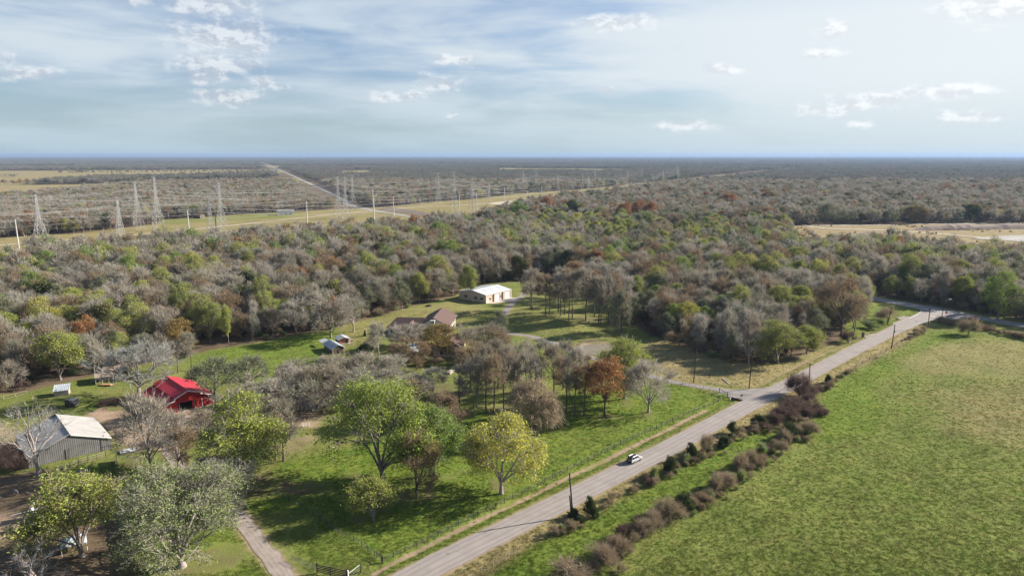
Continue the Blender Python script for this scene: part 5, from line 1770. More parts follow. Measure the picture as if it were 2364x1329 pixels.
# --- open shed with a rust brown roof behind the pale tree
B = thing('open_shed', 'open fronted shed with a rusty brown roof behind the pale tree', 'shed', (-144.6, 233.6, 0), facing(-.5, .866))
MB().prism([(-.6, 2.5), (3.0, 3.05), (3.0, 3.17), (-.6, 2.62)], 'x', -4.0, 1.9).build('roof', M_RUSTR, B)
MB().prism([(2.8, 3.0), (7.6, 3.9), (7.6, 4.02), (2.8, 3.12)], 'x', -1.6, 6.8).build('back_roof', M_RUSTR, B)
MB().box(-3.9, 6.6, 7.2, 7.35, 0, 3.7).build('back_wall', M_WOOD, B)
MB().box(-3.9, -3.75, 2.0, 7.2, 0, 2.9).build('side_wall', M_WOOD, B)
MB().box(6.4, 6.6, 3.4, 7.2, 0, 3.1).build('side_wall', M_WOOD, B)
for x_ in (-3.7, -1.7, .3, 1.7):
    MB().bar((x_, -.4, -.2), (x_, -.4, 2.5), .09, n=6).build('post', M_GREYW, B)
for x_ in (2.2, 4.4, 6.5):
    MB().bar((x_, 3.0, -.2), (x_, 3.0, 3.0), .09, n=6).build('post', M_GREYW, B)
MB().prism([(-2.5, .05), (2.2, .05), (1.6, .35), (-1.6, .3)], 'y', .3, 1.6).build('red_earth_heap', mat('orange earth', (.42, .2, .09), (.5, .26, .12), 1), None, (-144.0, 230.6, 0))
bpy.data.objects['red_earth_heap']['label'] = 'heap of orange earth in front of the open shed'
bpy.data.objects['red_earth_heap']['category'] = 'earth heap'


# --- two small sheds on the lawn
def small_shed(name, label, c_, n_, W, Ln, ev, rg_, wallm, roofm, left_m=None):
    B = thing(name, label, 'shed', (c_[0], c_[1], gz(*c_) + .02), facing(*n_))
    p_ = [(-W / 2, ev), (0, rg_), (W / 2, ev)]
    gable_end('front_wall', p_, 0, .1, wallm, B)
    gable_end('back_wall', p_, Ln - .1, Ln, wallm, B)
    MB().box(-W / 2, -W / 2 + .1, .1, Ln - .1, -.1, ev).build('side_wall', left_m or wallm, B)
    MB().box(W / 2 - .1, W / 2, .1, Ln - .1, -.1, ev).build('side_wall', wallm, B)
    roof_slabs([(-W / 2 - .5, ev - .5 * (rg_ - ev) / (W / 2)), (0, rg_), (W / 2 + .5, ev - .5 * (rg_ - ev) / (W / 2))], -.5, Ln + .5, roofm, B, ribs=.7, th=.08)
    return B


B = small_shed('board_shed', 'dark board shed with a tin gable roof, nearer of the two on the lawn', (-71.5, 271.0), (-.57, .82), 5.2, 9.5, 2.5, 3.9, M_WOOD, M_TIN)
for i, x_ in enumerate(np.linspace(-2.4, 2.4, 9)):
    zt = roofline([(-2.6, 2.5), (0, 3.9), (2.6, 2.5)], x_) - .1
    MB().box(x_ - .22, x_ + .22, -.04 - .02 * (i % 2), 0, .02, zt).build('plank', M_WOOD if i % 4 else M_GREYW, B)
MB().box(-2.45, -2.3, -.2, -.07, 0, 2.4).build('post', M_GREYW, B)
d_ = MB().box(-.5, .5, -.1, -.06, .05, 2.0).build('door', M_DARK, B)
MB().box(.3, .4, -.13, -.1, .95, 1.1).build('handle', M_GREYW, d_)
B = small_shed('red_shed', 'small faded red shed with a pale tin roof behind the dark board shed', (-72.6, 285.8), (-.50, .87), 4.6, 5.2, 2.2, 3.1, M_BRICKR, M_TIN, M_WOOD)
MB().box(.6, 1.6, -.08, 0, .05, 1.8).build('door', M_DARK, B)
MB().box(-2.3, 2.3, -.12, -.02, .02, .25).build('sill', M_WHITE, B)
for x_ in (1.9, 2.25):
    MB().box(x_ - .09, x_ + .09, -.9, -.72, -.1, 2.0).build('porch_post', M_WHITE, B)
B = thing('lean_to', 'low lean-to roof between the two sheds on the lawn', 'lean-to', (-79.6, 281.2, gz(-79.6, 281.2)), facing(-.57, .82))
MB().prism([(-1.5, 1.9), (1.6, 2.5), (1.6, 2.58), (-1.5, 1.98)], 'y', 0, 4.6).build('roof', M_TIN, B)
for x_, y_ in ((-1.4, .2), (-1.4, 4.4), (1.5, .2), (1.5, 4.4)):
    MB().bar((x_, y_, -.2), (x_, y_, 2.0), .07, n=6).build('post', M_POLE, B)
wb = thing('garden_cart', 'pale garden cart standing right of the faded red shed', 'cart', (*at(811, 787), gz(*at(811, 787))), .5)
MB().prism([(-.9, .35), (.7, .35), (1.0, .8), (-1.1, .8)], 'y', -.45, .45).build('tray', M_GREYW, wb)
for s_ in (-.5, .5):
    MB().bar((.3, s_ - .05, .25), (.3, s_ + .05, .25), .25, n=10).build('wheel', M_BLACK, wb)
MB().bar((-1.0, 0, .6), (-1.9, 0, .9), .04).build('handle', M_GREYW, wb)

# --- A-shaped swing frame
B = thing('swing_frame', 'dark A-shaped swing frame with a long top beam on the lawn', 'swing', (-66.2, 298.0, gz(-66.2, 298)), facing(.6, .8))
mb = MB().prism([(-1.15, 0), (1.0, 0), (.25, 3.1), (.05, 3.1)], 'y', -.07, .07)
mb.build('boarded_end', M_BLACK, B)
MB().bar((0.15, -.3, 3.1), (0.15, 7.2, 3.1), .09).build('beam', M_GREYW, B)
for s_ in (-1, 1):
    MB().bar((.15, 6.9, 3.1), (.15 + s_ * 1.1, 6.9, -.1), .06).build('leg', M_GREYW, B)
MB().bar((1.02, -.1, 0), (.27, -.1, 3.15), .06).build('edge_board', M_GREYW, B)
for y_ in (2.6, 4.4):
    sw = MB().box(-.1, .4, y_ - .25, y_ + .25, .55, .6).build('swing_seat', M_BLACK, B)
    for s_ in (-.22, .22):
        MB().bar((.15, y_ + s_, .6), (.15, y_ + s_, 3.05), .015, n=3).build('chain', M_BLACK, sw)

# --- metal workshop
th = facing(-.775, .632)
B = thing('workshop', 'large tan metal workshop with a pale low roof and two white roller doors', 'workshop', (-7.4, 376.0, 0), th)
# local x runs along the door side (near corner at -10.9), y runs back under the gable
p_ = [(0, 4.5), (10.1, 6.1), (20.2, 4.5)]
mb = MB().box(-10.9, 10.9, 0, .12, 0, 4.45)
mb.build('front_wall', M_TAN, B)
MB().box(-10.9, 10.9, 20.1, 20.2, 0, 4.45).build('back_wall', M_TAN, B)
for x_ in (-10.9, 10.8):
    MB().prism([(.12, 0), (20.1, 0), (20.1, 4.45), (10.1, 6.0), (.12, 4.45)], 'x', x_, x_ + .1).build('gable_wall', M_TAN, B)
for (ya, za), (yb, zb_) in zip(p_[:-1], p_[1:]):
    o_ya, o_yb = (ya - .25, yb) if ya == 0 else (ya, yb + .25)
    o_za, o_zb = (za - .04, zb_) if ya == 0 else (za, zb_ - .04)
    mb = MB().prism([(o_ya, o_za), (o_yb, o_zb), (o_yb, o_zb + .12), (o_ya, o_za + .12)], 'x', -11.1, 11.1)
    for i in range(24):
        x_ = -10.9 + i * .95
        mb.prism([(o_ya, o_za + .11), (o_yb, o_zb + .11), (o_yb, o_zb + .16), (o_ya, o_za + .16)], 'x', x_ - .04, x_ + .04)
    mb.build('roof', M_ROOFW, B)
M_SKYL = mat('grimy skylight sheet', (0.34, 0.34, 0.335), (0.40, 0.40, 0.395), 1, .5)
for x_ in (-5.2, 0.4, 6.6):
    MB().prism([(4.6, 5.39), (8.6, 6.02), (8.6, 6.04), (4.6, 5.41)], 'x', x_ - .35, x_ + .35).build('skylight', M_SKYL, B)
for x_ in (-3, 3.2):
    MB().prism([(11.6, 6.03), (15.6, 5.40), (15.6, 5.42), (11.6, 6.05)], 'x', x_ - .35, x_ + .35).build('skylight', M_SKYL, B)
for x_ in (-11.0, 10.75):
    MB().box(x_, x_ + .28, -.14, 0, 0, 4.4).build('corner_trim', M_WHITE, B)
for x_ in (-4.6, 3.2):
    MB().box(x_, x_ + .25, -.6, -.0, 0, 4.35).build('pilaster', M_TAN, B)
for x_ in (-1.6, 7.4):
    d_ = MB().box(x_ - 2.0, x_ + 2.0, -.08, 0, .02, 3.6).build('roller_door', M_WHITE, B)
    mb = MB()
    for z_ in np.arange(.6, 3.5, .6):
        mb.box(x_ - 1.98, x_ + 1.98, -.095, -.08, z_ - .02, z_ + .02)
    mb.build('slats', M_CREAM, d_)
    MB().box(x_ + 2.05, x_ + 2.5, -.10, 0, 0, 3.7).build('door_jamb', M_DARK, B)
d_ = MB().box(-10.2, -9.0, -.07, 0, .02, 2.2).build('door', M_WHITE, B)
MB().box(-9.2, -9.1, -.11, -.07, 1.0, 1.12).build('handle', M_BLACK, d_)
window(B, -7.4, 0, 1.5, 1.8, 1.0)
window(B, 2.0, 0, 1.6, 1.5, 1.0)
for y_ in (3.2, 7.6, 15.0):
    window(B, -10.9, y_, 1.7, 1.9, 1.0, 'x', -1, m=M_BLACK)
MB().box(-10.6, -10.1, .3, .75, 0, .7).build('meter_box', M_WHITE, B, (-.9, 9.0, 0))
ap = [(-10.9, -.1), (10.9, -.1), (10.9, -6.4), (4, -7.2), (-8.5, -3.6)]
c_, s_ = math.cos(th), math.sin(th)
sheet('apron', [(-7.4 + x_ * c_ - y_ * s_, 376 + x_ * s_ + y_ * c_) for x_, y_ in ap][::-1], .030, M_CONC)

# --- the house
B = thing('house', 'two storey house with a brown shingle roof and a white lower wing', 'house', (-34.0, 306.0, 0), facing(.10, .995))
p_ = [(-6.8, 5.5), (0, 9.0), (7.2, 5.3)]
w_ = [(-5.9, 5.7), (0, 8.8), (6.2, 5.5)]
gable_end('front_wall', w_, -10, -9.8, M_CREAM, B)
gable_end('back_wall', w_, 9.8, 10, M_CREAM, B)
MB().box(-5.9, -5.7, -9.8, 9.8, 0, 5.45).build('side_wall', M_CREAM, B)
MB().box(4.2, 4.4, -9.8, 9.8, 0, 5.35).build('side_wall', M_PEACH, B)
roof_slabs(p_, -10.7, 10.7, M_SHING, B, th=.2)
mb = MB()
for k in range(13):
    for (xa, za), (xb, zb_) in zip(p_[:-1], p_[1:]):
        t = (k + .5) / 13
        x_, z_ = xa + (xb - xa) * t, za + (zb_ - za) * t
        mb.bar((x_, -10.7, z_ + .205), (x_, 10.7, z_ + .205), .035, n=3)
mb.build('shingle_courses', M_SHING, B)['kind'] = 'stuff'
for y_ in np.linspace(-9.2, 9.2, 7):
    MB().box(5.9, 6.3, y_ - .25, y_ + .25, 0, 5.2).build('porch_column', M_WHITE if int(y_) % 2 else M_PEACH, B)
for y_ in np.linspace(-7.5, 7.5, 5):
    window(B, 4.4, y_, 3.2, 1.1, 1.5, 'x', 1)
    window(B, 4.4, y_, .5, 1.1, 1.8, 'x', 1)
MB().box(4.4, 6.3, -9.6, 9.6, 2.75, 2.95).build('balcony_floor', M_WHITE, B)
ch = MB().box(-.9, .9, -12.0, -10.72, 0, 8.0).build('chimney', M_CREAM, B)
MB().box(-1.05, 1.05, -12.15, -10.6, 8.0, 8.25).build('chimney_cap', M_WHITE, ch)
MB().box(-.6, .6, -12.17, -12.02, 7.2, 7.9).build('flue', M_DARK, ch)
MB().lathe([(.15, 0), (.15, .8), (.25, .85), (.02, 1.0)], 8).build('roof_vent', M_BLACK, B, (-2.6, -2.0, 7.0))
for x_ in (-3.6, 3.4):
    window(B, x_, -10, 3.4, 1.4, 1.4)
# lower wing
MB().box(-22.0, -5.9, -6.8, 3.0, -.1, 3.1).build('wing_wall', M_CREAM, B)
mb = MB()
x0, x1, y0, y1 = -22.8, -5.4, -7.6, 3.8
mb.add([(x0, y0, 3.05), (x1, y0, 3.05), (x1, y1, 3.05), (x0, y1, 3.05), (x0 + 4, (y0 + y1) / 2, 7.0), (x1, (y0 + y1) / 2, 7.0)], [(0, 1, 5, 4), (2, 3, 4, 5), (3, 0, 4), (1, 2, 5), (3, 2, 1, 0)])
mb.build('wing_roof', M_SHING, B)
mb = MB()
mb.add([(-14.5, -9.4, 3.05), (-7.5, -9.4, 3.05), (-7.5, -2, 3.05), (-14.5, -2, 3.05), (-11, -7.4, 6.2), (-11, -2, 6.2)], [(0, 1, 4), (1, 2, 5, 4), (3, 0, 4, 5), (2, 3, 5)])
mb.build('dormer_roof', M_SHING, B)
MB().box(-14, -8, -9.0, -6.8, 0, 3.0).build('bay_wall', M_CREAM, B)
for x_ in (-20, -17, -6.9):
    window(B, x_, -6.8, .7, 1.4, 1.6)
for x_ in (-12.3, -9.7):
    window(B, x_, -9.0, .7, 1.4, 1.6)
d_ = MB().box(-18.9, -17.9, -6.86, -6.8, .05, 2.1).build('door', M_DARK, B)
MB().box(-18.1, -18.0, -6.9, -6.86, 1.0, 1.1).build('handle', M_WHITE, d_)
# front wing
B = thing('guest_house', 'single storey brown-roofed wing with a peach gable in front of the house', 'house', (-25.8, 266.0, 0), facing(.05, 1))
p_ = [(-6.6, 2.9), (0, 5.2), (5.6, 3.0)]
w_ = [(-6.1, 3.0), (0, 5.1), (5.1, 3.1)]
gable_end('front_wall', w_, 0, .2, M_PEACH, B)
gable_end('back_wall', w_, 15.8, 16, M_PEACH, B)
MB().box(-6.1, -5.9, .2, 15.8, 0, 2.95).build('side_wall', M_CREAM, B)
MB().box(4.9, 5.1, .2, 15.8, 0, 3.05).build('side_wall', M_PEACH, B)
roof_slabs(p_, -.7, 16.7, M_SHING, B, th=.18)
for (xa, za), (xb, zb_) in zip(p_[:-1], p_[1:]):
    MB().prism([(xa, za - .15), (xb, zb_ - .15), (xb, zb_ + .19), (xa, za + .19)], 'y', -.78, -.7).build('bargeboard', M_WHITE, B)
window(B, -2.6, 0, .8, 1.4, 1.5)
window(B, 2.4, 0, .8, 1.4, 1.5)
for y_ in (4, 8, 12):
    window(B, 5.1, y_, .8, 1.3, 1.5, 'x', 1)
MB().lathe([(.3, 0), (.3, .5), (.1, .7)], 8).build('roof_vent', M_SHING, B, (2.2, 9.0, 4.25))
# pool and terrace
sheet('terrace', [at(*p) for p in ((944, 804), (952, 797), (990, 796), (1000, 803), (994, 814), (960, 817))][::-1], .26, mat('pale paving', (.28, .265, .25), (.36, .345, .325), .8))  # paving colour lowered to carry the oak's shade
PO = thing('swimming_pool', 'dark blue swimming pool in a white terrace', 'pool', (-41.6, 283.0, 0), facing(.55, .83))
MB().box(-2.2, 2.2, -3.6, 3.6, .20, .30).build('water', mat('blue pool water', (.03, .10, .19), (.04, .13, .23), .5, .08, spec=.6), PO)
for a in ((-2.6, -2.2, -4, 4), (2.2, 2.6, -4, 4), (-2.2, 2.2, -4, -3.6), (-2.2, 2.2, 3.6, 4)):
    MB().box(*a, .20, .40).build('coping', M_WHITE, PO)
PA = thing('garden_umbrella', 'closed coral red garden umbrella by the pool', 'umbrella', (*at(934, 796), .1), 0)
MB().bar((0, 0, 0), (0, 0, 3.0), .04, n=6).build('pole', M_WHITE, PA)
MB().lathe([(1.5, 1.9), (1.0, 2.4), (.15, 2.95), (.02, 3.1)], 10).build('canopy', mat('coral red cloth', (.60, .13, .08), (.55, .11, .07), 1), PA)
BT = thing('covered_boat', 'small white covered boat lying on the grass in front of the house', 'boat', (*at(1040, 861), gz(*at(1040, 861))), 1.2)
MB().prism([(-1.9, .55), (1.3, .55), (2.3, .75), (1.2, .05), (-1.8, .05)], 'y', -.7, .7).build('hull', M_GREYW, BT)
MB().prism([(-1.9, .56), (2.2, .70), (.4, 1.0), (-1.6, .85)], 'y', -.72, .72).build('cover', M_CONC, BT)
YH = thing('trunk_of_bare_pole', 'dark timber pole standing between the trees in front of the house', 'pole', (-24.6, 252.0, gz(-24.6, 252)), 0)
YH.name = 'timber_pole'
MB().bar((0, 0, -.4), (-.12, 0, 11.2), .17, .12, n=8).build('shaft', M_POLE, YH)
MB().box(-.3, .05, -.1, .1, 10.6, 10.9).build('lamp_bracket', M_STEEL, YH)

# --- red topped hut in the little clearing
x_, y_ = at(1457, 616)
B = small_shed('clearing_hut', 'tiny red-roofed hut in a green clearing deep in the wood', (x_, y_), (-.5, .87), 7.0, 8.0, 4.2, 6.5, M_WHITE, M_RED)

# --- farmsteads beyond the power corridor
FG = 'far farm buildings beyond the power corridor'


def far_house(label, u, v, W, Ln, ev, rg_, wallm, roofm, a):
    x, y = at(u, v)
    B = thing('farmhouse', label, 'house', (x, y, 0), a, FG)
    p_ = [(-W / 2, ev), (0, rg_), (W / 2, ev)]
    MB().prism([(-W / 2, -.1), (W / 2, -.1), (W / 2, ev), (0, rg_ - .1), (-W / 2, ev)], 'y', 0, Ln).build('wall', wallm, B)
    roof_slabs([(-W / 2 - .6, ev - .2), (0, rg_), (W / 2 + .6, ev - .2)], -.6, Ln + .6, roofm, B, th=.2)
    for i in range(3):
        window(B, W / 2, Ln * (i + .7) / 3.4, 1.0, 1.6, 1.4, 'x', 1)
        window(B, -W / 4 + i * W / 4, 0, 1.0, 1.2, 1.4)


far_house('long white farm building with an open end beyond the power corridor', 640, 496, 12, 22, 5, 7, M_WHITE, M_GALVD, -1.2)
far_house('white farmhouse among dark trees left of the twin pylons', 218, 520, 9, 11, 6, 9, M_WHITE, M_ROOFW, .3)
far_house('low pale house behind the tall pale pole', 448, 491, 9, 20, 4, 6, M_CREAM, M_ROOFW, 1.3)
far_house('dark sided shed at the edge of the corridor beside a pylon', 468, 504, 8, 12, 4, 6, M_WOOD, M_WOOD, 1.1)
far_house('white roofed house among the trees far behind the first pylon', 68, 462, 10, 16, 4, 6, M_CREAM, M_ROOFW, 1.5)
far_house('pair of pale gabled barns deep in the far wood', 525, 462, 9, 14, 6, 10, M_CREAM, M_TAN, .2)
far_house('white tank shed beside the far highway', 638, 394, 22, 40, 9, 14, M_WHITE, M_ROOFW, .4)
B = thing('pump_cabin', 'small rusty cabin beside the sand track at the first pylon', 'cabin', (*at(77, 556), 0), 1.0)
MB().box(-2.2, 2.2, -1.6, 1.6, -.1, 2.8).build('body', M_WOOD, B)
MB().box(-2.4, 2.4, -1.8, 1.8, 2.8, 3.0).build('roof', M_RUSTR, B)
d_ = MB().box(-.5, .5, -1.67, -1.6, .05, 2.1).build('door', M_GREYW, B)
MB().box(.3, .4, -1.71, -1.67, 1, 1.1).build('handle', M_BLACK, d_)
# excavator-like dark plant on the gravel pad
B = thing('digger', 'dark digger parked on the gravel pad beyond the corridor', 'digger', (*at(1170, 470), .2), .8)
MB().box(-2.6, 2.6, -1.6, 1.6, .9, 2.6).build('body', M_BLACK, B)
MB().box(-.2, 1.6, -1.2, .6, 2.6, 4.2).build('cab', M_BLACK, B)
for s_ in (-1.5, 1.5):
    MB().prism([(-2.8, .3), (-2.2, 0), (2.2, 0), (2.8, .3), (2.4, .95), (-2.4, .95)], 'y', s_ - .4, s_ + .4).build('track', M_BLACK, B)
bo = MB().bar((2.3, 0, 2.2), (5.6, 0, 5.0), .35, .28).build('boom', M_BLACK, B)
MB().bar((5.6, 0, 5.0), (7.4, 0, 1.6), .26, .2).build('stick', M_BLACK, bo)
MB().prism([(6.6, .4), (7.6, .3), (7.8, 1.4), (7.1, 1.7)], 'y', -.6, .6).build('bucket', M_BLACK, bo)

# ------------------------------------------------------------------ power corridor
def pylon_parts(H, base, arms, kind):
    """legs and bracing as one lattice mesh, each crossarm a part"""
    body = MB()
    zs = [0]
    w = lambda z: base / 2 + (1.1 - base / 2) * min(z / (H * .62), 1) if z < H * .62 else 1.1 + (.45 - 1.1) * (z - H * .62) / (H * .38)
    step = base * .8
    while zs[-1] < H - 2:
        zs.append(min(H, zs[-1] + max(step, 2.4)))
        step = w(zs[-1]) * 1.7
    zs[-1] = H
    c4 = ((-1, -1), (1, -1), (1, 1), (-1, 1))
    for a, b_ in zip(zs[:-1], zs[1:]):
        wa, wb_ = w(a), w(b_)
        for i, (sx, sy) in enumerate(c4):
            body.bar((sx * wa, sy * wa, a), (sx * wb_, sy * wb_, b_), .17, n=4)
            tx, ty = c4[(i + 1) % 4]
            body.bar((sx * wa, sy * wa, a), (tx * wb_, ty * wb_, b_), .085, n=3)
            body.bar((tx * wa, ty * wa, a), (sx * wb_, sy * wb_, b_), .085, n=3)
            body.bar((sx * wb_, sy * wb_, b_), (tx * wb_, ty * wb_, b_), .08, n=3)
    arms_ = []
    for z, half in arms:
        a_ = MB()
        ww = w(z)
        for s_ in (-1, 1):
            for sy in (-1, 1):
                a_.bar((s_ * ww, sy * ww, z), (s_ * half, 0, z + .2), .10, n=3)
                a_.bar((s_ * ww, sy * ww, z + 1.6), (s_ * half, 0, z + .2), .09, n=3)
            for t in (.3, .6):
                xx_ = ww + (half - ww) * t
                a_.bar((s_ * xx_, -ww * (1 - t), z + .1), (s_ * xx_, ww * (1 - t), z + .1), .07, n=3)
                a_.bar((s_ * xx_, 0, z + .1), (s_ * xx_, 0, z + 1.6 * (1 - t)), .07, n=3)
        arms_.append((a_, z, half))
    return body, arms_


PYL = {}
for kind, H, base, arms in (('tall', 52, 9.5, ((31, 6.5), (38, 7.5), (45, 6.0), (51, 4.0))), ('flat', 46, 12, ((30, 5.2), (37, 5.2), (44.5, 6.5))), ('small', 36, 6.5, ((24, 3.6), (29, 4.2), (34, 3.2)))):
    body, arms_ = pylon_parts(H, base, arms, kind)
    PYL[kind] = (H, body.mesh(kind + '_lattice', M_STEEL), [(a.mesh(kind + '_arm', M_STEEL), z, h_) for a, z, h_ in arms_])
PG = 'lattice pylons of the power corridor'
corr = Vector((.56, .83, 0))


def pylon(kind, x, y, h, label):
    H, bm_, am_ = PYL[kind]
    t = thing('pylon', label, 'pylon', (x, y, 0), facing(corr.x, corr.y), PG)
    s = h / H
    t.scale = (s, s, s)
    link('lattice', bm_, t)
    for m_, z, hf in am_:
        link('crossarm', m_, t)
        ins = INS[hf] if hf in INS else INS.setdefault(hf, insul(hf, z))
        link('insulators', insul(hf, z), t)
    return (x, y, s, am_)


INS = {}
M_INS = mat('grey insulator', (.33, .32, .31), (.4, .39, .38), 1, .4)
INSM = {}


def insul(hf, z):
    if (hf, z) not in INSM:
        mb = MB()
        for s_ in (-1, 1):
            mb.bar((s_ * hf, 0, z + .1), (s_ * hf, 0, z - 1.8), .12, n=5)
        INSM[(hf, z)] = mb.mesh('insulators', M_INS)
    return INSM[(hf, z)]


ROWS = {
    'near row': [('flat', -500, 468, 46, 'off'), ('flat', -406, 586, 47, 'pale flat-topped pylon standing alone near the left edge'), ('tall', -302, 710, 52, 'tall pylon with a smaller twin close on its left'),
                 ('tall', -203, 837, 54, 'nearest pylon beside the sand track bend, before the highway'), ('tall', -55, 951, 49, 'pylon just across the highway beside two pale poles'), ('flat', 94, 1415, 41, 'pylon above the rust-coloured trees of the far wood'), ('tall', 298, 1790, 41, 'far pylon where the corridor narrows'), ('tall', 560, 2350, 42, 'one of the last pylons of the near row')],
    'middle row': [('tall', -500, 590, 56, 'off'), ('tall', -383, 739, 57, 'tallest of the three pylons left of the tall pale pole'), ('tall', -222, 878, 53, 'pylon close behind the one beside the track bend'), ('tall', -83, 988, 57, 'tallest pylon right of the highway'), ('tall', 25, 1534, 46, 'slim far pylon left of the twin far pylon'), ('tall', 215, 1790, 46, 'far pylon rising over the pale poles'), ('tall', 508, 2113, 42, 'far pylon nearest the vanishing end of the corridor')],
    'far row': [('tall', -545, 600, 52, 'off'), ('tall', -409, 748, 52, 'left of the two tall pylons behind the small one'), ('tall', -238, 1028, 51, 'pylon beside the highway, behind the close pair'), ('tall', -125, 1169, 51, 'pylon left of the tallest one across the highway'), ('tall', 54, 1552, 43, 'slim far pylon right of its twin'), ('tall', 424, 2261, 37, 'faint far pylon left of the last one')],
    'low row': [('small', -470, 545, 37, 'off'), ('small', -376, 654, 38, 'small pylon beside the sand track on the left'), ('small', -312, 706, 37, 'small twin close to the left of the tall pylon'), ('small', -39, 1169, 33, 'small pylon beyond the gravel pad'), ('small', 172, 1552, 33, 'small far pylon between taller ones'), ('tall', 148, 1447, 41, 'far pylon beside the pylon above the rust trees'), ('small', 470, 2150, 32, 'smallest pylon of the far corridor')],
}


def wire(name, pts, label, group, r=.10, sag=.028):
    V, F = [], []
    path = []
    for a, b_ in zip(pts[:-1], pts[1:]):
        a, b_ = np.array(a), np.array(b_)
        L_ = np.linalg.norm(b_ - a)
        for k in range(10):
            t = k / 10
            p = a + (b_ - a) * t
            p[2] -= sag * L_ * 4 * t * (1 - t)
            path.append(p)
    path.append(np.array(pts[-1], float))
    path = np.array(path)
    V, F = tubes(path[None], np.full((1, len(path)), r), 3)
    o_ = link(name, new_mesh(name, V, F.astype(np.int32), [M_WIRE]))
    return tag(o_, label, 'power line', group)


c_, s_ = math.cos(facing(corr.x, corr.y)), math.sin(facing(corr.x, corr.y))
for row, ps in ROWS.items():
    att = []
    for kind, x, y, h, lab in ps:
        if lab != 'off':
            pylon(kind, x, y, h, lab)
        H, bm_, am_ = PYL[kind]
        s = h / H
        att.append([(x + sd * hf * s * c_, y + sd * hf * s * s_, (z - 1.8) * s) for m_, z, hf in am_[:3] for sd in (-1, 1)] + [(x, y, (H + .2) * s)])
    for k in range(7):
        wire('power_line', [a[k] for a in att], '%s conductor on the %s side of the %s of pylons' % (('lowest', 'middle', 'upper')[k // 2], ('left', 'right')[k % 2], row) if k < 6 else 'thin earth wire over the tops of the %s of pylons' % row, 'conductors of the %s' % row, .055 if k < 6 else .03, .030)
PM = 'pale single poles of the power corridor'
MONO = [('a', -418, 575, 27, 'pale pole at the left edge, left of the flat-topped pylon'), ('b', -290, 612, 32, 'tall pale pole in the middle of the left wood edge'), ('c', -301, 694, 23, 'dark pole between the legs of the tall pylon'), ('d', -224, 748, 31, 'pale pole left of the track bend, above the wood edge'),
        ('e', -184, 910, 36, 'pole standing against the highway, behind a taller one'), ('f', -161, 800, 30, 'pale pole left of the highway, above the wood'), ('g', -158, 916, 26, 'pale pole right beside the highway'), ('h', -73, 951, 31, 'pale pole between two pylons right of the highway'),
        ('i', -50, 972, 29, 'pale pole touching the pylon across the highway'), ('j', -12, 1089, 31, 'pale pole at the gravel pad'), ('k', 28, 1249, 17, 'short thick pole right of the gravel pad'), ('l', 55, 1274, 25, 'slim pole left of the rust trees'), ('m', 247, 1631, 21, 'far pole at the corridor edge'), ('n', 282, 1631, 20, 'far pole right of its neighbour'), ('o', 360, 1868, 18, 'farthest pole of the corridor')]
top = {}
shaft = {}
for k, x, y, h, lab in MONO:
    t = thing('utility_pole', lab, 'pole', (x, y, 0), facing(corr.x, corr.y), PM)
    MB().bar((0, 0, -1), (0, 0, h), .62 if k != 'k' else .9, .34, n=8).build('shaft', M_POLEC if k != 'c' else M_POLE, t)
    mb = MB()
    for z in (h - 1.5, h - 5, h - 8.5):
        mb.bar((-.2, 0, z), (1.9, 0, z + .5), .12, .08, n=4)
    mb.build('arms', M_STEEL, t)
    top[k] = (x, y, h)
for i, ln in enumerate(('abdf', 'fhj', 'ceg', 'gil', 'lmo')):
    for z in (0, 3.5, 7):
        wire('power_line', [(top[k][0] + 1.9 * c_, top[k][1] + 1.9 * s_, top[k][2] - 1.2 - z) for k in ln], '%s thin line between the pale poles, %s run' % ({0: 'top', 3.5: 'middle', 7: 'lowest'}[z], ('long left', 'gravel pad', 'highway', 'highway to far edge', 'farthest')[i]), 'lines of the pale single poles', .045, .016)
x0, y0 = -418, 575
for z in (0, 3.5, 7):
    wire('power_line', [(-560, 470, 27 - z), (-418 + 1.9 * c_, 575 + 1.9 * s_, 25.8 - z)], '%s thin line leaving the leftmost pale pole' % {0: 'top', 3.5: 'middle', 7: 'lowest'}[z], 'lines leaving the leftmost pole', .06, .016)
# masts on the horizon
for x, y, h, lab in ((3990, 8700, 96, 'left of two thin masts on the horizon'), (4040, 8640, 96, 'right of two thin masts on the horizon'), (5200, 8900, 88, 'single thin mast on the horizon far right')):
    t = thing('radio_mast', lab, 'mast', (x, y, 0), .4)
    mb = MB()
    for a in range(3):
        an = a * 2.094
        mb.bar((6 * math.cos(an), 6 * math.sin(an), 0), (1.4 * math.cos(an), 1.4 * math.sin(an), h), 1.0, .6, n=4)
        for i in range(8):
            z0, z1 = h * i / 8, h * (i + 1) / 8
            r0_, r1_ = 6 - 4.6 * i / 8, 6 - 4.6 * (i + 1) / 8
            mb.bar((r0_ * math.cos(an), r0_ * math.sin(an), z0), (r1_ * math.cos(an + 2.094), r1_ * math.sin(an + 2.094), z1), .5, n=3)
    mb.build('lattice', M_STEEL, t)
    MB().bar((-5, 0, h * .9), (5, 0, h * .9), .8).build('crossarm', M_STEEL, t)
    MB().bar((0, 0, h), (0, 0, h + 6), .5).build('aerial', M_STEEL, t)

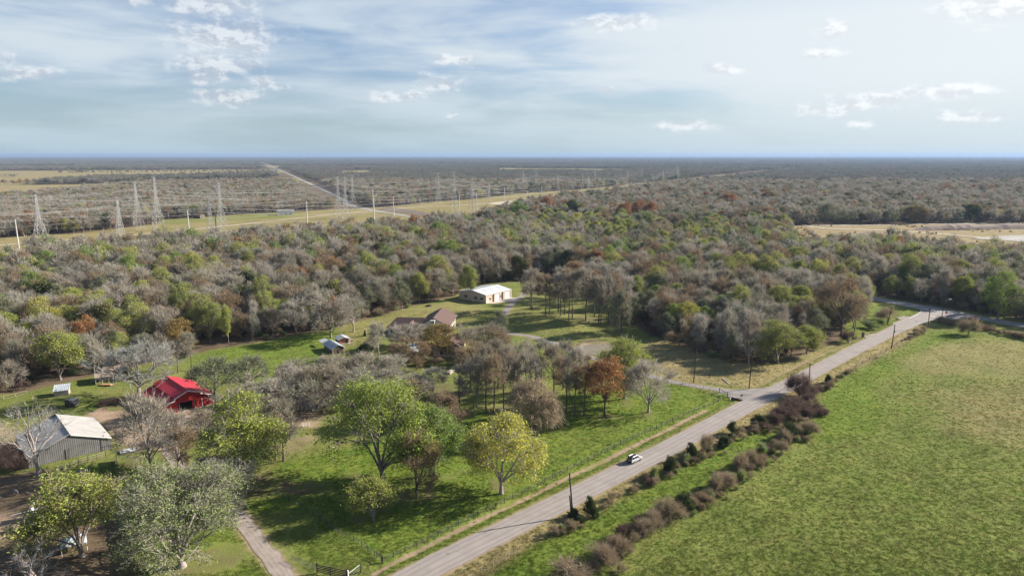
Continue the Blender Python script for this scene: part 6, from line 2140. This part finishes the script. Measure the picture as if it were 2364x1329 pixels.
# ------------------------------------------------------------------ poles along the road
def road_pole(label, u, v, vt, lean=(0, 0), arm=None, box=False, insul_n=1, armdir=(.7, -.7), name='utility_pole'):
    x, y, h, _ = by_pixels(u, v, vt, 10)
    t = thing(name, label, 'pole', (x, y, gz(x, y)), 0, None)
    tp = Vector((lean[0], lean[1], h))
    MB().bar((0, 0, -.5), tp, .20, .15, n=8).build('shaft', M_POLE, t)
    a = Vector((armdir[0], armdir[1], 0)).normalized()
    if arm:
        p = tp * .965
        ar = MB().bar(p - a * arm / 2 + Vector((.12, .12, 0)), p + a * arm / 2 + Vector((.12, .12, 0)), .07).build('crossarm', M_POLE, t)
        for s in (-.46, 0, .46):
            q = p + a * arm * s + Vector((.12, .12, 0))
            MB().lathe([(.05, .06), (.05, .14), (.09, .16), (.09, .24), (.03, .30)], 6).build('insulator', M_INS, ar, tuple(q))
    else:
        MB().lathe([(.05, 0), (.05, .1), (.09, .12), (.09, .22), (.03, .28)], 6).build('insulator', M_INS, t, tuple(tp))
        MB().bar(tp * .93, tp * .93 + Vector((a.x * .55, a.y * .55, .25)), .035).build('bracket', M_STEEL, t)
    if box:
        q = tp * .72
        tr = MB().lathe([(.02, -.5), (.22, -.48), (.24, -.4), (.24, .36), (.2, .44), (.04, .5)], 10).build('transformer', M_STEEL, t, (q.x + .38, q.y - .12, q.z))
        MB().bar((-.38, .12, .2), (-.1, .04, .2), .05).build('hanger', M_STEEL, tr)
    return t, (x, y, h)


t, q = road_pole('leaning utility pole at the roadside behind the dark evergreen shrub', 1323, 1190, 1090, (-.95, .4))
MB().bar((-.35, -.15, -.4), (-.85, .05, 5.2), .15, .13, n=8).build('stub_pole', M_POLE, t)
MB().box(-1.15, -.75, .25, .55, 8.9, 9.4).build('fuse_holder', M_STEEL, t)
road_pole('utility pole with a long crossarm beside the brown thicket', 1868, 893, 838, (-.35, .1), 2.6)
road_pole('tall dark pole beside the driveway mouth', 1729, 897, 806, (.5, .2))
road_pole('dark pole standing alone in the dry lawn by the pond', 1601, 883, 808, (.45, .2))
road_pole('dark pole with a transformer right of the road', 2058, 803, 748, (.5, .1), box=True)
road_pole('straight pole with two fittings at the junction', 2142, 757, 705, (.0, .1), box=True)
road_pole('slanting pole between the wood tip and the road', 1968, 783, 740, (.9, .2))
road_pole('slanting pole beside the grey bush on the triangle', 2048, 748, 708, (1.5, .2))
# street lamp at the junction
x, y, h, _ = by_pixels(2173, 735, 694, 8)
t = thing('street_lamp', 'street lamp on a leaning dark pole at the junction', 'street lamp', (x, y, 0), 0)
MB().bar((0, 0, -.4), (.75, 0, h), .17, .11, n=8).build('pole', M_POLE, t)
MB().bar((.74, 0, h - .2), (2.6, -.3, h + .7), .05).build('arm', M_STEEL, t)
MB().bar((.6, 0, h - 1.6), (1.7, -.2, h + .2), .03).build('brace', M_STEEL, t)
lh = MB().prism([(2.3, h + .62), (3.7, h + .82), (3.8, h + .92), (2.4, h + .80)], 'y', -.5, -.12).build('lamp_head', M_WHITE, t)
MB().box(2.9, 3.5, -.42, -.2, h + .62, h + .70).build('lens', M_GLASS, lh)
MB().bar((.2, .0, 1.2), (.2, .0, 3.0), .20, n=8).build('marker_band', M_GALVD, t)

# stop sign at the junction
x, y = at(2183.5, 733.5)
t = thing('stop_sign', 'red stop sign beside the street lamp', 'sign', (x, y, 0), facing(.62, .78))
MB().bar((0, 0, -.3), (0, 0, 2.9), .045, n=6).build('post', M_STEEL, t)
oc = [(.62 * math.cos(math.pi / 8 + k * math.pi / 4), 2.75 + .62 * math.sin(math.pi / 8 + k * math.pi / 4)) for k in range(8)]
pn = MB().prism(oc, 'y', -.085, -.05).build('panel', M_WHITE, t)
oc2 = [(.56 * math.cos(math.pi / 8 + k * math.pi / 4), 2.75 + .56 * math.sin(math.pi / 8 + k * math.pi / 4)) for k in range(8)]
MB().prism(oc2, 'y', -.095, -.086).build('red_face', mat('sign red', (.50, .02, .025), (.46, .02, .025), 1, .6), pn)
tx = bpy.data.curves.new('lettering', 'FONT')
tx.body = 'STOP'
tx.size = .40
tx.align_x, tx.align_y = 'CENTER', 'CENTER'
tx.extrude = .003
to = bpy.data.objects.new('lettering', tx)
COL.objects.link(to)
to.parent = pn
to.location = (0, -.099, 2.75)
to.rotation_euler = (math.pi / 2, 0, 0)
bpy.context.view_layer.update()
lm = bpy.data.meshes.new_from_object(to.evaluated_get(bpy.context.evaluated_depsgraph_get()))
lm.materials.clear()
lm.materials.append(M_WHITE)
bpy.data.objects.remove(to)
to = link('lettering', lm, pn, (0, -.099, 2.75))
to.rotation_euler = (math.pi / 2, 0, 0)
# dark red roadside notice with flags
x, y = at(2238, 746)
t = thing('roadside_sign', 'dark maroon sign with a red flag on the corner of the field', 'sign', (x, y, 0), facing(.5, .87))
for s_ in (-.7, .7):
    MB().bar((s_, 0, -.3), (s_, 0, 2.6), .06).build('post', M_POLE, t)
MB().box(-1.1, 1.1, -.06, .06, 1.3, 2.7).build('panel', mat('maroon board', (.10, .03, .03), (.13, .04, .04), 1), t)
fl = MB().bar((.9, .1, 2.4), (1.0, .1, 4.0), .03).build('flag_pole', M_WHITE, t)
MB().prism([(.98, 3.2), (1.9, 3.05), (2.0, 3.6), (1.0, 3.9)], 'y', .08, .12).build('flag', mat('red cloth', (.55, .1, .08), (.5, .08, .07), 1), fl)
t = thing('marker_sign', 'yellow-white round marker below the maroon sign', 'sign', (*at(2240, 752), 0), facing(.3, .95))
MB().bar((0, 0, -.2), (0, 0, 1.8), .045).build('post', M_STEEL, t)
MB().prism([(.55 * math.cos(k * .628), 1.6 + .75 * math.sin(k * .628)) for k in range(10)], 'y', -.08, -.05).build('panel', mat('yellow-white board', (.66, .62, .32), (.7, .68, .45), 1), t)
t = thing('utility_pedestal', 'grey utility pedestal beside the gravel entrance on the triangle', 'pedestal', (*at(1992, 777), 0), .3)
MB().prism([(-.45, 0), (.45, 0), (.45, 2.0), (.3, 2.2), (-.3, 2.2), (-.45, 2.0)], 'y', -.4, .4).build('cabinet', M_WOOD, t)
MB().box(-.38, .38, -.44, -.4, .2, 1.8).build('door', M_GALVD, t)
sheet('gravel_entrance', [at(*p) for p in ((1992, 776), (2012, 770), (2040, 768), (2030, 776), (2005, 782))][::-1], .02, m_lane)
sheet('gravel_entrance', [at(*p) for p in ((2070, 733), (2085, 729), (2105, 731), (2100, 735.5), (2078, 738))][::-1], .02, m_lane)

# mailbox and culvert at the driveway
x, y = at(1712, 921)
t = thing('mailbox', 'black mailbox on a post at the driveway mouth', 'mailbox', (x, y, gz(x, y)), facing(.7, .7))
MB().bar((0, 0, -.3), (0, 0, 1.25), .06).build('post', M_GREYW, t)
mb_ = MB().prism([(-.28, 1.25), (.28, 1.25), (.28, 1.55), (.2, 1.72), (0, 1.78), (-.2, 1.72), (-.28, 1.55)], 'y', -.5, .5).build('box', M_BLACK, t)
MB().box(.29, .32, -.1, .15, 1.5, 1.75).build('flag', M_REDW, mb_)
x, y = at(1690, 919)
t = thing('culvert', 'dark culvert mouth under the driveway', 'culvert', (x, y, gz(x, y) - .55), facing(.7, -.72))
mb = MB()
for k in range(14):
    a0, a1 = math.pi * k / 7, math.pi * (k + 1) / 7
    mb.add([(math.cos(a) * r, yy_, .5 + math.sin(a) * r) for yy_ in (0, 3.5) for a in (a0, a1) for r in (.75, .85)], [(0, 1, 3, 2), (4, 6, 7, 5), (0, 2, 6, 4), (1, 5, 7, 3)])
mb.build('pipe', M_POLE, t)
MB().prism([(.74 * math.cos(k * .628), .5 + .74 * math.sin(k * .628)) for k in range(10)], 'y', 1.2, 1.3).build('bore_shade_disc', M_DARK, t)  # dark disc and dark pipe colour imitate shade inside the culvert
MB().box(-1.5, -.86, -.2, .1, -.4, 1.2).build('wing_wall', M_CONC, t)
MB().box(.86, 1.5, -.2, .1, -.4, 1.2).build('wing_wall', M_CONC, t)
p0, p1 = at(1668, 874), at(1684, 888)
t = tag(MB().bar((*p0, .18), (*p1, .18), .16, .13, n=8).build('fallen_pole', M_WHITE), 'pale pole lying on the dry lawn near the driveway', 'pole')

# ------------------------------------------------------------------ fences
def fence(label, pts, n, h=1.25, wires=4, m=None, r=.07, wm=None, wr=.018, rails=None, name='wire_fence', rnd=3):
    P = [np.array(at(*p)) for p in pts]
    x0, y0 = P[0]
    t = thing(name, label, 'fence', (x0, y0, 0), 0)
    seg = [np.linalg.norm(b - a) for a, b in zip(P[:-1], P[1:])]
    tot = sum(seg)
    loc = []
    for k in range(n):
        d = tot * k / (n - 1)
        for a, b, L_ in zip(P[:-1], P[1:], seg):
            if d <= L_ + 1e-6:
                loc.append(a + (b - a) * d / L_)
                break
            d -= L_
    rg_ = np.random.default_rng(rnd)
    pm = [MB().bar((0, 0, -.3), (rg_.normal() * .05, rg_.normal() * .05, h * s), r, r * .85, n=6).mesh('fence_post', m or M_POLE) for s in (1, 1.06, .95)]
    for i, p in enumerate(loc):
        link('fence_post', pm[i % 3], t, (p[0] - x0, p[1] - y0, gz(*p)))
    for k in range(wires):
        z = h * (.18 + .76 * k / max(wires - 1, 1))
        path = np.array([(p[0] - x0, p[1] - y0, gz(*p) + z) for p in loc])
        V, F = tubes(path[None], np.full((1, len(path)), wr), 3)
        link('rail' if rails else 'strand', new_mesh('strand', V, F.astype(np.int32), [wm or M_GALVD]), t)
    return t, loc


fence('long wire fence along the left side of the road', ((1669, 921), (1540, 977), (1392, 1045), (1240, 1120), (1087, 1197), (935, 1270), (881, 1296)), 48, 1.35, 5, M_POLE, .075)
fence('wire fence running from the gate corner back across the lawn', ((881, 1296), (829, 1255), (784, 1233), (749, 1206), (681, 1164), (640, 1140)), 17, 1.35, 5, M_POLE, .07)
fence('wire fence beside the gravel driveway to the gate corner', ((1530, 874), (1574, 885), (1615, 895), (1659, 907), (1678, 917)), 11, 1.3, 4, M_GREYW, .08)
fence('old wire fence between the road verge and the big field', ((2120, 772), (2069, 795), (2037, 814), (2011, 829), (1987, 840), (1959, 856), (1930, 872)), 15, 1.3, 3, M_POLE, .09)
fence('short run of fence posts in the verge near the bottom edge', ((1195, 1275), (1150, 1297), (1121, 1314), (1080, 1335)), 5, 1.4, 3, M_GREYW, .08)
fence('rail fence at the far left edge of the wood', ((-20, 925), (12, 922), (37, 916), (62, 909)), 4, 1.3, 2, M_GREYW, .09, M_GREYW, .06, True, 'rail_fence')
fence('board fence with rails along the front of the grey barn', ((124, 1096), (150, 1084), (182, 1072), (215, 1062), (245, 1052)), 7, 1.5, 3, M_WOOD, .11, M_GREYW, .07, True, 'rail_fence')
fence('low fence around the red earth paddock', ((650, 975), (682, 972), (712, 968), (755, 966), (800, 970)), 6, 1.3, 3, M_GREYW, .08, M_GREYW, .05, True, 'rail_fence')
fence('fence across the lawn left of the two sheds', ((500, 838), (560, 832), (620, 828), (690, 824), (760, 822)), 14, 1.2, 3, M_POLE, .06)
fence('fence along the highway opposite the field corner', ((2364, 752), (2291, 737), (2250, 727)), 9, 1.2, 3, M_GREYW, .07)
# black board fence running to the bottom edge
pA, pB = np.array(at(268, 1062)), np.array(at(316, 1345))
t = thing('board_fence', 'tall black board fence running from the grey barn to the bottom edge', 'fence', (pA[0], pA[1], 0), math.atan2(pB[1] - pA[1], pB[0] - pA[0]))
Lf = float(np.linalg.norm(pB - pA))
nb = 60
bw = Lf / nb
bm_ = MB().box(.02, bw - .02, -.02, .02, .05, 2.0).mesh('board', M_BLACK)
rb = np.random.default_rng(3)
for k in range(nb):
    o_ = link('board', bm_, t, (k * bw, rb.normal() * .01, rb.normal() * .03))
for k in range(0, nb, 5):
    MB().box(k * bw - .06, k * bw + .06, .03, .15, -.3, 1.9).build('fence_post', M_POLE, t)
for z in (.4, 1.6):
    MB().box(0, Lf, .021, .06, z, z + .1).build('rail', M_POLE, t)

# timber gate panel and tube gates at the farm lane
gA, gB = np.array(at(732, 1320)), np.array(at(801, 1335))
t = thing('timber_gate', 'dark five-railed timber gate panel at the bottom edge', 'gate', (gA[0], gA[1], gz(*gA)), math.atan2(gB[1] - gA[1], gB[0] - gA[0]))
Lg = float(np.linalg.norm(gB - gA))
for k in range(5):
    z = .35 + k * .36
    MB().box(.05, Lg - .05, -.06, -.015, z, z + .2).build('rail', M_POLE, t)  # near-black rails: shade of the unlit side put into the colour
for p in (0, .45, 1):
    MB().box(Lg * p - .11, Lg * p + .11, -.01, .2, -.3, 2.25 if p == 0 else 2.1).build('post', M_POLE, t)
MB().box(Lg + .12, Lg + .3, -.01, .2, -.3, 2.0).build('white_post', M_WHITE, t)
t = thing('brace_panel', 'white-braced corner panel right of the timber gate', 'gate', (gB[0] + .35, gB[1], gz(*gB)), math.atan2(*(np.array(at(829, 1319)) - gB)[::-1]))
Lb = float(np.linalg.norm(np.array(at(829, 1319)) - gB))
MB().box(Lb - .12, Lb + .12, -.1, .1, -.3, 2.0).build('post', M_POLE, t)
MB().bar((.1, 0, 1.4), (Lb - .1, 0, 1.85), .06).build('rail', M_WHITE, t)
for z in (.3, .7, 1.1):
    MB().bar((.1, 0, z), (Lb - .1, 0, z + .05), .02, n=3).build('strand', M_GALVD, t)
hA, hB = np.array(at(729, 1317)), np.array(at(672, 1292))
t = thing('tube_gate', 'long steel tube gate standing open beside the farm lane', 'gate', (hA[0], hA[1], gz(*hA)), math.atan2(hB[1] - hA[1], hB[0] - hA[0]))
Lh = float(np.linalg.norm(hB - hA))
for z in (.35, .65, .95, 1.25, 1.5):
    MB().bar((.15, 0, z), (Lh, 0, z), .03, n=6).build('tube', M_GALVD, t)
for x_ in (.15, Lh * .5, Lh):
    MB().bar((x_, 0, .3), (x_, 0, 1.52), .03, n=6).build('upright', M_GALVD, t)
cA = np.array(at(884, 1297))
t = thing('corner_brace', 'timber corner brace where the two wire fences meet', 'fence', (cA[0], cA[1], gz(*cA)), 2.3)
for x_ in (0, 2.2):
    MB().bar((x_, 0, -.3), (x_, 0, 1.7), .1, n=6).build('post', M_POLE, t)
MB().bar((0, 0, 1.35), (2.2, 0, 1.35), .07, n=6).build('rail', M_POLE, t)
cA, cB = np.array(at(1659, 907)), np.array(at(1678, 917))
t = thing('corner_brace', 'timber corner brace with a white board near the driveway mouth', 'fence', (cA[0], cA[1], gz(*cA)), math.atan2(*(cB - cA)[::-1]))
Lc = float(np.linalg.norm(cB - cA))
for x_ in (0, Lc):
    MB().bar((x_, .2, -.3), (x_, .2, 1.8), .12, n=6).build('post', M_POLE, t)
MB().bar((0, .2, 1.5), (Lc, .2, 1.5), .08, n=6).build('rail', M_POLE, t)
MB().prism([(Lc * .55, .9), (Lc * .95, 1.1), (Lc * .95, 1.35), (Lc * .55, 1.15)], 'y', .05, .1).build('board', M_WHITE, t)
gA = np.array(at(714, 983))
t = thing('paddock_gate', 'small pale gate in the red earth paddock', 'gate', (gA[0], gA[1], gz(*gA)), .5)
for z in (.4, .8, 1.2):
    MB().bar((0, 0, z), (-1.9, 0, z * .9), .05).build('rail', M_WHITE, t)
for x_ in (0, -1.9):
    MB().bar((x_, 0, -.2), (x_, 0, 1.5), .07).build('post', M_WHITE, t)
# cattle panel before the grey barn, trough, water tank sheet
gA = np.array(at(176, 1100))
t = thing('cattle_panel', 'grey cattle panel standing in front of the grey barn', 'gate', (gA[0], gA[1], gz(*gA)), .4)
for z in np.linspace(.2, 1.5, 6):
    MB().bar((0, 0, z), (2.6, 0, z), .03, n=4).build('tube', M_STEEL, t)
for x_ in (0, 1.3, 2.6):
    MB().bar((x_, 0, -.2), (x_, 0, 1.6), .045, n=4).build('upright', M_STEEL, t)
pA = np.array(at(297, 1040))
t = thing('tin_sheet_stack', 'low stack of grey tin sheets right of the grey barn', 'tin sheets', (pA[0], pA[1], gz(*pA)), .5)
for k in range(4):
    MB().box(-2.4 + .1 * k, 2.3 - .08 * k, -1.3 + .1 * (k % 2), 1.2, .1 + k * .09, .17 + k * .09).build('sheet', M_GALVD if k < 3 else M_TIN, t, rz=.04 * k)

# shelter with red boards and white posts in the mulch yard
x, y = at(108, 1192)
t = thing('loading_chute', 'red-boarded loading chute with tall white posts in the brown yard', 'chute', (x, y, 0), facing(-.35, .94))
for sx in (-2.4, .1, 3.8):
    for sy in (-1.0, 1.0):
        MB().box(sx - .12, sx + .12, sy - .12, sy + .12, -.2, 3.4 if sx < 1 else 2.2).build('post', M_WHITE, t)
for sy in (-1.05, 1.05):
    for k in range(5):
        MB().box(-2.5, 4.0, sy - .03, sy + .03, .7 + .36 * k, .95 + .36 * k).build('board', M_BRICKR if sy < 0 else M_WHITE, t)
MB().prism([(-2.5, 0), (4.0, .0), (4.0, .1), (-2.5, .65)], 'y', -1.0, 1.0).build('ramp', M_GREYW, t)
MB().bar((-6.2, -1.2, 2.2), (.6, -1.2, 2.9), .07).build('pole_rail', M_WHITE, t)
MB().box(-2.7, -2.5, -1.1, 1.1, 0, 3.0).build('end_panel', M_WHITE, t)
x, y = at(172, 1266)
t = thing('canopy_tent', 'pale blue-white canopy under the yellow-green tree', 'canopy', (x, y, 0), .6)
mb = MB().add([(-2.3, -2.3, 1.9), (2.3, -2.3, 1.9), (2.3, 2.3, 1.9), (-2.3, 2.3, 1.9), (0, 0, 2.9)], [(0, 1, 4), (1, 2, 4), (2, 3, 4), (3, 0, 4), (3, 2, 1, 0)])
mb.build('roof_cloth', mat('pale blue canvas', (.36, .42, .46), (.44, .50, .54), .8), t)
for sx in (-2.2, 2.2):
    for sy in (-2.2, 2.2):
        MB().bar((sx, sy, -.2), (sx, sy, 1.9), .05, n=6).build('leg', M_WHITE, t)
for u, v, lab in ((60, 1218, 'small brown concrete block standing in the sandy yard'), (20, 1226, 'small brown concrete block at the left edge of the sandy yard')):
    x, y = at(u, v)
    t = thing('feed_bin', lab, 'bin', (x, y, gz(x, y)), .7)
    MB().prism([(-.5, 0), (.5, 0), (.6, 1.3), (-.6, 1.3)], 'y', -.45, .45).build('body', M_GREYW, t)
    MB().box(-.62, .62, -.48, .48, 1.3, 1.38).build('lid', M_WOOD, t)


# ------------------------------------------------------------------ animals in the yard: a donkey grazing
def skin_animal(name, chain, edges, m, loc, rz, label, cat):
    me = bpy.data.meshes.new(name)
    me.from_pydata([c[:3] for c in chain], edges, [])
    o_ = link(name, me, None, loc, rz)
    md = o_.modifiers.new('skin', 'SKIN')
    for i, c in enumerate(chain):
        me.skin_vertices[0].data[i].radius = (c[3], c[3])
    me.skin_vertices[0].data[0].use_root = True
    o_.modifiers.new('sub', 'SUBSURF').levels = 1
    o_.modifiers['sub'].render_levels = 1
    me.materials.append(m)
    return tag(o_, label, cat)


DK = [(0, 0, 1.0, .27), (.55, 0, 1.02, .25), (.85, 0, 1.0, .17), (1.15, 0, .72, .12), (1.35, 0, .42, .11), (1.5, 0, .2, .08), (-.55, 0, 1.05, .26), (-.8, 0, .95, .12), (-.95, 0, .55, .035),
      (.55, .2, .7, .10), (.57, .2, .38, .065), (.55, .2, .05, .055), (.55, -.2, .7, .10), (.6, -.2, .38, .065), (.66, -.2, .05, .055),
      (-.55, .2, .72, .13), (-.72, .2, .42, .07), (-.66, .2, .05, .055), (-.55, -.2, .72, .13), (-.68, -.2, .42, .07), (-.6, -.2, .05, .055), (1.22, .13, .80, .035), (1.16, .2, 1.0, .02), (1.22, -.13, .80, .035), (1.16, -.2, 1.0, .02)]
DE = [(0, 1), (1, 2), (2, 3), (3, 4), (4, 5), (0, 6), (6, 7), (7, 8), (1, 9), (9, 10), (10, 11), (1, 12), (12, 13), (13, 14), (6, 15), (15, 16), (16, 17), (6, 18), (18, 19), (19, 20), (3, 21), (21, 22), (3, 23), (23, 24)]
x, y = at(38, 1143)
skin_animal('donkey', DK, DE, mat('grey brown hide', (.20, .165, .145), (.25, .21, .185), 3, .95), (x, y, gz(x, y)), 2.6, 'grey-brown donkey grazing in the brown yard', 'donkey')

# ------------------------------------------------------------------ the car on the road
d = Vector((35.1 - 32.7 + 1.3, 170.0 - 167.7 + 1.1, 0))
d = Vector((.735, .678, 0))
x, y = 32.65, 170.0
CAR = thing('suv', 'silver-white suv driving away along the road', 'car', (x, y, .075), math.atan2(d.y, d.x))
M_CAR = mat('silver white car paint', (0.62, 0.62, 0.63), (0.60, 0.60, 0.61), 1, .28, .25, spec=.6)
M_TYRE = mat('tyre rubber', (.022, .022, .022), (.03, .03, .03), 2, .8)
M_RIM = mat('alloy rim', (.35, .35, .36), (.4, .4, .41), 2, .35, .7)
M_TRIM_SHADE = mat('black trim and tailgate shade', (.02, .02, .022), (.03, .03, .032), 1, .4)
# body side outline, nose towards +x
SECT = [(-2.34, .38, .86, .88), (-2.28, .34, .90, 1.02), (-1.9, .30, .93, 1.06), (-1.2, .30, .94, 1.06), (0, .30, .94, 1.04), (1.1, .30, .93, 1.02), (1.5, .32, .92, 1.0), (2.1, .36, .88, .88), (2.32, .40, .78, .72)]
V, F = [], []
for xx_, z0, hw, z1 in SECT:
    V += [(xx_, -hw * .9, z0), (xx_, -hw, z0 + .22), (xx_, -hw, z1 - .14), (xx_, -hw * .94, z1), (xx_, hw * .94, z1), (xx_, hw, z1 - .14), (xx_, hw, z0 + .22), (xx_, hw * .9, z0)]
n8 = 8
for i in range(len(SECT) - 1):
    for k in range(n8):
        F.append((i * n8 + k, i * n8 + (k + 1) % n8, (i + 1) * n8 + (k + 1) % n8, (i + 1) * n8 + k))
F += [tuple(range(n8)), tuple(range((len(SECT) - 1) * n8 + n8 - 1, (len(SECT) - 1) * n8 - 1, -1))]
bo = MB().add(V, F).build('body', M_CAR, CAR)
GH = [(-2.26, .82, 1.02), (-1.95, .74, 1.62), (-1.5, .72, 1.70), (.2, .72, 1.70), (.45, .73, 1.64), (1.25, .82, 1.02)]
V, F = [], []
for xx_, hw, z1 in GH:
    V += [(xx_, -hw, z1), (xx_, hw, z1)]
cab = MB()
side = [(p[0], p[2]) for p in GH]
cab.prism(side, 'y', -.70, .70)
cab.build('glasshouse', M_GLASS, CAR)
MB().prism([(-2.0, 1.60), (-1.5, 1.71), (.2, 1.71), (.5, 1.62), (.45, 1.66), (.2, 1.76), (-1.5, 1.76), (-2.05, 1.66)], 'y', -.74, .74).build('roof', M_TRIM_SHADE, CAR)
for s_ in (-1, 1):
    for a, b_ in (((-2.2, 1.05), (-1.9, 1.62)), ((-1.15, 1.05), (-1.1, 1.7)), ((-.05, 1.05), (-.05, 1.7)), ((1.2, 1.02), (.42, 1.66))):
        MB().bar((a[0], s_ * .80, a[1]), (b_[0], s_ * .715, b_[1]), .055).build('pillar', M_CAR, CAR)
    MB().bar((-1.6, s_ * .62, 1.80), (.1, s_ * .62, 1.80), .035).build('roof_rail', M_CAR, CAR)
    MB().box(.85, 1.05, s_ * .97 - .09, s_ * .97 + .09, 1.0, 1.14).build('mirror', M_CAR, CAR)
    for xx_ in (-1.42, 1.42):
        w_ = MB().bar((xx_, s_ * .72, .36), (xx_, s_ * .96, .36), .36, n=16).build('wheel', M_TYRE, CAR)
        MB().bar((xx_, s_ * .90, .36), (xx_, s_ * .968, .36), .23, n=10).build('rim', M_RIM, w_)
    MB().box(-2.36, -2.22, s_ * .78 - .10, s_ * .78 + .10, .78, 1.12).build('tail_light', mat('red lens', (.30, .01, .015), (.26, .01, .012), 1, .2), CAR)
    MB().box(2.16, 2.30, s_ * .66 - .16, s_ * .66 + .16, .68, .82).build('headlight', M_WHITE, CAR)
    for xx_ in (-.62, .5):
        MB().box(xx_ - .5, xx_ + .5, s_ * .945 - .008, s_ * .945 + .008, .50, 1.0).build('door_panel', M_CAR, CAR)
    MB().box(-1.0, 1.0, s_ * .90 - .04, s_ * .90 + .04, .28, .38).build('sill', M_TRIM_SHADE, CAR)
MB().box(-2.42, -2.3, -.85, .85, .36, .66).build('rear_bumper', M_TRIM_SHADE, CAR)
MB().box(-2.385, -2.33, -.72, .72, .66, .98).build('tailgate', M_TRIM_SHADE, CAR)  # black tailgate: shade on the rear painted as colour
MB().box(-2.43, -2.40, -.22, .22, .72, .84).build('number_plate', M_WHITE, CAR)
MB().box(2.28, 2.38, -.8, .8, .36, .62).build('front_bumper', M_CAR, CAR)
# odd things lying about
t = tag(MB().prism([(-1.2, 0), (1.0, 0), (1.1, .35), (-.9, .5)], 'y', -.4, .4).build('hay_bale', M_GREYW, None, (*at(914, 714), 0.05), .5), 'pale bale lying at the wood edge above the house', 'bale')
t = thing('brush_heap', 'dark burnt brush heap at the wood edge above the house', 'brush heap', (*at(990, 707), 0), .2)
MB().lathe([(2.2, -.1), (1.7, .4), (.9, .8), (.1, 1.0)], 9).build('ash', M_DARK, t)
for k in range(9):
    a = k * .7
    MB().bar((1.6 * math.cos(a), 1.6 * math.sin(a), .1), (-.9 * math.cos(a + .5), -.9 * math.sin(a + .5), 1.2), .08, .04, n=4).build('branch', M_POLE, t)
fl_ = MB()
fl_.bar((*at(700, 831), .25), (*at(745, 826), .3), .22, .12, n=7)
tag(fl_.build('fallen_log', BARK['pale']), 'pale fallen log on the mown lawn below the sheds', 'log')
# cattle in the far pasture
CW = [(0, 0, 1.15, .42), (.8, 0, 1.2, .38), (1.2, 0, 1.05, .2), (1.6, 0, .75, .19), (1.85, 0, .55, .13), (-.8, 0, 1.2, .4), (-1.15, 0, 1.0, .1), (.7, .28, .6, .12), (.7, .28, .05, .08), (.7, -.28, .6, .12), (.75, -.28, .05, .08), (-.8, .28, .65, .15), (-.9, .28, .05, .08), (-.8, -.28, .65, .15), (-.85, -.28, .05, .08)]
CE = [(0, 1), (1, 2), (2, 3), (3, 4), (0, 5), (5, 6), (1, 7), (7, 8), (1, 9), (9, 10), (5, 11), (11, 12), (5, 13), (13, 14)]
m_cow = mat('black hide', (.02, .018, .017), (.035, .03, .027), 2, .9)
c0 = skin_animal('cow', CW, CE, m_cow, (*at(455, 418), 0), .3, 'leftmost black cow grazing in the far pasture', 'cow')
c0['group'] = 'cows in the far pasture'
for k_, (u, v, a) in enumerate(((480, 418.6, 4.0), (502, 417.8, 1.3), (526, 417, 2.4), (571, 416.2, .2), (631, 414.6, 3.3))):
    c1 = c0.copy()
    COL.objects.link(c1)
    c1['label'] = ordinal(k_ + 1) + ' black cow from the left in the far pasture'
    c1.location = (*at(u, v), 0)
    c1.rotation_euler = (0, 0, a)

# ------------------------------------------------------------------ air
hz = bpy.data.materials.new('haze')
hz.use_nodes = True
N = NT(hz.node_tree)
vol = N.n('ShaderNodeVolumePrincipled', {'Color': (0.31, 0.44, 0.66, 1.0), 'Density': 5.2e-5, 'Anisotropy': 0.15})
N.t.links.new(vol.outputs[0], N.n('ShaderNodeOutputMaterial').inputs['Volume'])
mb = MB().box(-43500, 43500, -43500, 43500, -3, 125)
tag(mb.build('haze', hz), kind='stuff')
